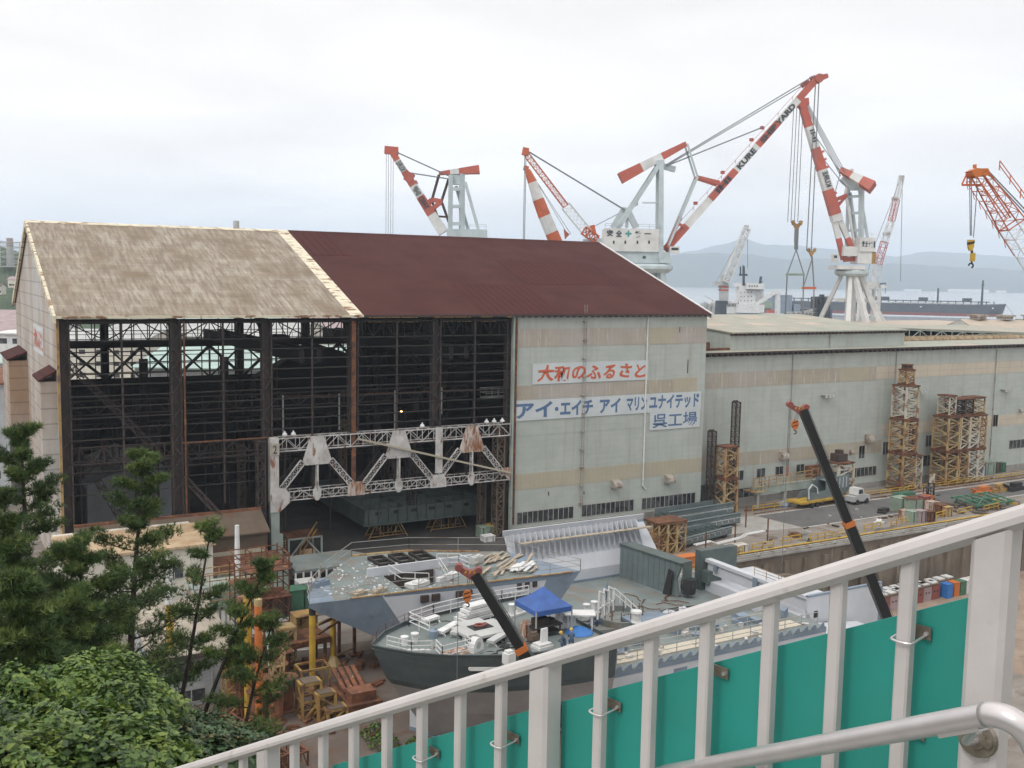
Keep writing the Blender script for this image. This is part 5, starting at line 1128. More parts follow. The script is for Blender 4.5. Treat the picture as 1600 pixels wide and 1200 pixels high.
b = MB(); b.cbox(q, 1.6, 1.2, .25, .15); b.cbox(q+Z*.25, 1.35, 1.0, .2, .15); b.build('base', m_white, o); b = MB(); b.hexa([q+v*.66 for v in (V(-.2, -.1, .65), V(.95, .1, .65), V(.95, .45, .65), V(-.2, .25, .65), V(0, .2, 2.4), V(1.05, .35, 2.4), V(1.05, .6, 2.4), V(0, .45, 2.4))]); b.build('back', m_white, o)
# hatch platform with red cable drum
q = on(750, 992); o = thing('hatch_cover', 'pale grey cross shaped hatch cover with red hose coil', 'hatch', q)
b = MB(); b.cbox(q+Z*.5, 4.6, 2.6, .22, .1); b.cbox(q+Z*.5+V(0, 0, .02), 2.6, 4.2, .22, .1); b.build('cover', m_lgrey, o)
b = MB()
for sx in (-1.9, 1.9):
    for sy in (-.9, .9): b.cbox(q+V(sx, sy, 0), .4, .4, .5, .1)
b.build('leg', m_lgrey, o); b = MB(); b.cbox(q+Z*.75, 2.0, 1.3, .05, .1); b.build('dark_pad', m_blackm, o)
b = MB()
for i in range(14):
    t0, t1 = i*.45, (i+1)*.45; b.tube(q+V(.55*math.cos(t0), .4*math.sin(t0), .86+.01*i), q+V(.55*math.cos(t1), .4*math.sin(t1), .87+.01*i), .09, n=6)
b.build('hose_coil', m_red, o)
def bench(px, py, lb, rz, L_=2.6, m=m_lgrey):
    q = on(px, py); o = thing('roller_cradle', lb, 'cradle', q, 'grey steel cradles on the deck'); ca, sa = math.cos(rz), math.sin(rz)
    b = MB(); b.cbox(q+Z*.45, L_, .7, .25, rz); b.build('beam', m, o); b = MB()
    for s_ in (-.4, .4):
        c = q+V(ca*L_*s_, sa*L_*s_, 0); b.prism([c+V(-sa*.6, ca*.6, 0), c+V(sa*.6, -ca*.6, 0), c+V(sa*.2, -ca*.2, .45), c+V(-sa*.2, ca*.2, .45)], V(ca*.15, sa*.15, 0))
    b.build('foot', m, o)
bench(701, 990, 'pale steel cradle on the deck, farthest left', .55, 3.0, m_white); bench(722, 992, 'grey steel cradle left of the cross shaped hatch cover', .55, 3.0); bench(779, 1005, 'grey steel cradle right of the hatch cover', .55, 3.0); bench(672, 976, 'white roller stand by the far railing near the bow', .3, 1.8, m_white)
q = on(745, 968); o = thing('white_louver_box', 'white louvred box inside a white rail frame at the far side of the deck', 'deck box', q)
b = MB()
for i in range(4): b.cbox(q+Z*(.25+i*.35), 4.2-i*.6, 1.6-i*.15, .26, .2)
b.build('body', m_white, o); b = MB(); b.rail([q+V(-2.8, -1.3, 0), q+V(2.4, -.4, 0), q+V(2.3, 1, 0)], 1.0, .07, 1.3, 2); b.build('rail', m_white, o)
q = on(712, 1024); o = thing('deck_opening_guard', 'white three sided guard rail around a deck opening near the edge', 'railing', q); b = MB(); b.rail([q+V(-1.4, .9, 0), q+V(-1.6, -.7, 0), q+V(1.2, -.3, 0), q+V(1.4, 1.0, 0)], 1.3, .06, 1.4, 3); b.build('rail', m_white, o); b = MB(); b.cbox(q+Z*.02, 2.6, 1.3, .25, .15); b.cbox(q+Z*.27+V(.2, .1, 0), 1.6, .7, .15, .4); b.build('plate', m_whiterust2, o)
q = on(773, 988); b = MB(); b.cbox(q+Z*.35, 3.4, 2.2, .1, -.4); b.cbox(q+V(-.8, .4, .0), .3, .3, .35, 0); b.cbox(q+V(.9, -.4, .0), .3, .3, .35, 0); b.cbox(q+V(.1, .1, .45), 1.6, 1.1, .12, -.2); b.build('white_plate', m_white, label='white flat plate on blocks beside the crane boom', cat='plate')
q = on(677, 1000); b = MB(); b.lathe(q, [(.36, 0), (.42, .1), (.42, .85), (.36, .9)], 12); b.tube(q+V(.2, 0, .9), q+V(.2, 0, 1.1), .08); b.build('blue_drum', m_blue, label='single blue drum standing on the bow deck', cat='drum')
q = on(670, 1016); b = MB()
for i in range(20): b.tube(q+V(.5*math.cos(i*.6), .5*math.sin(i*.6), .05+i*.012), q+V(.5*math.cos(i*.6+.6), .5*math.sin(i*.6+.6), .06+i*.012), .06, n=5)
b.build('rope_coil', m_rust, label='small brown rope coil on the bow deck', cat='rope')
def hoses(name, lb, cx, cy, n, rad, m, sd, zz=DKZ-.2):
    rr = random.Random(sd); b = MB()
    for i in range(n):
        a0 = rr.uniform(0, 6.28); x, y = cx+rr.uniform(-rad, rad), cy+rr.uniform(-rad, rad)*.6; pts = []
        for k in range(9): a0 += rr.uniform(-.9, .9); x += math.cos(a0)*.45; y += math.sin(a0)*.45; pts.append(V(x, y, zz+.05*(k % 2)+.015*i))
        b.path(pts, .05, 5)
    return b.build(name, m, kind='stuff', label=lb)
q = on(795, 1016); hoses('hose_tangle', 'tangle of black hoses and cables on the deck', q.x, q.y, 12, 1.6, m_blackm, 4)
q = on(690, 985); hoses('deck_cables', 'dark cables lying across the bow deck', q.x, q.y, 6, 2.2, m_dark2, 6)
# blue canopy tent
q = on(848, 985); o = thing('canopy_tent', 'blue pop up canopy tent standing on the ship deck', 'tent', q)
hw = 1.9; b = MB(); t = .08
cs_ = [q+V(x, y, 2.55) for x, y in ((-hw, -hw), (hw, -hw), (hw, hw), (-hw, hw))]; ap = q+Z*4.1
for i in range(4):
    a, c = cs_[i], cs_[(i+1) % 4]; m1 = (a+ap)/2-Z*.14; m2 = (c+ap)/2-Z*.14
    b.poly([a, c, m2, m1]); b.poly([m1, m2, ap]); b.poly([a-Z*.45, c-Z*.45, c, a])
o2 = b.build('canopy', m_tarp, o); sm = o2.modifiers.new('thick', 'SOLIDIFY'); sm.thickness = .03
for x, y in ((-hw, -hw), (hw, -hw), (hw, hw), (-hw, hw)):
    b = MB(); b.box(q.x+x*.98-.05, q.x+x*.98+.05, q.y+y*.98-.05, q.y+y*.98+.05, q.z, q.z+2.5); b.build('leg', m_frame, o)
q2 = on(850, 992); o = thing('tent_bench', 'dark machine bench under the blue canopy tent', 'bench', q2); b = MB(); b.cbox(q2+Z*.9, 3.0, 1.5, .15, .1); b.cbox(q2+V(0, 0, .3), 2.8, 1.4, .12, .1); b.cbox(q2+V(-.4, 0, 1.05), 1.4, .9, .6, .1); b.build('top', m_dark, o); b = MB()
for sx in (-1.3, 1.3):
    for sy in (-.6, .6): b.cbox(q2+V(sx, sy, 0), .12, .12, .9, .1)
b.build('leg', m_dark2, o); b = MB(); b.lathe(q2+V(.7, .2, 1.05), [(.5, 0), (.5, .3), (.2, .32)], 10); b.build('cable_drum', m_blackm, o)
q = on(905, 981); b = MB(); b.cbox(q+Z*1.35, 2.8, 1.6, .1, -.5)
for sx in (-1.1, 1.1):
    for sy in (-.6, .6): b.cbox(q+V(sx*.88+sy*.48, -sx*.48+sy*.88, 0), .1, .1, 1.35, 0)
b.build('white_table', m_white, label='white topped table behind the bright blue sheet', cat='table')
q = on(905, 988); b = MB(); rr = random.Random(3); pr = []
for i in range(7): pr.append((1.35-i*.2+rr.uniform(-.1, .1), .12*i**.9))
b.lathe(q, pr, 11); b.build('blue_sheet', m_tarpb, label='bright blue plastic sheet draped over gear on the deck', cat='sheet')
# folded white davit frames
q = on(950, 965); o = thing('davit_frame', 'white folded steel frames standing upright on the far deck', 'frame', q); b = MB()
for i in range(3):
    c = q+V(-1.2+i*.8, .4*i, 0); b.path([c, c+V(.3, .2, 2.6), c+V(1.0, .4, 2.2), c+V(.9, .2, .2)], .09); b.path([c+V(.1, .1, .9), c+V(1.0, .3, 1.2)], .07); b.path([c+V(.2, .1, 1.8), c+V(1, .3, .4)], .07)
b.build('frame', m_white, o); b = MB(); c = q+V(-.3, .8, .4); b.prism([c, c+V(1.0, .2, 0), c+V(.9, .2, 2.9)], (0, .1, 0)); b.build('blue_plate', m_blue, o)
q = on(975, 970); o = thing('deck_ladder', 'white railed ladder with bollard right of the folded frames', 'ladder', q); b = MB(); b.rail([q+V(-.6, .8, 2.0), q+V(1.0, -.6, .3)], 1.0, .07, .6, 2); b.lathe(q+V(.8, -.8, 0), [(.5, 0), (.4, .2), (.4, .8), (.55, .9), (.5, 1.1)], 10); b.build('rail', m_white, o)
q = on(900, 1005); b = MB(); b.lathe(q+V(-1, -.6, 0), [(.45, 0), (.45, .12), (.3, .2)], 12); b.build('manhole_cap', m_white, label='round white manhole cap on deck left of the workers', cat='cap')
for i, (px, py, lb) in enumerate(((795, 1040, 'white upright box beside the crane boom at the deck edge'), (822, 994, 'red and white valve stand at the boom'), (833, 1001, 'brown small box near the white seat casting'))):
    q = on(px, py); b = MB(); b.cbox(q, .9, .7, (1.1, 1.2, .6)[i], .3); b.cbox(q+Z*(1.1, 1.2, .6)[i], .6, .5, .2, .1); b.build('deck_box', (m_white, m_whiterust2, m_brown)[i], label=lb, cat='box')
# two crouching workers
def worker(px, py, lb, face, bend, seed, zz=DKZ-.28):
    q = at(px, py, zz); o = thing('person', lb, 'person', q); s_, c_ = math.sin(face), math.cos(face)
    def P(f, l, z): return q+V(f*c_-l*s_, f*s_+l*c_, z)
    bm = bpy.data.meshes.new('body'); hip = P(-.12, 0, .52); chest = P(.12*bend, 0, .98); neck = P(.2*bend, 0, 1.2); head = P(.28*bend, 0, 1.36); top = P(.30*bend, 0, 1.50)
    vs = [hip, chest, neck, head, top]; rs = [.17, .19, .075, .105, .08]; es = [(0, 1), (1, 2), (2, 3), (3, 4)]
    for sd in (-1, 1):
        i = len(vs); vs += [P(-.08, .12*sd, .48), P(.34, .16*sd, .50), P(.12, .15*sd, .10), P(.28, .16*sd, .05)]; rs += [.11, .085, .06, .055]; es += [(0, i), (i, i+1), (i+1, i+2), (i+2, i+3)]
        j = len(vs); vs += [P(.1*bend, .22*sd, 1.08), P(.24, .27*sd, .82), P(.48, .16*sd, .70), P(.56, .12*sd, .67)]; rs += [.075, .058, .045, .04]; es += [(1, j), (j, j+1), (j+1, j+2), (j+2, j+3)]
    bm.from_pydata([tuple(v-q) for v in vs], es, []); ob = bpy.data.objects.new('body', bm); COL.objects.link(ob); ob.parent = o; ORI[ob.name] = q
    sk = ob.modifiers.new('skin', 'SKIN'); 
    for k, r in enumerate(rs): bm.skin_vertices[0].data[k].radius = (r, r)
    bm.skin_vertices[0].data[0].use_root = True; ss = ob.modifiers.new('sub', 'SUBSURF'); ss.levels = 1; ss.render_levels = 1
    dg = bpy.context.evaluated_depsgraph_get(); me = bpy.data.meshes.new_from_object(ob.evaluated_get(dg)); ob.modifiers.clear(); ob.data = me
    me.materials.clear(); me.materials.append(m_denim); me.materials.append(m_skin)
    me.polygons.foreach_set('material_index', [1 if p.center.z > 1.22 else 0 for p in me.polygons]); me.polygons.foreach_set('use_smooth', [True]*len(me.polygons))
    b = MB(); b.lathe(head+V(.0, 0, .06), [(.17, -.02), (.165, 0), (.15, .08), (.09, .15), (.02, .17)], 10); b.build('helmet', m_helm, o); return o
worker(882, 1014, 'worker in blue overalls and yellow helmet crouching on deck, left one', 2.6, 1.2, 1); worker(893, 1010, 'worker in blue overalls and yellow helmet bending on deck, right one', 1.2, .9, 2)
for i, (px, py) in enumerate(((925, 983), (935, 980))): worker(px, py, ('dark blue clothed worker sitting beyond the blue sheet, left one', 'dark blue clothed worker sitting beyond the blue sheet, right one')[i], 2.0, .8, 5+i, 5.4)
# aft midsection of the ship, lower deck, saw-toothed bulwark
ms = thing('ship_midsection', 'pale grey and blue ship mid section with saw toothed deck edge', 'ship block', (66, 77, 0))
a0, a1 = at(900, 1060, 4.8), at(1262, 974, 4.8)
mx0, mx1, my0, my1 = 51.9, 80.0, 72.6, 79.6
b = MB(); b.box(mx0, mx1, my0, my0+.3, .3, 4.4); b.box(mx1-.3, mx1, my0+.3, my1, .3, 4.4); b.box(mx0, mx1-.3, my1-.3, my1, .3, 4.4); b.build('shell', m_pale, ms)
b = MB(); b.box(mx0, mx1, my0-.03, my0-.002, 4.0, 4.4); b.box(60, 61.6, my0-.03, my0-.002, 1.2, 3.6); b.box(73, 75, my0-.03, my0-.002, 1.5, 3.6); b.box(mx0, mx0+.8, my0-.03, my0-.002, .3, 3.6); b.build('blue_seam', m_blue, ms)
b = MB(); b.box(mx0, mx1, my0, my1, 4.4, 4.5); b.build('deck', m_deck, ms)
b = MB(); nT = 24
for i in range(nT):
    x0 = mx0+(mx1-mx0)*i/nT; x1 = x0+(mx1-mx0)/nT*.8; b.prism([(x0, my0, 4.5), (x1, my0, 4.5), (x1-.1, my0, 4.95), (x1-.35, my0, 4.95)], (0, .12, 0))
b.build('saw_tooth_edge', m_blue, ms)
b = MB(); b.rail([(mx0, my0+1.2, 4.5), (mx1, my0+1.2, 4.5)], 1.2, .06, 2.2, 2); b.rail([(mx0, my0+3.6, 4.5), (mx1-3, my0+3.6, 4.5)], 1.2, .06, 2.2, 2); b.build('railing', m_frame, ms)
b = MB(); b.box(mx0+1, mx1-2, my0+1.5, my0+3.2, 4.505, 4.56); b.build('walkway', m_bandw, ms)
b = MB()
for i in range(14):
    p = V(RND.uniform(52.5, 79), RND.uniform(76.5, 79), 4.51); b.cbox(p, RND.uniform(.6, 2.6), RND.uniform(.5, 1.4), RND.uniform(.2, 1.0), RND.uniform(0, 3))
b.build('deck_gear', m_blue, label='mixed steel gear lying on the mid section deck', kind='stuff')
b = MB()
for i in range(40):
    p = V(RND.uniform(52.5, 79), RND.uniform(73.3, 79.2), 4.51); b.cbox(p, RND.uniform(.2, .9), RND.uniform(.2, .6), RND.uniform(.08, .5), RND.uniform(0, 3))
b.build('deck_litter', m_whiterust, label='small white fittings scattered over the mid section deck', kind='stuff')
q = at(972, 968, .96); o = thing('turret_ring', 'rust spotted ring seat with upright posts on the deck', 'ring', q); b = MB(); pr = [(3.2, 0), (3.2, .7), (2.9, .7), (2.9, .05)]; b.lathe(q, pr, 26); b.build('ring', m_deck, o); b = MB()
for i in range(14): a = i/14*6.28; b.bar(q+V(2.4*math.cos(a), 2.4*math.sin(a), .06), q+V(2.4*math.cos(a), 2.4*math.sin(a), 1.6), .07)
b.build('post', m_rust, o, kind=None)
q = at(1010, 975, .96); b = MB(); b.cbox(q+Z*.6, 5.2, 2.8, .25, .0); b.cbox(q, 4.8, 2.4, .6, 0); b.build('perforated_plate', m_blue, label='blue raised plate block on the mid deck before the railing', cat='plate')
# ---------------------------------------------------------------- bow block A on yellow pillars
ba = thing('bow_block', 'blue grey upper bow block with littered deck and hatch, standing on yellow pillars', 'ship block', (46, 95, 0))
dk = [V(31.0, 91.6, 0), V(60.4, 89.2, 0), V(57.2, 99.6, 0), V(47.2, 104.6, 0), V(40.6, 105.4, 0), V(34.5, 98.4, 0), V(31.6, 94.0, 0)]
HB0, HB1 = at(612, 918, DKZ), at(735, 900, DKZ)
hx0, hx1, hy0, hy1 = 40.8, 46.9, 92.0, 97.2
def dz(p, z): return V(p.x, p.y, z)
b = MB(); T_ = DKZ
outer = [dz(p, T_) for p in dk]; hole = [V(hx0, hy0, T_), V(hx1, hy0, T_), V(hx1, hy1, T_), V(hx0, hy1, T_)]
b.poly([outer[0], outer[1], hole[1], hole[0]]); b.poly([outer[1], outer[2], hole[2], hole[1]]); b.poly([outer[2], outer[3], outer[4], hole[3], hole[2]]); b.poly([outer[4], outer[5], outer[6], outer[0], hole[0], hole[3]])
b.build('deck', m_deck, ba)
b = MB(); b.poly([V(31.0, 91.6, T_+.012), V(33.4, 91.45, T_+.012), V(35.2, 98.3, T_+.012), V(34.5, 98.4, T_+.012), V(31.6, 94.0, T_+.012)]); b.poly([V(55.2, 89.7, T_+.012), V(60.3, 89.25, T_+.012), V(57.3, 99.3, T_+.012), V(56.2, 97, T_+.012)]); b.build('blue_deck_end', m_blue, ba)
# near side shell (flared inwards below)
def side(x, z):
    y = 91.6-(x-31.0)*(2.4/29.4); return V(x, y+(T_-z)*(.16 if x < 40 else .03), z)
b = MB(); low = [(31.0, 8.2), (33.2, 6.9), (36.5, 5.0), (39.5, 3.2), (42.2, 2.3)]
b.poly([side(31.0, T_), *[side(x, z) for x, z in low], side(38.6, 2.9)+V(0, 0, 0) if False else side(42.2, 2.3), side(38.2, T_)]); b.build('flared_bow_plate', m_blue, ba)
b = MB(); b.poly([side(38.2, T_), side(42.2, 2.3), side(54.2, 2.3), side(56.5, T_)]); b.build('side_shell', m_pale, ba)
b = MB(); b.poly([side(56.5, T_), side(54.2, 2.3), side(55.6, 2.5), side(60.4, T_)]); b.poly([side(60.4, T_), side(55.6, 2.5), V(55.4, 97, 3.0), dz(dk[2], T_)]); b.build('end_plate', m_blue, ba)
off = V(0, -.03, 0)
b = MB(); b.poly([side(38.4, T_-.02)+off, side(38.6, 8.0)+off, side(56.4, 8.1)+off, side(56.55, T_-.02)+off]); b.build('blue_top_strake', m_blue, ba)
b = MB(); b.poly([side(39.9, 4.5)+off, side(42.2, 2.35)+off, side(54.1, 2.35)+off, side(54.6, 4.7)+off, side(49.0, 4.6)+off, side(48.9, 4.9)+off]); b.poly([side(48.9, 7.7)+off, side(49.0, 4.6)+off, side(50.4, 4.6)+off, side(50.2, 7.7)+off]); b.build('teal_strake', m_teald, ba)
b = MB()
for x in (42.2, 43.4, 46.0, 46.9): b.hexa([side(x, 7.4)+V(0, -.35, 0), side(x+.8, 7.4)+V(0, -.35, 0), side(x+.8, 7.4), side(x, 7.4), side(x, 8.1)+V(0, -.35, 0), side(x+.8, 8.1)+V(0, -.35, 0), side(x+.8, 8.1), side(x, 8.1)])
for x in (52.9, 53.8, 54.7): b.hexa([side(x, 7.5)+V(0, -.12, 0), side(x+.5, 7.5)+V(0, -.12, 0), side(x+.5, 7.5), side(x, 7.5), side(x, 8.1)+V(0, -.12, 0), side(x+.5, 8.1)+V(0, -.12, 0), side(x+.5, 8.1), side(x, 8.1)])
b.build('chock_opening', m_dark2, ba)
b = MB()
for i in range(6): x = 50.6+i*.55; b.bar(side(x, 7.3)+V(0, -.12, 0), side(x+.1, 4.4)+V(0, -.12, 0), .12)
for z in (5.2, 6.3, 7.2): b.bar(side(50.4, z)+V(0, -.15, 0), side(53.6, z)+V(0, -.15, 0), .09)
b.build('side_frames', m_white, ba)
b = MB()   # bottom and bow side closing, far side
b.poly([side(31.0, 8.2), side(33.2, 6.9), side(36.5, 5.0), V(41.5, 104.2, 5.4), dz(dk[4], 8.2), dz(dk[5], 8.2), dz(dk[6], 8.2)]); b.poly([side(36.5, 5.0), side(39.5, 3.2), side(42.2, 2.3), side(55.0, 2.4), V(55.4, 97, 3.0), V(47.2, 103.5, 5.0), V(41.5, 104.2, 5.4)])
for i in range(2, 6): b.poly([dz(dk[i], T_), dz(dk[i+1], T_), dz(dk[i+1], 8.0), dz(dk[i], 8.0)])
b.build('underside', m_teald, ba)
b = MB(); h = 1.6   # recess walls, white inner side
b.poly([V(hx0, hy1, T_), V(hx1, hy1, T_), V(hx1, hy1, T_-2.4), V(hx0, hy1, T_-2.4)]); b.poly([V(hx0, hy0, T_), V(hx0, hy1, T_), V(hx0, hy1, T_-2.4), V(hx0, hy0, T_-2.4)]); b.poly([V(hx1, hy0, T_), V(hx1, hy1, T_), V(hx1, hy1, T_-2.4), V(hx1, hy0, T_-2.4)])
b.box(hx0-1.6, hx1+4.6, hy1+.02, hy1+.3, T_+.01, T_+.9); b.build('coaming', m_pale, ba)
b = MB(); b.poly([V(hx0, hy0, T_-2.4), V(hx1, hy0, T_-2.4), V(hx1, hy1, T_-2.4), V(hx0, hy1, T_-2.4)]); b.box(hx0+.2, hx1-.2, hy1-.12, hy1-.01, T_-2.3, T_-.05); b.build('recess_dark_lining', m_dark2, ba)  # floor and dark sheet on the back wall; recess shade is in the colour
b = MB(); b.rail([(hx0+3, hy0+.1, T_), (hx0+.6, hy0+1.6, T_), (hx0+.6, hy1-.4, T_)], 1.2, .06, 1.2, 2); b.rail([(hx1-1, hy0, T_), (hx1+.4, hy1-.2, T_)], 1.2, .05, 1.4, 2); b.rail([(hx1+.5, hy1+.5, T_), (hx1+2.6, hy1-.6, T_), (hx1+2.8, hy1-2.6, T_)], 1.4, .06, 1.1, 3); b.build('white_guard', m_white, ba)
b = MB(); per = [dz(p, T_) for p in dk]; b.rail([per[5], per[6], per[0]], 1.3, .06, 1.6, 2); b.rail([per[0], per[1]], 1.25, .045, 3.4, 2); b.rail([per[1], per[2]], 1.3, .045, 4, 2); b.rail([per[2], per[3], per[4], per[5]], 1.6, .05, 4.2, 2); b.build('rope_rail', m_pipe, ba)
b = MB(); b.bar(per[0]+Z*.08+V(4, -.3, 0), per[1]+Z*.08+V(-1, 0, 0), .18, .12); b.bar(per[3]+Z*.1, per[4]+Z*.1, .2); b.bar(per[2]+Z*.1+V(-3, 1.2, 0), per[3]+Z*.1, .15); b.build('edge_bar', m_yelrust, ba)
for i, (px, py) in enumerate(((597, 879), (629, 875), (661, 871))):
    q = at(px, py, T_+.02); b = MB(); b.box(q.x-1.0, q.x-.8, q.y-1.6, q.y+1.8, q.z, q.z+.35); b.box(q.x+.6, q.x+.8, q.y-1.6, q.y+1.8, q.z, q.z+.35)
    for y in (-1.6, 0, 1.6): b.box(q.x-.8, q.x+.6, q.y+y, q.y+y+.2, q.z, q.z+.35)
    b.build('deck_grating', m_dark, label=('dark ladder like steel frame on the bow block, left one', 'dark ladder like steel frame on the bow block, middle one', 'dark ladder like steel frame on the bow block, right one')[i], cat='frame', group='dark steel frames lying on the bow block')
b = MB(); rr = random.Random(11)
for i in range(26):
    q = at(rr.uniform(755, 838), rr.uniform(868, 893), T_+.05+rr.uniform(0, .25)); a = -.9+rr.uniform(-.25, .25); Ls = rr.uniform(2.0, 4.6); b.cbox(q, .28, Ls, .07, a)
b.build('plank_pile', [m_wood], label='pile of scaffold planks lying on the bow block deck', cat='planks')
b = MB(); rr = random.Random(12)
for i in range(9):
    q = at(rr.uniform(800, 830), rr.uniform(880, 892), T_+.35+rr.uniform(0, .1)); b.cbox(q, .35, rr.uniform(2, 3.4), .07, -.95+rr.uniform(-.1, .1))
b.build('pale_planks', m_white, label='pale new planks on top of the plank pile', cat='planks')
b = MB(); rr = random.Random(13)
for i in range(260):
    q = at(rr.gauss(600, 60), rr.uniform(876, 936), T_+.015) if i < 270 else at(rr.uniform(640, 800), rr.uniform(862, 900), T_+.015)
    if i % 9 == 0: q = at(rr.gauss(660, 6), rr.gauss(892, 4), T_+.015)
    if not (q.x > 33.5 and q.y < 103 and q.y > 90.9 and q.x < 56) or (hx0-.3 < q.x < hx1+.3 and hy0-.3 < q.y < hy1+.5): continue
    if q.y > 98.4+(q.x-34.5)*1.1: continue
    if q.y > 104.8-(q.x-47)*.48: continue
    s_ = rr.uniform(.04, .16); b.cbox(q, s_*rr.uniform(1, 3.2), s_, s_*rr.uniform(.4, 1.4), rr.uniform(0, 3))
b.build('deck_litter', m_white, label='small white brackets and scraps scattered over the bow block deck', kind='stuff')
for i, (px, py, w_, d_, h, m, lb) in enumerate(((560, 928, 1.6, 1.0, .25, m_wood, 'cream board lying near the bow end of the bow block'), (592, 925, 1.7, .7, .3, m_wood, 'cream board lying on the bow block left of the hatch'), (652, 915, 2.4, 1.3, .4, m_white, 'white flat plate at the near edge of the hatch'), (700, 905, 3.2, .5, .5, m_white, 'white pipe piece right of the hatch'), (500, 915, 1.8, .9, .5, m_blue, 'blue mooring fitting on the bow block tip'), (745, 880, 1.6, .8, .8, m_lgrey, 'grey drum by the plank pile'))):
    q = at(px, py, T_+.02); b = MB(); b.cbox(q, w_, d_, h, .4); b.cbox(q+V(.1, 0, h), w_*.6, d_*.5, .12, .7); b.build('deck_part', m, label=lb, cat='part')
def pillar(x, y, z1, r, m, lb, foot=True):
    o = thing('support_pillar', lb, 'pillar', (x, y, 0), 'yellow support pillars under the bow block')
    b = MB(); b.tube((x, y, .1), (x, y, z1), r, n=12); b.build('post', m, o)
    b = MB(); b.lathe((x, y, .0), [(r*3.2, 0), (r*3.2, .12), (r*1.3, .9), (r*1.05, 1.0)], 8); b.build('base', m_yelrust, o)
    b = MB(); b.tube((x, y, z1), (x, y, z1+.9), r*1.02, n=12); b.build('head', m_blackm, o)
    if foot:
        b = MB()
        for sx in (-1.4, 1.4):
            for sy in (-1.0, 1.0): b.bar((x+sx, y+sy, 0), (x+sx, y+sy, 2.2), .2)
        for sy in (-1, 1): b.bar((x-1.4, y+sy, 2.2), (x+1.4, y+sy, 2.2), .2)
        for sx in (-1.4, 1.4): b.bar((x+sx, y-1, 2.2), (x+sx, y+1, 2.2), .2)
        b.build('foot_guard', m_yellowd, o)
    return o
pillar(31.5, 92.2, 7.3, .32, m_yellow, 'tall yellow pillar under the tip of the bow block'); pillar(35.3, 96.9, 6.5, .3, m_yellow, 'yellow pillar behind the bow tip pillar', False); pillar(55.8, 95.5, 3.4, .3, m_yellow, 'yellow pillar at the right end of the bow block', False)
for i, (x, y) in enumerate(((36.7, 98.9), (38.2, 98.4))):
    b = MB(); b.bar((x, y, 0), (x, y, 5.6), .3); b.bar((x-.2, y, 5.6), (x+1.4, y, 5.6), .25); b.cbox((x, y, 0), 1.0, 1.0, .2, 0); b.build('rusty_prop', m_rust, label=('rusty prop under the bow block, left of two', 'rusty prop under the bow block, right of two')[i], cat='prop', group='rusty props under the bow block')
b = MB(); b.bar((33, 95, 5.2), (38.5, 98.3, 5.2), .25); b.bar((33, 95, 4.2), (38.5, 98.3, 5.0), .2); b.bar((35, 96.6, .9), (38, 98.2, .9), .14); b.build('brace_beam', m_yelrust, label='rusty yellow brace beams between pillars under the bow block', cat='beam')
# small teal flat panel left of block A
q = at(450, 893, 2.6); pf = [at(462, 896, 2.6), at(557, 884, 2.6), at(590, 872, 2.6), at(540, 862, 2.6), at(440, 874, 2.6)]
o = thing('flat_panel', 'flat grey blue ship panel on white supports left of the bow block', 'ship panel', pf[0])
b = MB(); b.prism([p for p in pf], (0, 0, .3)); b.build('plate', m_deck, o)
b = MB()
for t in np.linspace(0, 1, 9):
    p = pf[0].lerp(pf[1], t); b.bar(p-Z*2.2, p, .18); 
b.bar(pf[0]-Z*1.1, pf[1]-Z*1.1, .14); b.bar(pf[0]-Z*2.2, pf[1]-Z*2.2, .14); b.build('white_rack', m_white, o)
# ---------------------------------------------------------------- white ribbed inner hull block, green bulkhead, tank top
wb = thing('ribbed_hull_block', 'big pale grey curved hull panel with a row of ribs along its top', 'ship block', (75, 107, 0))
wx0, wx1, WY = 62.5, 86.2, 107.0
def wp(x, z): return V(x-(z*.28 if x > 80 else 0), WY+.45*max(0, z-2.5)**1.1, z)
zs = [0.4, 2.5, 4.2, 5.6, 7.4]; b = MB()
for i in range(4): b.poly([wp(wx0, zs[i]), wp(wx1, zs[i]), wp(wx1, zs[i+1]), wp(wx0, zs[i+1])])
b.build('shell_plate', m_pale, wb)
b = MB(); b.box(wx0, wx1+.1, WY-.1, WY-.01, .3, 1.2); b.hexa([wp(wx1-.9, .4)+off, wp(wx1+.1, .4)+off, wp(wx1+.1, .4), wp(wx1-.9, .4), wp(wx1-.9, 7.4)+off*2, wp(wx1+.1, 7.4)+off*2, wp(wx1+.1, 7.4), wp(wx1-.9, 7.4)]); b.hexa([wp(77.3, .4)+off, wp(78.6, .4)+off, wp(78.6, .4), wp(77.3, .4), wp(77.3, 7.4)+off, wp(78.6, 7.4)+off, wp(78.6, 7.4), wp(77.3, 7.4)]); b.build('blue_seam', m_blue, wb)
b = MB(); nr = 26
for i in range(nr):
    x = wx0+.5+(wx1-2.6-wx0)*i/(nr-1); b.prism([wp(x, 7.35), wp(x, 4.3), wp(x, 5.0)+V(0, -.6, 0), wp(x, 6.3)+V(0, -1.1, 0), wp(x, 7.35)+V(0, -1.2, .6)], (.09, 0, 0))
b.build('rib', m_pale, wb, kind=None)
b = MB(); b.prism([wp(wx0-.2, 7.4), wp(wx0-.2, 7.4)+V(0, -.2, .75), wp(wx0-.2, 7.4)+V(0, .1, .75)], (wx1-wx0-1.7, 0, 0)); b.build('top_flange', m_pale, wb)
b = MB()
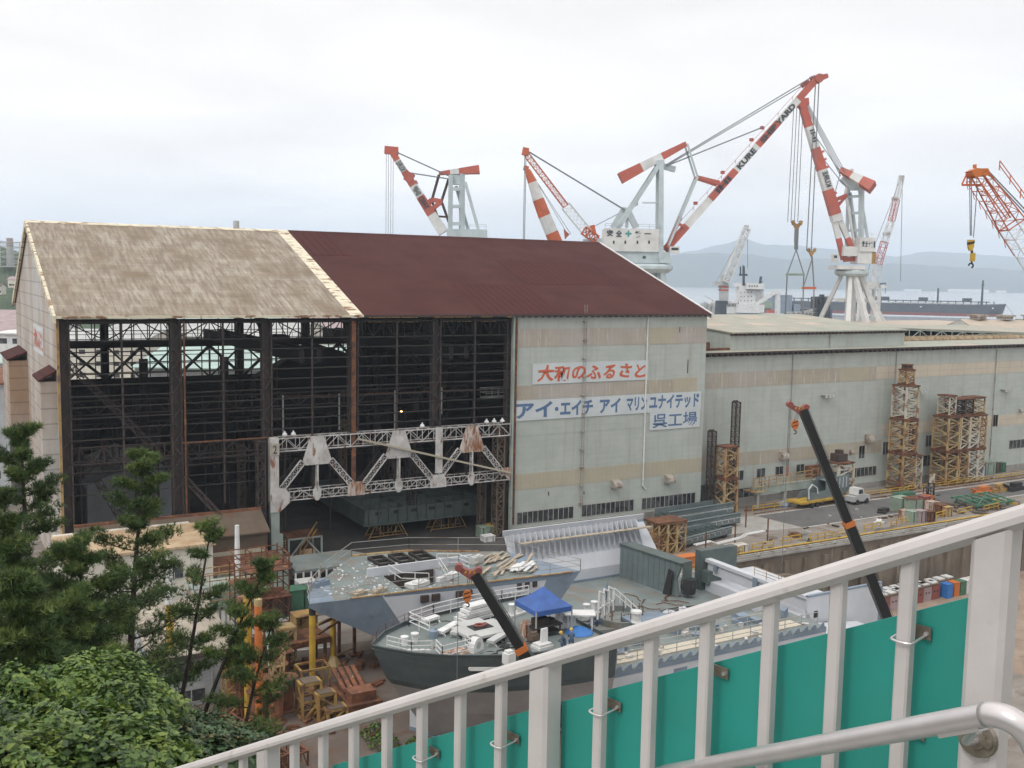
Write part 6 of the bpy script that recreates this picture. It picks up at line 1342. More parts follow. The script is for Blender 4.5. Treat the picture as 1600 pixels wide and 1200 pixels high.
for i in range(11):
    x0 = wx0+1+i*2.05; b.hexa([wp(x0, 6.8)+V(0, -1.9, -.05), wp(x0+2.1, 6.8)+V(0, -1.9, -.05), wp(x0+2.1, 6.8)+V(0, -1.25, -.05), wp(x0, 6.8)+V(0, -1.25, -.05), wp(x0, 6.8)+V(0, -1.9, .05), wp(x0+2.1, 6.8)+V(0, -1.9, .05), wp(x0+2.1, 6.8)+V(0, -1.25, .05), wp(x0, 6.8)+V(0, -1.25, .05)])
b.build('scaffold_walk', m_wood, wb)
tt = thing('tank_top', 'wide flat grey green deck plate in front of the ribbed panel', 'ship block', (72, 96, 0))
b = MB(); b.prism([(58, 92, .6), (84, 86.5, .6), (90, 106.8, .6), (58, 106.8, .6)], (0, 0, .35)); b.build('plate', m_deck, tt)
b = MB(); b.prism([(58, 91.9, -.05 if False else .05), (84, 86.4, .05), (84, 86.7, .05), (58, 92.2, .05)], (0, 0, .55)); b.box(62, 82, 94, 104, .02, .6); b.build('underframe', m_teald, tt)
b = MB(); b.rail([(59, 93.2, .95), (70, 90.6, .95), (83, 88, .95)], 1.2, .05, 3.0, 2); b.build('rope_rail', m_pipe, tt)
bh = thing('bulkhead', 'dark green bulkhead block with thick flange across the flat plate', 'ship block', (79, 101, 1))
bA, bB = V(78.4, 106.6, .96), V(79.6, 96.0, .96)
dvb = (bB-bA).normalized(); nb_ = V(-dvb.y, dvb.x, 0)
b = MB(); b.prism([bA, bB, bB+Z*2.2-dvb*.4, bB+Z*4.3+dvb*.5, bA+Z*4.3], nb_*.25); b.build('plate', m_teal, bh)
b = MB(); b.prism([bA+Z*4.32-nb_*.25, bB+Z*4.32+dvb*.5-nb_*.25, bB+Z*4.32+dvb*.5+nb_*1.8, bA+Z*4.32+nb_*1.8], (0, 0, .16)); b.prism([bB+dvb*.5+Z*.6+nb_*.26, bB+dvb*.5+nb_*1.8+Z*.6, bB+dvb*.5+nb_*1.8+Z*4.3, bB+dvb*.5+Z*4.3+nb_*.26], -dvb*.14); b.build('flange', m_teald, bh)
b = MB()
for i in range(11): p = bA.lerp(bB, (i+.5)/11); b.bar(p+nb_*-.02+Z*.1, p+nb_*-.02+Z*4.25, .06)
b.build('seam', m_teal, bh)
b = MB(); p = bB-dvb*2.2-nb_*.5; b.prism([p, p+dvb*1.2, p+dvb*1.6+Z*3.2, p+dvb*.9+Z*3.4], nb_*.14); b.lathe(bB+dvb*.55+nb_*1.2+Z*1.4, [(.9, -.9), (1.0, 0), (.9, .9)], 12); b.build('web_bracket', m_blackm, bh)
b = MB(); b.prism([(72, 86.0, .0), (88, 83.5, .0), (89, 90.5, .0), (84, 86.3, .0)], (0, 0, .9)); b.build('gap_shade_block', m_dark, label='dark block standing for the shaded gap under the bulkhead end', cat='plate')  # dark solid placed for the shade in the gap beside the tank top
pd = [at(x, y, .97) for x, y in ((962, 966), (1062, 948), (1098, 945), (1100, 968), (990, 990))]
b = MB(); b.prism(pd, (0, 0, .03)); b.build('gap_shade_sheet', m_blackm, label='black sheet standing for the shaded gap before the bulkhead end', cat='plate')  # matt black sheet paints the shade of an open gap
for i, (x, y, sx, sy, a) in enumerate(((1040, 964, 3.2, 1.1, .5), (1066, 958, 2.2, .8, .9), (1010, 975, 2.6, .7, .2))):
    q = at(x, y, 1.02); b = MB(); b.cbox(q+Z*.3, sx, sy, .1, a); b.cbox(q, .3, .3, .3, a); b.cbox(q+Z*.4+V(.3, 0, 0), sx*.4, sy*.5, .25, a+.2); b.build('pale_plate', m_pale, label='pale loose plate over the painted dark gap, ' + ('middle one', 'rightmost one', 'leftmost one')[i], cat='plate')
q = at(930, 962, 1.0); hoses('deck_ropes', 'ropes and cables lying over the flat deck', q.x, q.y, 9, 3.5, m_dark2, 9, 1.0)
q = at(1000, 945, 1.0); hoses('deck_cables', 'thin cables lying over the flat deck near the bulkhead', q.x, q.y, 8, 4.0, m_rust, 12, 1.0)
# pale recessed block right
rb = thing('recessed_block', 'pale grey ship block with stepped recesses and dark green end frames', 'ship block', (88, 88, 0))
RX, ry0, ry1 = 84.6, 79.6, 98.2
b = MB(); b.box(RX, RX+12, ry0, ry1, .3, .5); b.box(RX+3.5, RX+9, ry0+.3, ry1-.3, .5, 2.6); b.build('core', m_pale, rb)
b = MB(); b.box(RX, RX+.9, ry0+.02, ry1-1.2, 4.6, 5.0); b.box(RX+.3, RX+.65, ry0+.02, ry1-1.4, 3.2, 4.6); b.box(RX, RX+3.5, ry0+.02, ry1-1.4, 2.0, 2.3); b.box(RX, RX+.3, ry0+.02, ry1-1.4, .5, 2.0); b.box(RX+.02, RX+12, ry0, ry0+.3, .5, 4.9); b.build('flange', m_pale, rb)
b = MB(); b.box(RX-.6, RX+5.4, ry1-1.1, ry1, .3, 6.0); b.box(RX-.5, RX+1.8, ry1-2.4, ry1-1.12, 2.1, 3.6); b.build('end_frame', m_teald, rb)
b = MB(); b.box(RX+1, RX+1.6, ry0-.03, ry0-.002, 2.4, 3.2); b.box(RX+2.3, RX+3.1, ry0-.03, ry0-.002, 1.0, 1.7); b.box(RX+4.2, RX+4.6, ry0-.03, ry0-.002, 3.2, 3.7); b.build('opening', m_dark, rb)
b = MB(); b.box(RX, RX+12, ry0-.05, ry0+.35, 4.92, 5.1); b.box(RX+11.6, RX+12.1, ry0-.06, ry0-.004, .4, 4.6); b.box(RX-.04, RX-.002, ry0+8, ry0+8.8, 3.7, 4.9); b.box(RX-.04, RX-.002, ry0+15.2, ry0+15.8, 3.8, 4.7); b.build('blue_seam', m_blue, rb)
b = MB(); b.rail([(RX+.4, ry0+1, 5.0), (RX+.4, ry0+9, 5.0)], 1.1, .05, 1.8, 3); b.box(RX+.5, RX+2.5, ry0+3, ry0+6, 5.0, 5.12); b.build('scaffold', m_yelrust, rb)
b = MB(); b.prism([(80.5, 74, 2.0), (92, 74, 1.0), (92, 79, 1.0), (84, 79, 2.0)], (0, 0, .25)); b.prism([(80.5, 74, 2.3), (84, 79, 2.3), (84, 79, 2.5), (80.5, 74, 2.5)], (-.3, .2, 1.6)); b.box(82, 91, 74.2, 78.8, .0, 1.0); b.build('curved_plate', m_pale, label='white and pale blue curved plate at the foot of the recessed block', cat='ship panel')
# low white hull base with bulb cover in front of the dark bow
q = at(700, 1150, 0.0); o = thing('bulb_block', 'pale grey bulbous bow block standing under the dark hull', 'ship block', (40, 76, 0))
b = MB(); a, c, d_, e = at(640, 1140), at(700, 1158), at(760, 1175), at(636, 1100, .0)
b.prism([a, c, c+V(3.5, -1.5, 0), c+V(7.0, 3.0, 0), a+V(3.2, 3.4, 0)], (0, 0, 2.3)); b.build('shell', m_pale, o)
b = MB(); b.prism([a+V(-.06, -.06, 0), c+V(0, -.08, 0), c+V(0, -.02, 0), a+V(-.02, 0, 0)], (0, 0, .35)); b.build('blue_seam', m_blue, o)
b = MB(); q = at(692, 1100, 2.2); b.lathe(q+V(.5, .5, .1), [(.3, 0), (1.0, .25), (1.25, .8), (1.05, 1.4), (.4, 1.7)], 12); b.build('plastic_cover', m_plastic, o, smooth=True)
# ---------------------------------------------------------------- rusty yard: drums, jacks, cages, machines, scaffolds
DGp = 'rusty flanged drums standing in the yard'
base = None; rr = random.Random(21)
spots = [(447, 1100), (432, 1078), (425, 1060), (405, 1080), (412, 1102), (395, 1060), (383, 1080), (440, 1056), (418, 1042), (400, 1040), (382, 1042), (372, 1062), (392, 1100), (378, 1102), (430, 1120), (405, 1122), (366, 1088), (360, 1048), (433, 1035)]
for i, (px, py) in enumerate(spots):
    q = at(px, py+8, 0)
    if base is None:
        base = thing('flanged_drum', 'bright orange flanged drum, foremost and rightmost of the rusty drums', 'drum', q, DGp)
        b = MB(); b.lathe(q, [(.72, .1), (.72, 3.0)], 14); b.build('shell', m_rustpaint, base)
        b = MB(); b.lathe(q, [(1.05, 0), (1.05, .1), (.7, .12)], 14); b.lathe(q+Z*3.0, [(.7, -.05), (1.12, 0), (1.15, .1), (.9, .16), (.2, .14)], 14); b.build('flange', m_rust, base)
    else:
        dup(base, q, rr.uniform(0, 6), 'rusty flanged drum among the clustered drums left of the bright orange one')
for i, (px, py, w_, h, lb) in enumerate(((483, 1118, 1.8, 3.2, 'taller wooden coloured jack stand in front of the yellow pillar'), (507, 1122, 1.6, 2.4, 'shorter jack stand right of the taller one'), (523, 1125, 1.8, 1.2, 'low rusty jack stand, rightmost of three'))):
    q = at(px, py); o = thing('jack_stand', lb, 'jack stand', q, 'jack stands in the rusty yard'); b = MB(); b.lattice(q, q+Z*h, w_, max(1, int(h/1.1)), .24, .16, w2=w_*.7); b.build('lattice', m_yellowd, o); b = MB(); b.cbox(q+Z*h, w_*.8, w_*.8, .2, 0); b.build('top', m_brown, o)
q = at(556, 1105); o = thing('rusty_transporter', 'rust covered low transporter machine standing on the brown yard', 'machine', q)
b = MB(); b.hexa([q+v for v in (V(-1.6, -2.5, .5), V(1.6, -2.5, .5), V(1.9, 3.6, .5), V(-1.3, 3.6, .5), V(-1.6, -2.5, 1.3), V(1.6, -2.5, 1.3), V(1.9, 3.6, 1.3), V(-1.3, 3.6, 1.3))]); b.build('frame', m_rust, o)
b = MB()
for i in range(4): b.bar(q+V(-.9+i*.6, .3, 1.5), q+V(-.7+i*.65, 4.2, 2.3), .38, .25)
b.cbox(q+V(0, -1.2, 1.3), 2.4, 1.6, .9, 0); b.tube(q+V(-1.3, -.2, 1.9), q+V(1.4, -.2, 1.9), .25, n=8); b.build('deck_beams', m_rustpaint, o)
for sx in (-1.7, 1.6):
    for sy in (-1.7, .4, 2.6):
        b = MB(); b.tube(q+V(sx-.2, sy, .5), q+V(sx+.3, sy, .5), .5, n=10); b.build('wheel', m_dark2, o)
q = at(447, 1046); b = MB(); b.lattice(q, q+Z*4.4, 1.5, 3, .24, .15); b.box(q.x-.8, q.x+.8, q.y-.8, q.y+.8, 4.4, 4.6); b.build('yellow_cage', m_yelrust, label='tall yellow lattice cage between drums and bow block', cat='cage')
q = at(473, 1040); o = thing('rusty_bench', 'big rusty steel table beside the yellow pillar', 'table', q); b = MB(); b.cbox(q+Z*2.6, 4.6, 3.6, .6, .1); b.build('top', m_rust, o); b = MB()
for sx in (-1.9, 1.9):
    for sy in (-1.4, 1.4): b.bar(q+V(sx, sy, 0), q+V(sx, sy, 2.6), .28)
b.bar(q+V(-1.9, -1.4, 1), q+V(1.9, -1.4, 1), .15); b.build('leg', m_rust, o)
for i, (px, py, w_, d_, h, m, lb) in enumerate(((430, 962, 3.2, 2.2, 2.4, m_dark2, 'dark grey box left of the white edged crate in the yard'), (460, 950, 3.0, 2.2, 2.4, m_green, 'dark green container beside the scaffold tower'), (478, 940, 2.2, 2.0, 2.6, m_lgrey, 'white edged dark crate beside the green container'), (446, 1000, 5.0, 1.5, .9, m_ltgreen, 'long green tray with pipes in the yard'), (475, 995, 2.4, 2.2, 2.6, m_yellowd, 'rusty yellow open box behind the yellow pillar'), (468, 1075, 3.4, 1.6, 1.2, m_dark2, 'dark machine parts beside the drums'), (440, 905, 2.4, 1.6, 1.6, m_white, 'white box by the flat panel supports'))): crate(px, py, w_, d_, h, m, lb)
o = thing('red_truck', 'dark red truck half hidden under the bow block', 'truck', at(628, 1018)); q = at(628, 1018)
b = MB(); b.cbox(q+Z*1.0, 4.5, 2.3, .5, .3); b.cbox(q+V(.9, .3, 1.5), 2.6, 2.2, .9, .3); b.build('body', m_blackm, o); b = MB(); b.cbox(q+V(-1.3, -.4, 1.5), 1.8, 2.2, 1.4, .3); b.build('cab', m_red, o)
for sx in (-1.5, 1.5):
    for sy in (-1, 1): b = MB(); b.tube(q+V(sx, sy-.15, .55), q+V(sx, sy+.15, .55), .55, n=12); b.build('wheel', m_tyre, o)
# hut
hu = thing('grey_hut', 'grey sided hut with beige roof behind the pine branches', 'hut', (21, 98, 0)); b = MB(); b.box(17.2, 23.6, 93.4, 103.5, 0, 5.0); b.build('wall', m_hutwall, hu)
b = MB(); b.prism([(16.6, 92.6, 4.9), (16.6, 104, 6.6), (16.6, 104, 6.8), (16.6, 92.6, 5.15)], (7.7, 0, 0)); b.build('roof', m_hutroof, hu); b = MB(); b.box(16.6, 24.3, 92.45, 92.6, 4.75, 5.2); b.build('eave_board', m_dark2, hu)
win_strip(18.2, 20.6, 2.9, 4.3, 3, hu, 93.39); win_strip(19.0, 21.6, .3, 1.6, 2, hu, 93.39)
b = MB(); b.tube((22.2, 93.25, 0), (22.2, 93.25, 4.8), .08); b.build('downpipe', m_frame, hu)
# yellow stage pillars with scaffold platforms, left
for i, (px, py, top, lb) in enumerate(((268, 1105, 9.8, 'yellow stage pillar, leftmost, with white wrapped head'), (378, 1085, 9.0, 'yellow stage pillar right of the grey hut'), (520, 1010, 8.8, None), (585, 1000, 0, None))):
    if lb is None: continue
    q = at(px, py); o = thing('stage_pillar', lb, 'pillar', q, 'yellow stage pillars left of the ship'); b = MB(); b.tube(q, q+Z*top, .36, n=12); b.build('post', m_yellow, o); b = MB(); b.tube(q+Z*top, q+Z*(top+4.2 if i == 0 else top+.6), .42, .3, n=9); b.build('wrapping' if i == 0 else 'cap', m_white if i == 0 else m_yelrust, o); b = MB(); b.lathe(q, [(1.0, 0), (1.0, .15), (.4, .8)], 8); b.build('base', m_rustpaint, o)
for i, (px, py, top, lb) in enumerate(((388, 1128, 11.5, 'yellow stage pillar inside the drum cluster, left'), (405, 1135, 11.0, 'orange yellow stage pillar inside the drum cluster, right'))):
    q = at(px, py); o = thing('stage_pillar', lb, 'pillar', q, 'yellow stage pillars left of the ship'); b = MB(); b.tube(q, q+Z*top, .34, n=12); b.build('post', (m_yellow, m_orange)[i], o); b = MB(); b.tube(q+Z*top, q+Z*(top+.6), .36, n=9); b.build('cap', m_yelrust, o)
sc_ = thing('scaffold_tower', 'tall rusty scaffold tower with orange platforms left of the ship blocks', 'scaffold', at(412, 1040)); q = at(415, 1045); q.z = 0
b = MB(); W_, D_ = 5.0, 4.0; X0, Y0_ = q.x-W_/2, q.y
for ix in range(4):
    for iy in range(3): b.bar((X0+W_*ix/3, Y0_+D_*iy/2, 4.2), (X0+W_*ix/3, Y0_+D_*iy/2, 11.8-(1.0 if ix == 0 else 0)), .12)
for z in (4.6, 5.8, 7.0, 8.2, 9.4, 10.6, 11.6):
    for iy in range(3): b.bar((X0, Y0_+D_*iy/2, z), (X0+W_, Y0_+D_*iy/2, z), .09)
    for ix in range(4): b.bar((X0+W_*ix/3, Y0_, z), (X0+W_*ix/3, Y0_+D_, z), .09)
for k in range(6): b.bar((X0+W_*(k % 3)/3, Y0_, 4.6+k*1.15), (X0+W_*(k % 3+1)/3, Y0_, 5.8+k*1.15), .07)
for x, y in ((X0+.6, Y0_+1), (X0+W_-.6, Y0_+1), (X0+W_-.6, Y0_+3), (X0+.6, Y0_+3)): b.bar((x, y, 0), (q.x+(x-q.x)*.8, y, 4.6), .28)
b.build('frame', m_rust, sc_)
for z, x0, x1 in ((5.9, .2, 3.4), (7.2, 1.5, 5.2), (8.6, -.4, 3.2), (10.0, .8, 5.2)):
    b = MB(); b.box(X0+x0, X0+x1, Y0_-.2, Y0_+D_*.8, z+.08, z+.16); b.build('platform', m_rustpaint, sc_)
q = at(340, 1000, 0); o = thing('stage_platform', 'green steel stage with yellow handrails behind the pines', 'platform', q); b = MB()
for z in (3.6, 5.8): b.box(q.x-2.5, q.x+4.5, q.y, q.y+3, z, z+.2)
b.build('deck', m_palegreen, o); b = MB()
for z in (3.8, 6.0): b.rail([q+V(-2.5, 0, z), q+V(4.5, 0, z), q+V(4.5, 3, z), q+V(-2.5, 3, z)], 1.3, .09, 1.6, 2, True)
b.build('handrail', m_yelrust, o); b = MB()
for x in (-2.3, 1, 4.3):
    for y in (.2, 2.8): b.bar(q+V(x, y, 0), q+V(x, y, 5.8), .2)
b.build('leg', m_palegreen, o)
q = at(372, 975); b = MB(); b.tube(q+Z*4, q+Z*11.5, .38, .25, n=8); b.tube(q, q+Z*4, .14, n=6); b.build('wrapped_pole', m_white, label='white wrapped pole behind the rusty scaffold tower', cat='pole')
# lattice spars lying in front of the drums
for i, (p0, p1, lb) in enumerate(((at(385, 1135, 1.0), at(470, 1190, .6), 'rusty lattice spar lying in front of the drums, upper one'), (at(350, 1130, 1.5), at(440, 1195, .8), 'rusty lattice spar lying in front of the drums, lower one'))):
    b = MB(); b.lattice(p0, p1, 1.4, 8, .14, .09); b.build('lattice_spar', m_rust, label=lb, cat='spar')
b = MB(); b.bar(at(425, 1110, 0), at(418, 1000, 5.0), .2); b.build('leaning_pole', m_lgrey, label='long pale pole leaning beside the rusty drums', cat='pole')
for i, (px, py, h, w_) in enumerate(((386, 1122, 7.5, 1.1), (428, 1128, 6.4, 1.0), (360, 1118, 5.6, 1.2), (405, 1070, 6.0, 1.3))):
    q = at(px, py, 0); b = MB(); b.lattice(q, q+V((-.4, .5, .3, -.2)[i], .4, h), w_, int(h/1.1), .13, .085); b.build('lattice_mast', (m_rust, m_yelrust, m_yellowd, m_rust)[i], label=('rusty lattice mast standing among the drums, foremost left', 'yellowish lattice mast at the right of the drum cluster', 'dirty yellow lattice mast at the far left of the drums', 'rusty lattice mast behind the drum cluster')[i], cat='mast', group='lattice masts among the drums')
b = MB(); rr = random.Random(31)
for i in range(150):
    q = at(rr.uniform(330, 600), rr.uniform(1000, 1150), .01)
    if q.y > 101: continue
    s_ = rr.uniform(.1, .5); b.cbox(q, s_*rr.uniform(1, 4), s_, s_*rr.uniform(.3, 1), rr.uniform(0, 3))
b.build('yard_scrap', m_rust, label='rusty scrap pieces scattered over the stained yard', kind='stuff')
for i, (px, py) in enumerate(((600, 1165), (655, 1170), (588, 1150))):
    q = at(px, py); b = MB(); rr = random.Random(40+i)
    for k in range(260):
        a = rr.uniform(0, 6.28); r = rr.uniform(0, 1) ** .6; p = q+V(math.cos(a)*r*1.4, math.sin(a)*r*1.4, (1-r)*1.1+rr.uniform(0, .3)); u_ = V(rr.uniform(-1, 1), rr.uniform(-1, 1), rr.uniform(-.3, 1)).normalized()*.16; w_ = u_.cross(V(rr.uniform(-1, 1), rr.uniform(-1, 1), rr.uniform(-1, 1))).normalized()*.09
        b.m = rr.randint(0, 2); b.poly([p-u_, p+w_, p+u_, p-w_])
    b.build('yard_weed', m_lf, label=('leafy weed clump on the stained yard, middle one', 'leafy weed clump near the pale bow base, rightmost', 'leafy weed clump on the stained yard, leftmost')[i], cat='weed', group='weeds in the yard')
# ---------------------------------------------------------------- cranes
def hbox(b, px0, px1, py0, py1, D, dpth, D2=None):
    """upright box facing the viewpoint direction: its front face spans the given picture rectangle at depth D"""
    a, c = dep(px0, py1, D), dep(px1, py1, D); zt = dep((px0+px1)/2, py0, D).z; z0 = (a.z+c.z)/2
    p = [V(a.x, a.y, z0), V(c.x, c.y, z0), V(c.x, c.y, z0)+HV*dpth, V(a.x, a.y, z0)+HV*dpth]
    return b.hexa(p+[V(q.x, q.y, zt) for q in p])
def banded(name, p, q, fr, mats, w0, w1, parent, h0=None, h1=None):
    """box girder p->q in coloured bands at fractions fr, faces turned to the viewpoint"""
    b = MB(); h0 = h0 or w0; h1 = h1 or w1
    for i in range(len(fr)-1):
        f0, f1 = fr[i], fr[i+1]; b.m = i % 2
        b.bar(p.lerp(q, f0), p.lerp(q, f1), w0+(w1-w0)*f0, h0+(h1-h0)*f0, HV, w0+(w1-w0)*f1, h0+(h1-h0)*f1)
    return b.build(name, mats, parent)
def ropes(name, pairs, parent, r=.10, m=None):
    b = MB()
    for p, q in pairs: b.bar(p, q, r)
    return b.build(name, m or m_rope, parent)
def tower(parent, c, ztop, r_top, spread, m=m_cblue, n=4):
    """splayed legs from the slewing ring at c down to the ground, with ties"""
    b = MB()
    for i in range(n):
        a = math.pi/4+i*math.pi*2/n
        d_ = RV0*math.cos(a)+HV*math.sin(a)
        b.bar(c+d_*r_top-Z*(c.z-ztop), V(c.x, c.y, 0)+d_*spread, 2.0, 2.0, None, 2.6, 2.6)
    b.build('leg', m, parent)
    b = MB(); b.tube(V(c.x, c.y, ztop-26), V(c.x, c.y, ztop), r_top*.55, r_top*.75, n=12)
    for i in range(n):
        a0, a1 = math.pi/4+i*math.pi*2/n, math.pi/4+(i+1)*math.pi*2/n; f = .5; rr = r_top+(spread-r_top)*f
        b.bar(V(c.x, c.y, ztop*f)+(RV0*math.cos(a0)+HV*math.sin(a0))*rr, V(c.x, c.y, ztop*f)+(RV0*math.cos(a1)+HV*math.sin(a1))*rr, 1.2)
    b.build('tie_frame', m, parent)
# --- main jib crane
D = 310; P = lambda x, y: dep(x, y, D)
c0 = P(1000, 430); C = thing('jib_crane', 'red and white jib crane with lettered boom rising to the right, tallest of all', 'crane', (c0.x, c0.y, 0), 'red and white jib cranes of the shipyard')
foot, tip = P(1039, 391), P(1276, 123)
fx = lambda x: (x-1039)/(1276-1039)
banded('jib', foot, tip, [0, fx(1073), fx(1110), fx(1150), fx(1184), fx(1216), fx(1247), 1], [m_cred, m_cwhite], 2.1, 1.9, C, 3.0, 2.0)
jo = C.children[-1]
jd = (tip-foot).normalized(); jn = jd.cross(HV).normalized(); jn = -jn if jn.z < 0 else jn
def jtext(body, x0, x1, hgt, m=m_blk):
    t = MB(); L0, L1 = foot.lerp(tip, fx(x0)), foot.lerp(tip, fx(x1)); org = L0-jn*(hgt/2)-HV*(1.5-.5*fx(x0)+.06)
    text_into(t, body, org, jd, jn, (L1-L0).length, hgt, .03, .045); t.build('lettering', m, jo)
jtext('IHI', 1120, 1140, 1.6); jtext('KURE', 1153, 1179, 1.7); jtext('SHIP', 1189, 1212, 1.6); jtext('YARD', 1213, 1240, 1.6)
b = MB(); b.bar(tip-jd*1.5+jn*.8, tip+RV0*3.2+Z*.9, 2.4, 2.0, HV, 1.2, 1.2); b.bar(tip-jd*2+jn*1.4, tip-jd*4.5+jn*1.8, 1.2)
b.tube(tip-HV*1.4+RV0*.5, tip+HV*1.4+RV0*.5, 1.3, n=12); b.build('jib_head', m_cred, C)
b = MB(); b.rail([foot.lerp(tip, .12)+jn*1.7-HV*1, foot.lerp(tip, .95)+jn*1.2-HV*.8], 1.0, .10, 6, 1); b.box(0, 0.01, 0, .01, 20, 20.01) if False else None
for f_ in (.24, .42, .61, .68): p = foot.lerp(tip, f_)+jn*2.2; b.bar(p, p+Z*.9, .9, .9)
b.build('jib_walkway', m_cred, C)
b = MB()
for s_ in (-3, 3):
    b.bar(P(1030, 405)+HV*s_, P(1031, 252)+HV*s_, 1.5, 1.5, HV, 1.3, 1.3); b.bar(P(1026, 262)+HV*s_, P(964, 358)+HV*s_, 1.2, 1.2, HV)
b.bar(P(1030, 258)-HV*3, P(1030, 258)+HV*3, 2.2); b.bar(P(992, 318)-HV*3, P(992, 318)+HV*3, 1.2); b.bar(P(1002, 318)-HV*3, P(1030, 318)-HV*3, .4)
b.bar(P(1030, 258), P(1055, 265), 1.6); b.build('a_frame', m_cblue, C)
cwa, cwb = P(969, 279), P(1072, 225)
banded('counterweight_arm', cwa, cwb, [0, .32, .63, 1], [m_cred, m_cwhite], 3.3, 1.5, C, 4.0, 1.6)
b = MB()
for s_ in (-2.2, 2.2): b.bar(P(1072, 226)+HV*s_, P(1088, 277)+HV*s_, .5); b.bar(P(1088, 277)+HV*s_, P(1043, 384)+HV*s_, .65)
b.build('link_rod', m_cblue, C)
b = MB()
for s_ in (-2, 2): b.bar(P(1087, 277)+HV*s_, P(1122, 287)+HV*s_, .8, .8, HV, 1.3, 1.0)
b.build('link_lever', m_cred, C)
b = MB(); b.bar(P(1062, 340)-HV*2, P(1041, 388)-HV*2, .9); b.bar(P(1056, 349)-HV*2, P(1066, 354)-HV*2, .8); b.build('lower_strut', m_cred, C)
ropes('luffing_rope', [(P(1040, 258)+HV*s_, tip+jn*1.2+HV*s_*.5) for s_ in (-2, -.8, .8, 2)]+[(P(1040, 260)+HV*s_, tip+jn*.4+HV*s_*.5) for s_ in (-1, 1)]+[(P(1042, 259)+HV*s_, foot.lerp(tip, .69)+jn*2.4+HV*s_) for s_ in (-1, 1)], C, .26)
b = MB(); hbox(b, 944, 1029, 357, 393, D-4, 9); b.build('machine_house', m_cwhite, C); mhs = C.children[-1]
b = MB(); hbox(b, 952, 1046, 393, 411, D-3.4, 8); hbox(b, 1030, 1050, 405, 411, D-4, 8); b.rail([P(944, 356)-HV*4, P(1029, 358)-HV*4], 1.1, .12, 3, 2); b.build('slewing_deck', m_cblue, C)
b = MB(); hbox(b, 1047, 1062, 385, 396, D-5, 3.5); cb = b.build('operator_cab', m_cwhite, C); b = MB(); hbox(b, 1049, 1060, 387, 391, D-5.08, .05); b.build('window', m_glass, cb)
b = MB(); pc = P(1010, 416); b.lathe(V(pc.x, pc.y, pc.z-2), [(6.5, 0), (8.0, 1.2), (8.0, 2.0), (6.5, 2.6)], 16); b.build('slewing_ring', m_cblue, C)
tower(C, V(pc.x, pc.y, pc.z), pc.z-2, 5.5, 13)
zc_ = P(985, 364).z
def house_text(parent, items, D_, hgt, m=m_blk):
    for body, px0, px1, py in items:
        a, c = dep(px0, py, D_), dep(px1, py, D_); t = MB(); text_into(t, body, a-Z*hgt/2, RV0, (0, 0, 1), (c-a).dot(RV0), hgt, .03, .035); t.build('lettering', m, parent)
house_text(mhs, [('安', 948, 958, 364), ('全', 962, 972, 365), ('第', 992, 1002, 366)], D-4.04, 1.95)
t = MB(); a = dep(1007, 365, D-4.05); t.bar(a, a+RV0*1.9, .3, .05, HV); t.build('lettering', m_blk, mhs)
t = MB(); a = dep(982, 365, D-4.05); t.bar(a-RV0*.9, a+RV0*.9, .55, .04, HV); t.bar(a-Z*.9, a+Z*.9, .55, .05, HV); t.build('green_cross', m_greenx, mhs)
b = MB()
for x in (959, 977, 996, 1014): hbox(b, x-1.4, x+1.4, 376, 381, D-4.05, .05)
hbox(b, 1004, 1009, 400, 404, D-3.5, .06); b.build('window', m_glass, mhs)
# hoist ropes, hook and slings of the main crane
tp = P(1277, 128); hk = P(1268, 392)
ropes('hoist_rope', [(tp+RV0*s_*.5, V(tp.x, tp.y, hk.z)+RV0*(s_*.7-.1)) for s_ in (-1, 1)], C, .22)
def hookset(lb, p, D_, s_, sling, m, grp):
    o = thing('crane_hook', lb, 'hook', p, grp); pr = []
    b = MB(); b.prism([p+RV0*x*s_-HV*.3+Z*z*s_ for x, z in ((-1.5, 0), (1.5, 0), (1.7, .9), (1.0, 1.1), (.3, .5), (-.3, .5), (-1.0, 1.1), (-1.7, .9))], HV*.7); b.prism([p+RV0*x*s_-HV*.3+Z*z*s_ for x, z in ((-1.1, 0), (1.1, 0), (.3, -1.6), (-.3, -1.6))], HV*.7)
    for sx in (-1.2, 1.2): b.tube(p+RV0*sx*s_+Z*1.0*s_-HV*.5, p+RV0*sx*s_+Z*1.0*s_+HV*.6, .55*s_, n=10)
    b.build('hook_block', m, o)
    b = MB(); e = p-Z*1.6*s_
    for q0, q1, wd in sling: b.bar(q0, q1, wd)
    b.build('sling', m_rope, o); return o
HG = 'crane hooks hanging over the sheds'
def PX(x, y, D_=D): return dep(x, y, D_)
h1 = P(1268, 394); hookset('small hook block with chain slings and spreader, right of the twin sheave hook', h1, D, .75, [(h1-Z*1, P(1269, 404), .5), (P(1269, 404), P(1255, 450), .3), (P(1269, 404), P(1272, 450), .3), (P(1255, 450), P(1255, 490), .25), (P(1272, 450), P(1271, 490), .25)], m_yellowd, HG)
b = MB(); b.bar(P(1253, 450), P(1275, 450), .7); b.build('spreader_bar', m_corange, label='short lower orange spreader bar hanging in slings', cat='spreader bar')
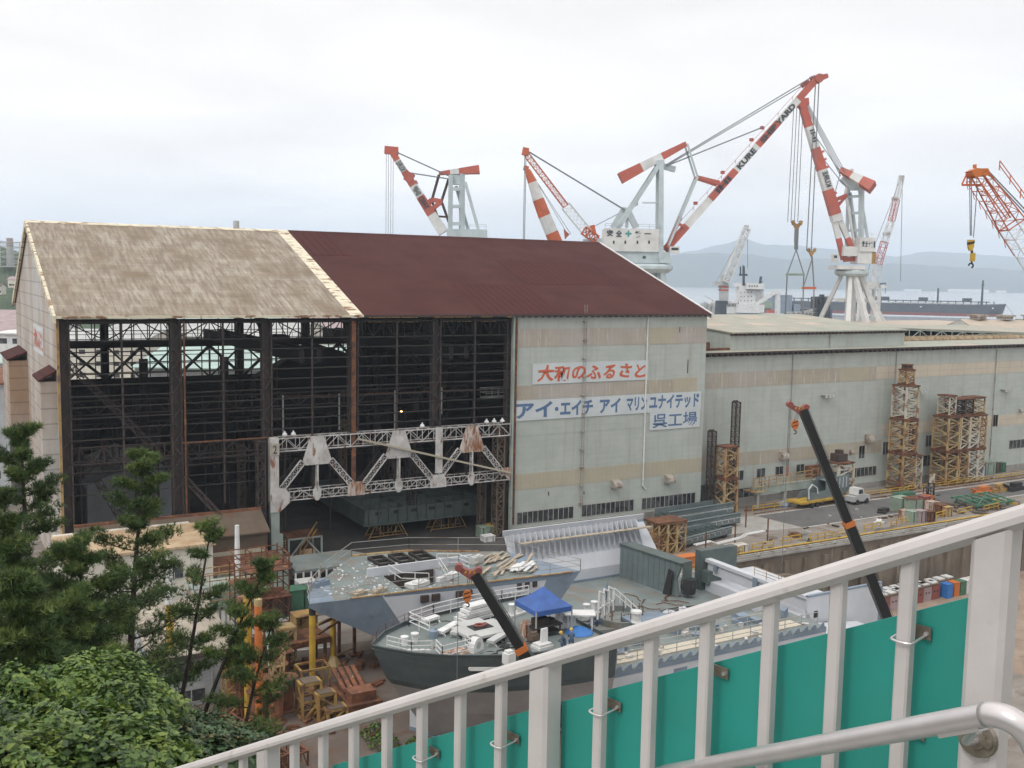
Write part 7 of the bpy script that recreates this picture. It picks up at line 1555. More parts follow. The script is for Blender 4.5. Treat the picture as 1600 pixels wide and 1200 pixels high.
# --- right jib crane
D = 340; P = lambda x, y: dep(x, y, D); c0 = P(1331, 440)
E_ = thing('jib_crane', 'red and white jib crane on white splayed legs, boom leaning left over the sheds', 'crane', (c0.x, c0.y, 0), 'red and white jib cranes of the shipyard')
tip, mid, fL, fR = P(1253, 163), P(1308, 345), P(1318, 406), P(1338, 404)
fy = lambda y: (y-163)/(345-163)
banded('jib', tip, mid, [0, fy(198), fy(231), fy(265), fy(296), fy(335), 1], [m_cred, m_cwhite], 2.0, 3.4, E_, 2.6, 3.2)
for i, f_ in enumerate((fL, fR)): banded('jib_foot', mid+RV0*(-.9 if i == 0 else .9), f_, [0, .45, 1], [m_cwhite, m_cred], 1.7, 1.5, E_)
b = MB(); b.bar(fL, fR, 1.5); b.bar(tip-RV0*1.5+Z*.4, tip+RV0*2.0+Z*.9, 2.2, 2.2, HV); b.tube(tip-HV*1.5, tip+HV*1.5, 1.4, n=12)
kb = MB()
for y in (238, 250, 262, 303, 318): p = P(1253+(y-163)*.302+7, y); kb.bar(p, p+RV0*1.0+Z*.4, .7)
kb.build('bracket', m_cred, E_)
b.bar(P(1306, 312), P(1323, 305), 1.2); b.bar(P(1309, 322), P(1322, 306), .8); b.build('jib_head', m_cred, E_)
je = [o for o in E_.children if o.name.startswith('jib')][0]
jd2 = (mid-tip).normalized(); jn2 = Vector((-jd2.x, -jd2.y, -jd2.z)).cross(HV); 
def jt2(body, y0, y1, hg):
    a, c = tip.lerp(mid, fy(y1))+RV0*.2, tip.lerp(mid, fy(y0))+RV0*.2; u_ = (c-a).normalized(); n_ = u_.cross(HV).normalized(); n_ = -n_ if n_.z < 0 else n_
    t = MB(); text_into(t, body, a-HV*1.9-n_*hg/2, u_, n_, (c-a).length, hg, .03, .03); t.build('lettering', m_blk, je)
jt2('IHI', 203, 222, 1.5); jt2('KURE', 268, 292, 1.7)
banded('counterweight_arm', P(1312, 266)-HV*1, P(1352, 296)-HV*7, [0, .35, .65, 1], [m_cred, m_cwhite], 1.6, 3.4, E_, 2.0, 4.0)
b = MB()
for x0, y0, x1, y1, wd, s_ in ((1329, 292, 1325, 402, .8, 2), (1343, 292, 1342, 372, 1.3, -2), (1346, 296, 1359, 372, .8, 2), (1331, 300, 1341, 372, .8, 2)): b.bar(P(x0, y0)+HV*s_, P(x1, y1)+HV*s_, wd)
for y in (307, 333, 360): b.bar(P(1328, y)+HV*2, P(1343, y)-HV*2, .8)
b.bar(P(1326, 290), P(1348, 290), 2.4, 3); b.bar(P(1316, 278), P(1331, 292), 2.2); b.build('a_frame', m_cblue, E_)
b = MB(); b.bar(P(1331, 264), P(1321, 305), .9); b.bar(P(1322, 306), P(1334, 376), .7); b.build('link_rod', m_cwhite, E_)
ropes('luffing_rope', [(tip+RV0*1.5+HV*s_, P(1318, 274)+HV*s_*2) for s_ in (-1.5, -.5, .5, 1.5)]+[(P(1256, 200)+RV0*2, P(1322, 282)), (P(1270, 240)+RV0*2, P(1318, 288)), (P(1313, 270), P(1305, 300))], E_, .2)
b = MB(); hbox(b, 1343, 1368, 371, 393, D-4, 9); mh2 = b.build('machine_house', m_cwhite, E_)
house_text(mh2, [('安', 1347, 1351, 381), ('全', 1352, 1356, 381), ('十', 1357, 1360, 381), ('第', 1361, 1364, 382), ('一', 1365, 1367.5, 382)], D-4.04, 2.0)
b = MB(); hbox(b, 1340, 1368, 393, 412, D-3.5, 8); hbox(b, 1318, 1342, 385, 400, D-3, 6); hbox(b, 1308, 1352, 415, 421, D-5, 10); b.rail([P(1343, 370)-HV*4, P(1368, 371)-HV*4], 1.1, .12, 2, 2); b.build('slewing_deck', m_cwhite, E_)
b = MB(); hbox(b, 1362, 1368, 394, 412, D-3.6, 3); b.build('yellow_panel', m_yellowd, E_)
b = MB(); hbox(b, 1302, 1310, 397, 410, D-5, 3); cb = b.build('operator_cab', m_cwhite, E_); b = MB(); hbox(b, 1303, 1308, 399, 403, D-5.08, .05); b.build('window', m_glass, cb)
b = MB(); pc = P(1331, 424); b.lathe(V(pc.x, pc.y, pc.z-1.6), [(4.5, 0), (5.5, .8), (5.5, 1.6), (4.2, 2.6)], 16); b.build('slewing_ring', m_cblue, E_)
b = MB()
for x0, x1, s_, wd in ((1321, 1289, 5, 1.8), (1326, 1314, -6, 2.0), (1330, 1340, -7, 2.2), (1338, 1344, 6, 2.0), (1342, 1368, -3, 2.1), (1343, 1386, 6, 1.8)):
    p, q_ = P(x0, 424)+HV*s_*.4, P(x1, 502)+HV*s_*1.2; q2 = p+(q_-p)*((p.z-0)/(p.z-q_.z)); b.bar(p, q2, wd*.6, wd*.6, None, wd*1.0, wd*1.0)
b.build('leg', m_cwhite, E_)
b = MB(); b.tube(V(pc.x, pc.y, 2), V(pc.x, pc.y, pc.z-1.6), 1.2, 1.7, n=10); b.bar(P(1304, 468), P(1366, 470), 1.0); b.build('core_column', m_cwhite, E_)
h2 = P(1245, 352); ropes('hoist_rope', [(tip-RV0*(2.6-k*1.0)+Z*-.8, V(0, 0, h2.z+1)+V((tip-RV0*(2.9-k*1.1)).x, (tip-RV0*(2.9-k*1.1)).y, 0)) for k in range(4)], E_, .16)
hookset('yellow twin sheave hook block with triangular sling and spreader bar', h2, D, 1.05, [(h2-Z*1, P(1244, 378), 1.0), (P(1244, 378), P(1244, 390), .9), (P(1244, 390), P(1230, 429), .3), (P(1244, 390), P(1256, 429), .3), (P(1230, 429), P(1227, 490), .3), (P(1256, 429), P(1254, 490), .3)], m_yellowd, HG)
b = MB(); b.bar(P(1228, 429), P(1257, 429), .7); b.build('spreader_bar', m_ltgreen, label='longer upper green and orange spreader bar hanging in slings', cat='spreader bar')
# --- left jib crane behind the red roof
D = 330; P = lambda x, y: dep(x, y, D); c0 = P(722, 420)
F_ = thing('jib_crane', 'red and white jib crane leaning left behind the red roof, leftmost crane', 'crane', (c0.x, c0.y, 0), 'red and white jib cranes of the shipyard')
tip, foot = P(613, 238), P(693, 364); fy2 = lambda y: (y-238)/(364-238)
banded('jib', tip, foot, [0, fy2(251), fy2(268), fy2(290), fy2(307), fy2(335), 1], [m_cred, m_cwhite], 1.9, 3.3, F_, 2.4, 3.2)
jf = F_.children[-1]
for body, y0, y1 in (('KURE', 253, 267), ('SHIP', 293, 305), ('YARD', 308, 326)):
    a, c = tip.lerp(foot, fy2(y1)), tip.lerp(foot, fy2(y0)); u_ = (c-a).normalized(); n_ = u_.cross(HV).normalized(); n_ = -n_ if n_.z < 0 else n_
    t = MB(); text_into(t, body, a-HV*1.9-n_*.9, u_, n_, (c-a).length, 1.8, .03, .03); t.build('lettering', m_blk, jf)
b = MB(); b.bar(tip-RV0*2.4+Z*.7, tip+RV0*1.8+Z*.4, 2.4, 2, HV); b.tube(tip+RV0*.8-HV*1.3, tip+RV0*.8+HV*1.3, 1.2, n=10); b.bar(P(634, 274), P(645, 280), 3); b.bar(P(642, 290), P(652, 284), 1.2); b.bar(P(640, 291), P(650, 287), 1.0); b.build('jib_head', m_cred, F_)
banded('counterweight_arm', P(686, 271), P(749, 265), [0, .28, .5, 1], [m_cred, m_cwhite], 1.0, 2.6, F_, 2, 4)
b = MB()
for x0, y0, x1, y1, wd, s_ in ((705, 274, 704, 362, 1.1, -2), (722, 272, 722, 360, 1.4, -1), (712, 290, 732, 362, 1.0, 2), (727, 285, 748, 360, 1.0, -1)): b.bar(P(x0, y0)+HV*s_, P(x1, y1)+HV*s_, wd)
for y in (296, 323, 350): b.bar(P(704, y)-HV*2, P(722, y)-HV*1, 1.0)
b.bar(P(704, 281), P(725, 281), 2.4, 3); b.build('a_frame', m_cblue, F_)
b = MB(); b.bar(P(686, 273), P(675, 312), .8); b.bar(P(701, 280), P(690, 314), .8); b.bar(P(675, 314), P(692, 362), .7); b.bar(P(690, 315), P(703, 352), .8); b.bar(P(684, 338), P(698, 339), .6); b.build('link_rod', m_dark2, F_)
b = MB(); b.bar(P(675, 312), P(691, 315), 1.4); b.bar(P(675, 312), P(666, 322), 1.6); b.bar(P(690, 315), P(676, 326), 1.4); b.bar(P(664, 326), P(678, 326), 1.6); b.build('link_lever', m_cred, F_)
ropes('luffing_rope', [(tip+RV0*1.5+HV*s_, P(704, 276)+HV*s_) for s_ in (-1.5, 0, 1.5)]+[(P(640, 270)+HV*s_, P(704, 280)+HV*s_) for s_ in (-1, 1)], F_, .2)
ropes('hoist_rope', [(tip-RV0*x_, V((tip-RV0*x_).x, (tip-RV0*x_).y, 20)) for x_ in (1.9, 1.2, -.3, .4)], F_, .11)
b = MB(); hbox(b, 698, 760, 358, 376, D-4, 9); b.rail([P(735, 357)-HV*4, P(760, 358)-HV*4], 1.2, .12, 2, 2); b.build('slewing_deck', m_cblue, F_); pc = P(722, 380); tower(F_, V(pc.x, pc.y, pc.z), pc.z-2, 5.5, 13)
# --- lattice jib crane and tubular one behind the ridge
D = 345; P = lambda x, y: dep(x, y, D); c0 = P(945, 430)
G_ = thing('lattice_jib_crane', 'crane with thin orange red lattice boom, left of the lettered crane', 'crane', (c0.x, c0.y, 0))
b = MB(); b.lattice(P(823, 242), P(884, 322), 1.8, 14, .24, .14, w2=3.0); b.lattice(P(912, 360), P(932, 374), 2.6, 3, .4, .3); b.build('red_lattice', m_corange, G_)
b = MB(); b.lattice(P(884, 322), P(920, 366), 3.0, 7, .22, .13, w2=2.4); b.build('white_lattice', m_cwhite, G_)
b = MB(); b.bar(P(816, 236), P(826, 238), 2.6, 2.4); b.bar(P(820, 231), P(821, 236), .5); b.bar(P(925, 352), P(928, 366), 1.6); b.bar(P(925, 357), P(915, 372), .5); b.bar(P(926, 357), P(938, 376), .5); b.build('boom_head', m_corange, G_)
ropes('luffing_rope', [(P(826, 237)+HV*s_, P(976, 328)+HV*s_) for s_ in (-1.2, 0, 1.2)]+[(P(928, 354), P(970, 332))], G_, .22); ropes('hoist_rope', [(P(820+k*2, 242), V(P(820+k*2, 242).x, P(820+k*2, 242).y, 20)) for k in range(2)], G_, .18)
b = MB(); b.bar(P(975, 326), P(957, 356), 1.8); b.bar(P(981, 330), P(994, 356), 2.0); b.bar(P(980, 334), P(979, 356), .8); b.bar(P(972, 328), P(984, 330), 1.8); b.box(P(960, 390).x-6, P(960, 390).x+6, P(960, 390).y-2, P(960, 390).y+10, 46, 53); b.build('mast', m_cblue, G_); pc = V(P(968, 400).x, P(968, 400).y+4, 46); tower(G_, pc, 46, 5, 11)
D = 360; P = lambda x, y: dep(x, y, D); H_ = thing('tubular_jib_crane', 'red and white tubular crane boom showing above the red roof ridge', 'crane', (P(880, 420).x, P(880, 420).y, 0))
b = MB()
for i, (x0, y0, x1, y1) in enumerate(((824, 266, 832, 285), (832, 285, 841, 312), (841, 312, 851, 338), (851, 338, 862, 364), (862, 364, 880, 405))): b.m = i % 2; b.tube(P(x0, y0), P(x1, y1), (1.1, 1.7, 2.1, 2.3, 2.4)[i], (1.7, 2.1, 2.3, 2.4, 2.4)[i], n=10)
b.build('boom', [m_corange, m_cwhite], H_, smooth=False)
b = MB(); b.bar(P(818, 262), P(826, 264), 1.6); b.prism([P(881, 358), P(890, 366), P(883, 374)], HV*2); b.build('boom_head', m_corange, H_); ropes('rope', [(P(826, 264), P(892, 366)), (P(828, 266), P(888, 368))], H_, .16); b = MB(); b.box(P(885, 400).x-6, P(885, 400).x+6, P(885, 400).y, P(885, 400).y+9, 0, 48); b.build('tower', m_cwhite, H_)
# --- distant lattice cranes
D = 640; P = lambda x, y: dep(x, y, D); I_ = thing('ship_crane', 'grey white lattice crane leaning right beside the white ship superstructure', 'crane', (P(1130, 480).x, P(1130, 480).y, -3))
b = MB(); b.lattice(P(1134, 440), P(1167, 357), 4.2, 12, .7, .45, w2=1.6); b.build('boom', m_cwhite, I_); b = MB(); hbox(b, 1164, 1170, 352, 358, D, 3); b.build('boom_head', m_lgrey, I_)
b = MB(); hbox(b, 1117, 1138, 440, 446, D, 8); hbox(b, 1126, 1138, 446, 470, D+1, 6); hbox(b, 1127, 1133, 430, 440, D, 5); b.build('crane_house', m_lgrey, I_); b = MB(); hbox(b, 1125.5, 1138.5, 447, 449.5, D+.8, 7); hbox(b, 1125.5, 1138.5, 452, 454.5, D+.8, 7); b.build('red_band', m_cred, I_)
b = MB(); q0 = P(1131, 470); b.box(q0.x-2.5, q0.x+2.5, q0.y, q0.y+5, -3, q0.z); b.build('pedestal', m_tanker, I_); ropes('rope', [(P(1119, 441), P(1139, 404)), (P(1139, 404), P(1166, 356)), (P(1168, 358), P(1168, 420))], I_, .22)
D = 520; P = lambda x, y: dep(x, y, D); J_ = thing('distant_lattice_crane', 'distant red and white lattice boom crane right of the white legged crane', 'crane', (P(1370, 470).x, P(1370, 470).y, 0))
pts = [(1364, 450), (1372, 412), (1382, 378), (1393, 345), (1401, 312), (1408, 280)]
for i in range(5): b = MB(); b.lattice(P(*pts[i]), P(*pts[i+1]), 3.4-.35*i, 4, .27, .16, w2=3.4-.35*(i+1)); b.build('boom', (m_cwhite, m_cred, m_cwhite, m_cred, m_cwhite)[i], J_)
b = MB(); hbox(b, 1406, 1413, 274, 280, D, 2); hbox(b, 1395, 1404, 308, 313, D, 2); hbox(b, 1381, 1391, 363, 368, D, 2); b.build('boom_fitting', m_lgrey, J_); ropes('rope', [(P(1407, 280), P(1368, 380)), (P(1410, 280), P(1407, 440)), (P(1368, 380), P(1352, 440))], J_, .2)
b = MB(); hbox(b, 1352, 1374, 440, 452, D, 8); hbox(b, 1376, 1386, 446, 450, D, 4); b.build('crane_house', m_cwhite, J_); b = MB()
for x in (1352, 1374):
    for s_ in (0, 8): b.bar(P(x, 452)+HV*s_, V((P(x, 452)+HV*s_).x, (P(x, 452)+HV*s_).y, 0), 1.4)
b.bar(P(1354, 452), P(1392, 520), 1.2); b.build('leg', m_cwhite, J_)
# --- orange crawler crane at the right edge
D = 100; P = lambda x, y: dep(x, y, D); K_ = thing('crawler_crane', 'orange headed lattice crane boom entering at the right edge', 'crane', (P(2030, 1085).x, P(2030, 1085).y, 0))
A, B_ = P(1530, 272), P(2000, 1000); d_ = (B_-A).normalized()
b = MB(); b.lattice(A, A.lerp(B_, .105), 1.1, 6, .10, .05, w2=1.9, h=1.1, h2=1.9); b.bar(A+RV0*.3, A.lerp(B_, .09)+RV0*.3, .10); b.bar(A-RV0*.3+HV*.3, A.lerp(B_, .09)+HV*.3, .09); b.build('boom_top', m_corange, K_)
b = MB(); b.lattice(A.lerp(B_, .105), A.lerp(B_, .24), 1.9, 7, .085, .04); b.build('white_boom', m_cwhite, K_)
b = MB(); b.lattice(A.lerp(B_, .24), A.lerp(B_, .36), 1.9, 7, .085, .04); b.build('red_boom', m_cred, K_)
b = MB(); b.lattice(A.lerp(B_, .36), B_, 1.9, 30, .12, .06); b.build('white_boom', m_cwhite, K_)
b = MB(); b.prism([P(1513, 268)-HV*.6, P(1520, 264)-HV*.6, P(1540, 264)-HV*.6, P(1543, 272)-HV*.6, P(1540, 275)-HV*.6, P(1524, 275)-HV*.6], HV*1.4); b.tube(P(1522, 271)-HV*.8, P(1522, 271)+HV*.9, .45, n=10); b.bar(P(1523, 263), P(1523, 257), .25); b.build('boom_head', m_orange, K_)
b = MB(); b.rail([P(1503, 289), P(1532, 289)], .01, .12, 3, 1); b.bar(P(1503, 288), P(1511, 271), .12); b.bar(P(1503, 289), P(1532, 289), .18); b.bar(P(1511, 271), P(1511, 289), .08); b.bar(P(1516, 274), P(1516, 289), .08)
for i in range(7): a = A.lerp(B_, .012+i*.02)-RV0*1.6-Z*.2; b.bar(a, a+RV0*1.2, .08); b.bar(a, a+d_*1.9, .06); b.bar(a+Z*.0, a-Z*.45+d_*.4, .05)
b.rail([A+RV0*1.9+Z*.4, A.lerp(B_, .12)+RV0*2.3+Z*.6], .9, .07, 1.6, 2); b.build('boom_walkway', m_corange, K_)
hk = P(1517, 378); hzt = P(1517, 289)
ropes('hoist_rope', [(P(1515, 276), hk+Z*.6-RV0*.1), (P(1518, 276), hk+Z*.6), (P(1527, 290), P(1521, 371))], K_, .06); ropes('backstay', [(P(1545, 268), P(1700, 430)), (P(1545, 272), P(1700, 440))], K_, .1)
o = thing('crane_hook', 'black and yellow hook block hanging from the orange headed crane', 'hook', P(1517, 415), HG)
b = MB(); a = hk; b.prism([a+RV0*x-HV*.18+Z*z for x, z in ((-.3, .2), (.3, .2), (.26, -.5), (.1, -.85), (-.1, -.85), (-.26, -.5))], HV*.36); b.prism([P(1520, 397)+RV0*x-HV*.15+Z*z for x, z in ((-.2, .1), (.2, .1), (.2, -.7), (-.2, -.7))], HV*.3); b.build('hook_block', m_yellow, o)
b = MB(); b.prism([a+RV0*x-HV*.2+Z*z for x, z in ((-.3, -.05), (.3, .08), (.28, -.12), (-.28, -.28))], HV*.4); b.tube(P(1518, 388), P(1519, 397), .12, n=8)
c_ = P(1517, 415)
for k in range(9): t0, t1 = -1.2+k*.5, -1.2+(k+1)*.5; b.tube(c_+RV0*.22*math.cos(t0)-Z*-.22*math.sin(t0), c_+RV0*.22*math.cos(t1)-Z*-.22*math.sin(t1), .08, n=6)
b.tube(P(1519, 404), P(1518, 412), .09, n=6); b.build('hook', m_blackm, o)
b = MB(); b.cbox(V(P(2010, 1060).x, P(2010, 1060).y, 1.2), 7, 3.4, 2.6, .3); b.cbox(V(P(2010, 1060).x, P(2010, 1060).y, 0), 7.5, 1.1, 1.2, .3); b.build('crane_house', m_orange, K_)
# --- black telescopic booms
def telescopic(lb, D_, tipx, tipy, lowx, lowy, extra, sheave, hkx, hky, w0, w1, sling_x=None):
    P = lambda x, y: dep(x, y, D_); T0, Lw = P(tipx, tipy), P(lowx, lowy); d_ = (Lw-T0).normalized(); bot = T0+d_*((T0.z-2.4)/(T0.z-Lw.z)*(Lw-T0).length); o = thing('truck_crane', lb, 'crane', V(bot.x, bot.y, 0), 'truck cranes with black telescopic booms')
    b = MB(); L_ = (bot-T0).length; segs = [(0, extra, w0), (extra, .62, w0*1.18), (.62, 1, w1)]
    for f0, f1, wd in segs: b.bar(T0.lerp(bot, f0), T0.lerp(bot, f1), wd, wd*1.15, HV)
    b.build('boom', m_black, o)
    b = MB(); f = T0.lerp(bot, extra); b.bar(f-d_*.22, f+d_*.22, w0*1.3, w0*1.4, HV); b.build('boom_collar', m_orange, o)
    n_ = d_.cross(HV).normalized(); n_ = n_ if n_.dot(RV0) < 0 else -n_
    b = MB(); h0 = T0; s_ = w0*.9
    b.prism([h0-HV*.4*s_+RV0*x*s_+Z*z*s_ for x, z in ((-.4, -.7), (.6, -.3), (.75, .55), (.35, .75), (-.3, .35), (-1.1, .55), (-1.9, .95), (-2.1, .6), (-1.5, .0))], HV*.8*s_); b.tube(h0+RV0*-1.85*s_+Z*.7*s_-HV*.5*s_, h0+RV0*-1.85*s_+Z*.7*s_+HV*.5*s_, .45*s_, n=10); b.tube(h0+RV0*.45*s_+Z*.4*s_-HV*.5*s_, h0+RV0*.45*s_+Z*.4*s_+HV*.5*s_, .42*s_, n=10); b.build('boom_head', m_red, o)
    b = MB()
    for k in range(4): b.prism([h0-HV*.42*s_+RV0*(x-1.2+k*.5)*s_+Z*z*s_ for x, z in ((0, .1), (.18, .1), (.3, .4), (.12, .4))], HV*.015)
    b.build('warning_stripe', m_yellow, o)
    hk_ = P(hkx, hky)
    ropes('hoist_rope', [(h0+RV0*(-.7+k*.25)*s_, hk_+Z*.9*s_+RV0*(-.15+k*.2)*s_) for k in range(3)]+[(h0-RV0*1.9*s_+Z*.6*s_, V((h0-RV0*1.9*s_).x, (h0-RV0*1.9*s_).y, hk_.z-(13 if sling_x else 14)))]+[(h0+RV0*.9*s_, T0.lerp(bot, extra)+RV0*.9*s_), (h0+RV0*.6*s_+Z*.5*s_, T0.lerp(bot, .9)+RV0*1.2*s_)], o, .035)
    hb = thing('crane_hook', lb.split(' boom')[0]+' crane hook block with orange and black stripes', 'hook', hk_, 'hook blocks of the truck cranes')
    b = MB(); b.prism([hk_-HV*.22*s_+RV0*x*s_+Z*z*s_ for x, z in ((-.25, .9), (.3, .9), (.5, .5), (.45, -.1), (.15, -.5), (-.15, -.5), (-.45, -.1), (-.5, .4))], HV*.44*s_); b.build('hook_block', m_orange, hb)
    b = MB()
    for k in range(2): b.prism([hk_-HV*.235*s_+RV0*x*s_+Z*(z+k*.5)*s_ for x, z in ((-.4, -.1), (.35, .15), (.35, .3), (-.4, .05))], HV*.47*s_)
    for k in range(8): t0, t1 = -2.0+k*.5, -2.0+(k+1)*.5; b.tube(hk_-Z*.85*s_+RV0*.24*s_*math.cos(t0)+Z*.24*s_*math.sin(t0), hk_-Z*.85*s_+RV0*.24*s_*math.cos(t1)+Z*.24*s_*math.sin(t1), .08*s_, n=6)
    b.build('hook', m_blackm, hb)
    # carrier: slewing house, chassis, wheels
    bb = V(bot.x, bot.y, 0); b = MB(); b.cbox(bb+Z*1.7, 3.6, 2.6, 1.6, .3); b.cbox(bb+Z*1.0, 11, 2.7, .7, .3); b.build('carrier', m_yellow, o)
    b = MB(); b.cbox(bb+V(4.4, 1.4, 1.7), 2.0, 2.4, 1.5, .3); cb = b.build('driver_cab', m_yellow, o); b = MB(); b.cbox(bb+V(4.42, 1.4, 2.3), 2.06, 2.2, .65, .3); b.build('window', m_glass, cb)
    for k in (-4, -2.4, 2.2, 3.9):
        for sy in (-1.1, 1.1):
            c_ = bb+V(k*.955-sy*.295, k*.295+sy*.955, .55); b = MB(); b.tube(c_-V(-.09, .29, 0)*.6, c_+V(-.09, .29, 0)*.6, .55, n=12); b.build('wheel', m_tyre, o)
    return o
telescopic('right black telescopic boom crane rising before the long shed', 80, 1254, 640, 1385, 965, .33, 1, 1242, 666, .62, .88, 1234)
telescopic('left black telescopic boom crane rising over the ship deck', 70, 742, 896, 826, 1032, .32, 1, 730, 934, .68, .95)
q0, q1 = dep(1238, 640, 80), dep(1230, 738, 80); b = MB(); b.bar(q1+Z*.5, q1-Z*.3, .12); b.build('hook_ball', m_cred, label='small red hook ball hanging on the thin rope by the long shed', cat='hook')
# ---------------------------------------------------------------- ships beyond the sheds
D = 700; P = lambda x, y: dep(x, y, D)
W = thing('white_ship', 'white ship superstructure with masts beyond the long shed', 'ship', (P(1160, 480).x, P(1160, 480).y, -3))
b = MB(); hbox(b, 1154, 1180, 446, 486, D, 14); hbox(b, 1180, 1192, 448, 488, D+2, 10); hbox(b, 1150, 1194, 476, 488, D-2, 16); hbox(b, 1112, 1152, 470, 492, D, 14); hbox(b, 1100, 1113, 476, 492, D, 10); hbox(b, 1150, 1172, 442, 448, D+1, 10); b.build('deckhouse', m_white, W)
b = MB(); hbox(b, 1166, 1194, 443, 452, D-3, 16); b.build('bridge_wing', m_white, W)
b = MB(); hbox(b, 1168, 1193, 452, 453.2, D-3.1, 12); 
for x in range(7): hbox(b, 1137+x*2.2, 1138.2+x*2.2, 474, 479, D-.2, .2)
for x in range(4): hbox(b, 1170+x*4, 1172+x*4, 446, 448, D-3.2, .2)
for r_ in range(4):
    for x in range(4): hbox(b, 1142+x*5 if False else 1157+x*5.5, 1158.3+x*5.5, 456+r_*6.5, 457.6+r_*6.5, D-.2, .2)
b.build('window', m_glass, W, kind=None)
b = MB(); b.bar(P(1162, 446), P(1162, 416), 1.2); hbox(b, 1156, 1168, 428, 431, D+1, 3); b.bar(P(1157, 428), P(1157, 416), .7); b.bar(P(1161, 416), P(1161, 414), .5); b.bar(P(1187, 446), P(1189, 432), 1.2); b.bar(P(1184, 444), P(1192, 440), .6); b.build('mast', m_tanker, W)
b = MB(); hbox(b, 1127, 1137, 455, 476, D-2, 6); b.build('funnel', m_tanker, W)
b = MB(); b.bar(P(1180, 476), P(1208, 458), 2.6); b.bar(P(1206, 457), P(1219, 456), 2.8); b.bar(P(1215, 457), P(1215, 496), 2.6); b.build('white_gantry', m_white, W)
b = MB(); hbox(b, 1096, 1230, 490, 508, D, 20); b.build('hull', m_lgrey, W)
b = MB(); 
for i in range(5): b.lattice(P(1100+i*7, 492), P(1101+i*7, 474+3*(i % 2)), 3, 3, .5, .3)
b.bar(P(1100, 462), P(1115, 470), .5); b.bar(P(1098, 470), P(1108, 476), .5); b.lattice(P(1125, 492), P(1126, 470), 4, 4, .6, .4); b.build('deck_derrick', m_lgrey, W)
D = 800; P = lambda x, y: dep(x, y, D); o = thing('grey_ship', 'grey ship hull and blocks between white ship and white legged crane', 'ship', (P(1250, 490).x, P(1250, 490).y, -3))
b = MB(); hbox(b, 1205, 1237, 461, 490, D, 18); hbox(b, 1240, 1250, 476, 490, D, 10); b.build('block', m_blue, o); b = MB(); hbox(b, 1196, 1300, 482, 500, D+3, 20); b.build('hull', m_tanker, o)
b = MB(); hbox(b, 1199, 1210, 484, 490, D-20, 6); b.build('red_tank', m_cred, o); b = MB(); hbox(b, 1195, 1206, 470, 482, D-18, 8); b.build('green_block', m_ltgreen, o)
D = 560; P = lambda x, y: dep(x, y, D); b = MB()
for x in (1276, 1282, 1288): b.lattice(P(x, 500), P(x, 464), 4, 7, .45, .3)
hbox(b, 1272, 1292, 470, 472, D, 6); hbox(b, 1274, 1291, 484, 486, D, 6); b.tube(P(1284, 500), P(1284, 460), 1.4, n=8); b.build('process_tower', m_tanker, label='grey lattice process tower left of the white legged crane', cat='tower')
b = MB()
for i, (x, w_) in enumerate(((1236, 1), (1243, 2), (1250, 1), (1257, 2), (1263, 1), (1269, 2))): b.lattice(P(x, 500), P(x, 488), 3, 2, .5, .35)
b.bar(P(1236, 492), P(1270, 484), 1); b.bar(P(1250, 494), P(1276, 482), .7); b.build('quay_clutter', m_lgrey, kind='stuff', label='low grey quay equipment beyond the long shed')
tk = thing('oil_tanker', 'long dark tanker moored in the bay beyond the sheds', 'ship', at(1480, 500, -3))
a, c = at(1571, 499, -3), at(1200, 490, -3); d_ = (a-c).normalized(); n_ = V(-d_.y, d_.x, 0)
zt = 14.5; b = MB(); bow = a; st2 = a-d_*290
def hp2(f, s_, z): return st2+d_*(290*f)+n_*s_+Z*(z+3-0)
b.prism([hp2(0, -22, 0), hp2(.9, -22, 0), hp2(.965, -11, 0), hp2(.985, 0, 0), hp2(.965, 11, 0), hp2(.9, 22, 0), hp2(0, 22, 0)], Z*(zt*.25)); b.build('boot_top', m_tankr, tk)
b = MB(); b.raw([hp2(0, -22, zt*.26), hp2(.9, -22, zt*.26), hp2(.97, -11, zt*.26), hp2(.988, 0, zt*.26), hp2(.97, 11, zt*.26), hp2(.9, 22, zt*.26), hp2(0, 22, zt*.26), hp2(0, -22, zt), hp2(.9, -22, zt), hp2(.985, -12, zt+1.5), hp2(1.0, 0, zt+2), hp2(.985, 12, zt+1.5), hp2(.9, 22, zt), hp2(0, 22, zt)], [(i, (i+1) % 7, 7+(i+1) % 7, 7+i) for i in range(7)]+[(7, 8, 9, 10, 11, 12, 13)]); b.build('hull', m_tanker, tk)
b = MB(); 
for f in np.linspace(.05, .95, 30): b.bar(hp2(f, 0, zt), hp2(f, 0, zt+4.5), 1.0)
for s_ in (-3, -1, 1, 3): b.bar(hp2(.04, s_, zt+3.5), hp2(.93, s_, zt+3.5), 1.1)
for f in (.45, .5, .66, .84): b.box(hp2(f, 0, zt).x-4, hp2(f, 0, zt).x+4, hp2(f, 0, zt).y-4, hp2(f, 0, zt).y+4, zt+3, zt+8)
b.build('deck_pipes', m_tanker, tk)
b = MB(); b.bar(hp2(.9, 0, zt), hp2(.9, 0, zt+31), 2.2, 2.2, None, 1.4, 1.4); b.bar(hp2(.9, -4, zt+25), hp2(.9, 4, zt+25), 1.6); b.bar(hp2(.72, 0, zt), hp2(.72, 0, zt+20), 1.6); b.bar(hp2(.72, -3, zt+17), hp2(.72, 3, zt+17), 1.4); b.bar(hp2(.40, 0, zt), hp2(.40, 0, zt+22), 2.4); b.bar(hp2(.40, 0, zt+21), hp2(.50, 0, zt+25), 2.0); b.bar(hp2(.41, 0, zt+14), hp2(.44, 0, zt+22), 1.6); b.bar(hp2(.50, 0, zt+25), hp2(.50, 0, zt+12), .6); b.build('mast', m_tanker, tk)
b = MB(); b.box(0, .1, 0, .1, 0, .1) if False else None
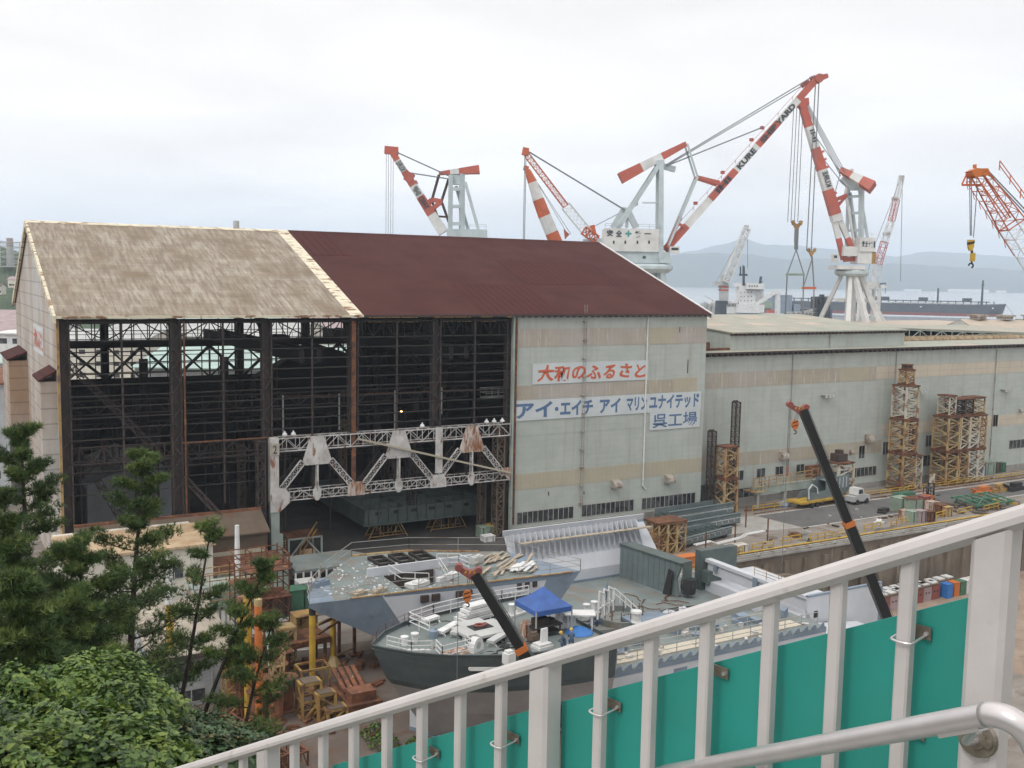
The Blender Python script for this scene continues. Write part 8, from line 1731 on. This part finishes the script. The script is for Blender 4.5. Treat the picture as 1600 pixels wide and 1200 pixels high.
for f in np.linspace(.52, .86, 12): p = hp2(f, -14, zt+.1); b.cbox(p, 8, 6, 1.5, .4)
b.build('deck_gear', m_lgrey, tk); b = MB(); 
for f in (.46, .64, .93): b.cbox(hp2(f, -22.1, zt*.7), 2, .3, 1.6, math.atan2(d_.y, d_.x))
b.build('hull_mark', m_white, tk)
b = MB(); p0 = hp2(1.0, 0, zt); b.bar(p0, p0+d_*10-Z*13, .4); b.build('anchor_chain', m_tanker, tk)
# far shore buildings
for i, (x0, x1, y0, y1, lb) in enumerate(((1484, 1545, 452, 458, 'long white building on the far shore'), (1560, 1572, 454, 459, 'short white building on the far shore'), (1415, 1440, 452, 456, 'small pale building on the far shore'))):
    b = MB(); hbox(b, x0, x1, y0, y1, 5750, 30); b.build('far_building', m_white, label=lb, cat='building')
# ---------------------------------------------------------------- buildings behind and left of the hall
def house(lb, px0, px1, pyr, D_, h, dpth, roofm, wallm, pitch=2.5, name='far_building', cat='building', grp=None):
    a, c = dep(px0, pyr, D_), dep(px1, pyr, D_); dv = c-a; dv.z = 0; n2 = V(-dv.y, dv.x, 0).normalized()*dpth; z = a.z; o = thing(name, lb, cat, V(a.x, a.y, max(0, z-h)), grp)
    a = V(a.x, a.y, 0); zb = max(0, z-h); b = MB(); b.prism([a+Z*zb, a+n2+Z*zb, a+n2+Z*(z-pitch), a+n2*.5+Z*(z-.1), a+Z*(z-pitch)], dv); b.build('wall', wallm, o)
    b = MB(); e = dv.normalized()*.5; b.prism([a-n2*.03+Z*(z-pitch)-e, a+n2*.5+Z*z-e, a+n2*1.03+Z*(z-pitch)-e, a+n2*1.03+Z*(z-pitch+.3)-e, a+n2*.5+Z*(z+.3)-e, a-n2*.03+Z*(z-pitch+.3)-e], dv+e*2); b.build('roof', roofm, o)
    b = MB(); k = max(2, int(dv.length/5)); f_ = -n2.normalized()*.04
    for i in range(k):
        p = a+dv*((i+.35)/k)+f_; u_ = dv.normalized()
        for zz in np.arange(zb+1.2, z-pitch-1.5, 3.4): b.poly([p+Z*zz, p+u_*1.8+Z*zz, p+u_*1.8+Z*(zz+1.3), p+Z*(zz+1.3)])
    if b.v: b.build('window', m_glass, o)
    return o
house('pale building with grey roof seen through the left open bay', 60, 220, 520, 300, 14, 40, m_lgrey, m_cream)
house('shed with turquoise roof seen through the open steel frame, nearest the hall', 210, 560, 548, 240, 10, 50, m_turq, m_lgrey, 4)
house('wide pale grey roofed shed behind the turquoise roof', 150, 460, 505, 340, 14, 60, m_lgrey, m_cream, 4)
house('pinkish roofed shed far behind the open frame', 430, 700, 500, 420, 16, 60, m_pink, m_lgrey, 5)
house('distant turquoise roof behind the left bays', 250, 420, 498, 460, 14, 60, m_turq, m_lgrey, 4)
house('building with faded pink roof left of the hall gable', -60, 40, 488, 330, 16, 40, m_pink, m_lgrey, 6)
house('white block building with flat parapet left of the hall gable', -8, 32, 520, 250, 14, 16, m_white, m_white, .3)
house('low grey shed left of the hall with turquoise strip', -60, 20, 560, 215, 8, 20, m_turq, m_lgrey, 1)
house('white sided shed with rusty roof edge at the far left', -90, 12, 585, 170, 26, 24, m_rustpaint, m_hutwall, 1.5)
rr = random.Random(77)
for i in range(9):
    px = -120+i*22; py = 440+rr.uniform(-8, 14); house('small pale house on the wooded hillside, %s from the left' % ORD[i], px, px+10, py, 640+rr.uniform(-60, 40), 7, 8, (m_pink, m_lgrey, m_brown)[i % 3], m_cream, 2, 'hillside_house', 'house', 'houses on the wooded hillside')
for px, py0, py1, D_, w_, lb in ((15, 372, 392, 760, 4.5, 'distant banded chimney with lattice frame on the wooded hill'), (369, 345, 365, 420, 2.4, 'chimney top peeping above the old roof ridge')):
    p, q_ = dep(px, py1+12, D_), dep(px, py0, D_); o = thing('chimney', lb, 'chimney', p); p2 = V(q_.x, q_.y, 0 if D_ < 500 else p.z-6); b = MB(); b.tube(p2, q_.lerp(p2, .3), w_*.62, w_*.55, n=10); b.build('stack', m_lgrey, o); b = MB(); b.tube(q_.lerp(p2, .3), V(q_.x, q_.y, q_.z), w_*.55, w_*.5, n=10); b.build('stack_top', m_pink if D_ > 500 else m_lgrey, o)
    if D_ > 500: b = MB(); b.lattice(p2, V(q_.x, q_.y, q_.z-3), 14, 5, .5, .3); b.build('frame', m_lgrey, o)
# ---------------------------------------------------------------- trees and shrubs on the hillside
def leaves_mesh(name, arr_v, nper, mats, mi, parent, kind=None, label=None):
    n = len(arr_v)//nper; me = bpy.data.meshes.new(name); o0 = np.array(ORI[parent.name]) if parent is not None else np.zeros(3)
    me.vertices.add(len(arr_v)); me.vertices.foreach_set('co', (arr_v-o0).astype(np.float32).ravel())
    me.loops.add(len(arr_v)); me.loops.foreach_set('vertex_index', np.arange(len(arr_v), dtype=np.int32))
    me.polygons.add(n); me.polygons.foreach_set('loop_start', np.arange(0, len(arr_v), nper, dtype=np.int32)); me.polygons.foreach_set('loop_total', np.full(n, nper, dtype=np.int32))
    for m in mats: me.materials.append(m)
    me.polygons.foreach_set('material_index', mi.astype(np.int32)); me.update(calc_edges=True); me.validate()
    o = bpy.data.objects.new(name, me); COL.objects.link(o); o.parent = parent; ORI[o.name] = ORI[parent.name]; return tag(o, label, None, None, kind)
def unit(a): return a/np.maximum(np.linalg.norm(a, axis=-1, keepdims=True), 1e-9)
def pine(base, h, lean, seed, label, tr=.16, spread=.34, start=.22, nbr=34, dens=.8, clear=None):
    rs = np.random.RandomState(seed); base = Vector(base); o = thing('pine_tree', label, 'tree', base, 'pine trees on the hillside')
    pts = []; rad = []
    for i in range(9):
        t = i/8; off = V(lean[0]*t**1.4, lean[1]*t**1.4, h*t)+V(math.sin(t*5+seed)*.12*h*.1, math.cos(t*4+seed)*.1*h*.1, 0); pts.append(base+off); rad.append(tr*(1-t)**.8+.015)
    b = MB(); b.sweep(pts, rad, 8)
    def tp(t):
        k = min(7, int(t*8)); return pts[k].lerp(pts[k+1], t*8-k)
    cl = []
    for k in range(nbr):
        t = start+(1-start)*(k+rs.uniform(0, .8))/nbr; t = min(t, .985); p = tp(t); az = k*2.4+rs.uniform(-.5, .5); L_ = h*spread*(1-t)**.75*rs.uniform(.55, 1.15)+.25
        if clear and clear(t, az): continue
        d_ = V(math.cos(az), math.sin(az), .05+.5*t); q = [p]; nseg = 4
        for s_ in range(nseg): 
            d2 = d_+V(rs.uniform(-.22, .22), rs.uniform(-.22, .22), .10*s_-.12+rs.uniform(-.1, .1)); q.append(q[-1]+d2.normalized()*L_/nseg)
        b.sweep(q, [max(.012, tr*.32*(1-t)*(1-i_/nseg)+.012) for i_ in range(nseg+1)], 5)
        for s_ in range(1, nseg+1):
            for r_ in range(2 if s_ > 1 else 1):
                c = q[s_]+V(rs.uniform(-.16, .16), rs.uniform(-.16, .16), rs.uniform(-.02, .14))*L_*.7; cl.append((c, .13+.13*L_*rs.uniform(.5, 1.0), d_))
                if r_ and L_ > .6: b.tube(q[s_], c, .012, .008, n=4, cap=False)
    for t in (.96, .985, 1.0): cl.append((tp(min(t, .999)), .2, V(0, 0, 1)))
    b.build('trunk', m_bark, o)
    V_ = []; MI = []
    for c, r_, d_ in cl:
        nt_ = int((22+52*r_)*dens); cc = np.array(c)+unit(rs.normal(size=(nt_, 3)))*(r_*rs.uniform(.2, 1, (nt_, 1))**.6)*np.array([1.5, 1.5, .62])
        tone = rs.choice([0, 1, 1, 2], p=[.35, .25, .2, .2]); nn = 9
        axis = unit(np.array([d_.x*.5, d_.y*.5, .75])+rs.normal(size=(nt_, 3))*.45)
        ax = np.repeat(axis, nn, 0); dirs = unit(ax+rs.normal(size=(nt_*nn, 3))*.62); org = np.repeat(cc, nn, 0); ln = rs.uniform(.12, .25, (nt_*nn, 1)); wd = unit(np.cross(dirs, rs.normal(size=(nt_*nn, 3))))*.011
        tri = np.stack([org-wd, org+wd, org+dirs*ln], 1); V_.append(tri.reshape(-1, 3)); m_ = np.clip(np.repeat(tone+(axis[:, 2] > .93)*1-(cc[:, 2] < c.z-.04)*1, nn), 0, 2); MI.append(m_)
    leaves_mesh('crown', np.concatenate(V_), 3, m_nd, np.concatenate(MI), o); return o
def ground_at(px, D_):      # trunk base on the hillside under picture column px at depth D_
    p = dep(px, 600, D_); q = p; rg = q.x*RV0.x+q.y*RV0.y; return V(q.x, q.y, terr(rg, D_)-.1)
def pine_at(pxb, pxt, pyt, D_, label, seed, **kw):
    b0 = ground_at(pxb, D_); tp_ = dep(pxt, pyt, D_); return pine(b0, tp_.z-b0.z, (tp_.x-b0.x, tp_.y-b0.y), seed, label, **kw)
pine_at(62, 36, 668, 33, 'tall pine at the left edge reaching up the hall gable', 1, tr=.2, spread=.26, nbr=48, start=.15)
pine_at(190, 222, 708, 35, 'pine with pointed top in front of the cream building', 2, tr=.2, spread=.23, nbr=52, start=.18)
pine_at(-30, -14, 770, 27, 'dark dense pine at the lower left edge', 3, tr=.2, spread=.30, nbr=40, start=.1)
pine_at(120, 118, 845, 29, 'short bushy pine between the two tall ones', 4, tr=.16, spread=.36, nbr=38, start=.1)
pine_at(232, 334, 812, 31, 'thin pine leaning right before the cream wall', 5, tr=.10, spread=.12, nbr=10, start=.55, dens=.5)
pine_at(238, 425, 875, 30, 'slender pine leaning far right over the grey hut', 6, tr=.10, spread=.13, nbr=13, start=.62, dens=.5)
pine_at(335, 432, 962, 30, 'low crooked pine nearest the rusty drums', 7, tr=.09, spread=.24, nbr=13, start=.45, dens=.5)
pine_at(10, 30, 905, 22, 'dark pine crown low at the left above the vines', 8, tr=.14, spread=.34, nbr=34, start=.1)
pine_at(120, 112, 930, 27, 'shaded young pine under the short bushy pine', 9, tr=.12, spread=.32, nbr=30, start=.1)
def bush(px, py, D_, rx, ry, rz_, n, mats, leaf, seed, label, name='vine_bush', cat='bush', grp='vine covered bushes on the hillside', w=(.3, .42, .28)):
    rs = np.random.RandomState(seed); top = dep(px, py, D_); c = np.array(top)-np.array([0, 0, rz_]); rg = top.x*RV0.x+top.y*RV0.y
    o = thing(name, label, cat, V(c[0], c[1], c[2]-rz_*.9), grp)
    u_ = unit(rs.normal(size=(n, 3))); u_[:, 2] = np.where(u_[:, 2] < -.25, -u_[:, 2], u_[:, 2]); ph = rs.uniform(0, 6, 6)
    lump = 1+.16*np.sin(u_[:, 0]*5+ph[0])*np.cos(u_[:, 1]*6+ph[1])+.10*np.sin(u_[:, 2]*9+ph[2]+u_[:, 0]*7)+.07*np.sin(u_[:, 0]*15+ph[3])*np.sin(u_[:, 1]*14+ph[4])
    rad_ = lump*(1-.22*rs.uniform(0, 1, n)**2)+rs.uniform(0, .05, n)
    p = c+u_*np.array([rx, ry, rz_])*rad_[:, None]
    nrm = unit(u_*np.array([1, 1, 1.2])+np.array([0, 0, .5])+rs.normal(size=(n, 3))*.55); a = unit(np.cross(nrm, rs.normal(size=(n, 3)))); bb = np.cross(nrm, a); s_ = leaf*rs.uniform(.55, 1.25, (n, 1))
    quad = np.stack([p-a*s_, p-a*s_*.2+bb*s_*.62, p+a*s_, p-a*s_*.2-bb*s_*.62], 1).reshape(-1, 3)
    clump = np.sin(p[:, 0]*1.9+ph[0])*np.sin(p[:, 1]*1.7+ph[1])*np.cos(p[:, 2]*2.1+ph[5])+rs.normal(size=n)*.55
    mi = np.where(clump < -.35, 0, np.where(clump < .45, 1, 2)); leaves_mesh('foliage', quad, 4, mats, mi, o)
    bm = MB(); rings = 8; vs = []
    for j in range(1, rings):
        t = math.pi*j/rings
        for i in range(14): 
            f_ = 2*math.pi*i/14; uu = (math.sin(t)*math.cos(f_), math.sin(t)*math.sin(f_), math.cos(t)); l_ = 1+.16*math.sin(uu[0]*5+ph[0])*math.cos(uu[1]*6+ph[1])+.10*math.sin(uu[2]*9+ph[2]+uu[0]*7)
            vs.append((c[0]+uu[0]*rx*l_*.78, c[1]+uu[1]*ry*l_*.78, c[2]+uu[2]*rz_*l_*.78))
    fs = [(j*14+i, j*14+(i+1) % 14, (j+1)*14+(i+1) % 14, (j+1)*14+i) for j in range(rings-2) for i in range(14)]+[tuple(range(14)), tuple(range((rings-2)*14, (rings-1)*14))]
    bm.raw(vs, fs); bm.build('branches', m_core, o, smooth=True); return o  # closed dark core behind the leaves; the bush's inner shade is its colour
VB = [(60, 1062, 20, 2.5, 2.2, 1.8, 15000, 'broad vine covered bush at the left edge, topmost'), (140, 1062, 21, 1.8, 2.0, 1.4, 11000, 'rounded bright vine bush below the pointed pine'), (185, 1098, 19, 1.15, 1.3, 1.2, 7500, 'vine bush sloping down to the right under the pines'),
      (40, 1118, 15.5, 1.8, 1.6, 1.5, 11000, 'vine bush on the left in the middle row, darkest'), (125, 1130, 15, 1.35, 1.5, 1.2, 8500, 'vine bush in the middle row beside the dark one'), (180, 1145, 15.5, 1.0, 1.1, 1.0, 6500, 'vine bush at the right of the middle row'),
      (240, 1158, 16, .85, 1.0, .9, 5000, 'vine bush below the grey hut near the white rail'), (30, 1150, 11.5, 1.5, 1.2, 1.2, 8000, 'vine bush in the lower left corner'), (125, 1160, 11.8, 1.2, 1.1, 1.0, 7000, 'vine bush at the bottom between corner bush and rail'), (75, 1028, 22, .8, .8, .7, 3500, 'small leafy clump rising at the top of the left bush'), (118, 1046, 19.5, .6, .6, .6, 2600, 'small leafy clump in the middle of the vines below the short pine'), (20, 1046, 19, .7, .6, .8, 2800, 'small leafy clump at the upper left edge of the vines'), (185, 1070, 18.5, .55, .5, .6, 2300, 'small leafy clump at the upper right of the vines'), (85, 1108, 14.4, .5, .5, .5, 2000, 'small leafy clump in the centre of the vine thicket'), (215, 1165, 12.2, .9, .9, .8, 5000, 'small vine bush at the bottom nearest the white rail')]
for i, (px, py, D_, rx, ry, rz_, n, lb) in enumerate(VB): bush(px, py, D_, rx, ry, rz_, n, m_lf, .075 if D_ > 14 else .062, 100+i, lb)
for i, (px, py, D_, r_, lb) in enumerate(((265, 1125, 22, 1.0, 'dark green shrub right of the vines near the hut'), (310, 1150, 19, .8, 'dark shrub just above the white rail at the lower left'), (330, 1122, 27, 1.1, 'dry tinged shrub below the grey hut'), (375, 1150, 24, .9, 'dry brownish shrub beside the rusty spars'), (225, 1098, 26, 1.1, 'shaded shrub at the foot of the leaning pines'))):
    bush(px, py, D_, r_, r_, r_*1.1, 4200, m_lfd, .075, 200+i, lb, 'hillside_shrub', 'shrub', 'dark shrubs on the hillside')
# ---------------------------------------------------------------- the stair railing right in front
SC = .8
RA = dep(1532, 808, 1.8*SC); RB = dep(710, 1063.5, 2.82*SC)
rd = (RB-RA); rdh = V(rd.x, rd.y, 0).normalized(); rn = V(rdh.y, -rdh.x, 0)      # rn: towards the yard or stair side
if rn.dot(-HV) < 0: rn = -rn                                            # rn points to the viewer's side
def RP(t, dz=0.0, off=0.0): return RA+rd*t+Z*dz+rn*off
rl = thing('stair_railing', 'off white painted steel stair railing with flat handrail and square bars', 'railing', RP(.5, -1.0))
b = MB(); t0, t1 = -.35, 3.4; hw, hh, ch = .0285, .036, .011       # rounded flat top rail
prof = [(-hw, -hh+ch), (-hw+ch, -hh), (hw-ch, -hh), (hw, -hh+ch), (hw, -ch*1.4), (hw-ch*.45, -ch*.45), (hw-ch*1.4, 0), (-hw+ch*1.4, 0), (-hw+ch*.45, -ch*.45), (-hw, -ch*1.4)]
b.prism([RP(t0, z, x) for x, z in prof], rd*(t1-t0)); b.build('top_rail', m_railw, rl)
def vbox(t, w_, z0, z1, m, name):
    b = MB(); p = RP(t); c = w_*.14; h2 = w_/2
    pr = [(-h2+c, -h2), (h2-c, -h2), (h2, -h2+c), (h2, h2-c), (h2-c, h2), (-h2+c, h2), (-h2, h2-c), (-h2, -h2+c)]
    sl = rd.z/V(rd.x, rd.y, 0).length; n = len(pr); b.raw([p+rdh*x+rn*y+Z*z0 for x, y in pr]+[p+rdh*x+rn*y+Z*(z1+sl*x) for x, y in pr], [(i, (i+1) % n, n+(i+1) % n, n+i) for i in range(n)]); return b.build(name, m, rl)
def tpx(px):        # station along the rail seen in picture column px
    d = ray(px, 0); n = FV.cross(UV).normalized(); w_ = RV-FV*(RV.dot(FV)); q = RA-Vector((0, 0, CAMH)); s0 = (px-800)/FPX
    return (s0*q.dot(FV)-q.dot(RV))/(rd.dot(RV)-s0*rd.dot(FV))
T0, T1, T2 = tpx(1561), tpx(853), tpx(419)
for px in (1561, 853, 419): vbox(tpx(px), .054, -1.15, -.03, m_railw, 'post')
for px in (1424, 1313, 1207, 1107, 1019, 941, 784, 720, 660, 605, 553, 505, 460, 380, 348, 318, 290, 263, 238, 214, 191): vbox(tpx(px), .0225, -1.0, -.03, m_railw, 'baluster')
b = MB(); b.prism([RP(t0, z, x) for x, z in ((-.02, -1.02), (.02, -1.02), (.02, -.98), (-.02, -.98))], rd*(t1-t0)); b.build('bottom_rail', m_railw, rl)
for i, (ta, tb_, lb) in enumerate(((T0+.012, T1-.010, 'large teal screen panel between the two rail posts'), (T1+.010, tpx(500), 'teal screen panel on the railing left of the second post'), (tpx(492), tpx(300), 'teal screen panel at the low far end of the railing'))):
    b = MB(); pz = -.120-.03*max(0, ta-1.0); pz2 = -.120-.03*max(0, tb_-1.0); b.prism([RP(ta, pz, -.040), RP(tb_, pz2, -.040), RP(tb_, -.95, -.040), RP(ta, -.95, -.040)], -rn*.004); b.build('screen_panel', m_panel, label=lb, cat='panel', group='teal panels tied to the stair railing')
def ubolt(t, dz, full=True):
    o = thing('panel_clamp', CL[len(CLN)], 'clamp', RP(t, dz), 'clamps holding the teal panels'); CLN.append(1)
    b = MB(); p = RP(t, dz, -.0345); b.prism([p+rdh*x+Z*z for x, z in ((-.025, -.010), (.012, -.010), (.012, .010), (-.025, .010))], rn*.003); b.build('plate', m_brk, o)
    b = MB(); pts = [RP(t, dz-.004, -.03)-rdh*.0165+rdh*0]
    for k in range(9): a = math.pi*k/8; pts.append(RP(t, dz-.006)+rdh*(-.0165*math.cos(a))+rn*(.0125+.007*math.sin(a)) )
    pts.append(RP(t, dz-.004, -.03)+rdh*.0165)
    if full: b.sweep(pts, .0019, 6)
    b.tube(RP(t, dz, -.034)-rdh*.019, RP(t, dz, -.026)-rdh*.019, .0034, n=6); b.build('bolt', m_steel, o)
CL = ['clamp with U bolt on the baluster next to the nearest post', 'bolt plate clamp hidden low behind the steel handrail', 'bolt plate clamp halfway along the large teal panel', 'clamp with U bolt just right of the second post', 'clamp with U bolt just left of the second post', 'clamp with U bolt farthest left on the teal panels']; CLN = []
ubolt(tpx(1424), -.15); ubolt(tpx(1424), -.31, False); ubolt(tpx(1107), -.135, False); ubolt(tpx(941), -.15); ubolt(tpx(784), -.17); ubolt(tpx(660), -.16)
# brushed steel handrail pipe on the near side
hr = thing('pipe_handrail', 'brushed steel pipe handrail with curved end and round wall bracket', 'handrail', RP(0, -.4, .1))
E0 = dep(1541, 1117, 1.22); E1 = dep(1160, 1186, 1.66); hd_ = E1-E0; pts = [E0+hd_*5, E0+hd_*2, E0+hd_, E0+hd_*.5, E0]; u1 = (-hd_).normalized(); side_ = RV0*.75-HV*.25
end_dir = (RV0*.55-Z*.95+HV*.1).normalized(); cur = E0.copy(); d0 = u1.copy(); arc = []
for k in range(1, 11):
    t = k/10; dd = (d0*(1-t)+end_dir*t).normalized(); cur = cur+dd*.0075; arc.append(cur.copy())
arc += [cur+end_dir*.05, cur+end_dir*.14]
b = MB(); b.sweep(pts+[E0+u1*.004], .0150, 20); b.build('pipe', m_steel, hr, smooth=True)
b = MB(); b.sweep([E0-u1*.001]+arc, .0158, 20); b.build('curved_end', m_steel, hr, smooth=True)
pdisc = RP(T0, 0, .031); pz = dep(1527, 1152, (pdisc-Vector((0, 0, CAMH))).dot(HV)); dc = V(pdisc.x, pdisc.y, pz.z)-rdh*.004
b = MB(); b.tube(dc, dc+rn*.007, .028, .026, n=28); b.tube(dc+rn*.007, dc+rn*.010, .014, .013, n=20); b.tube(dc+rn*.007-rdh*.017, dc+rn*.012-rdh*.017, .006, n=8); b.build('bracket_disc', m_brk, hr)
sa = E0+hd_.normalized()*.075-Z*.017; b = MB(); b.sweep([dc+rn*.01, dc+rn*.035+Z*.006, (dc+rn*.05+E0+hd_.normalized()*.03-Z*.02)/2, E0+hd_.normalized()*.012-Z*.017], .0055, 10); b.bar(E0+hd_.normalized()*.004-Z*.0165, sa, .016, .006); b.build('bracket_arm', m_steel, hr, smooth=False)
# concrete stair under the railing
b = MB(); n = 14
for k in range(n):
    p = RA+rd*(-.5+k*.2); q = p+rd*.2; z1 = min(p.z, q.z)-1.02; b.prism([V(p.x, p.y, z1)-rn*.15, V(q.x, q.y, z1)-rn*.15, V(q.x, q.y, z1)+rn*1.5, V(p.x, p.y, z1)+rn*1.5], Z*-.5)
b.build('stair', m_lconc, kind='structure', label='concrete stair below the railing')
b = MB(); b.poly([hd(-.5, -3.5, CAMH-1.62), hd(4, -3.5, CAMH-1.62), hd(4, 1.0, CAMH-1.62), hd(-.5, 1.0, CAMH-1.62)]); b.build('stair_landing', m_lconc, kind='structure')
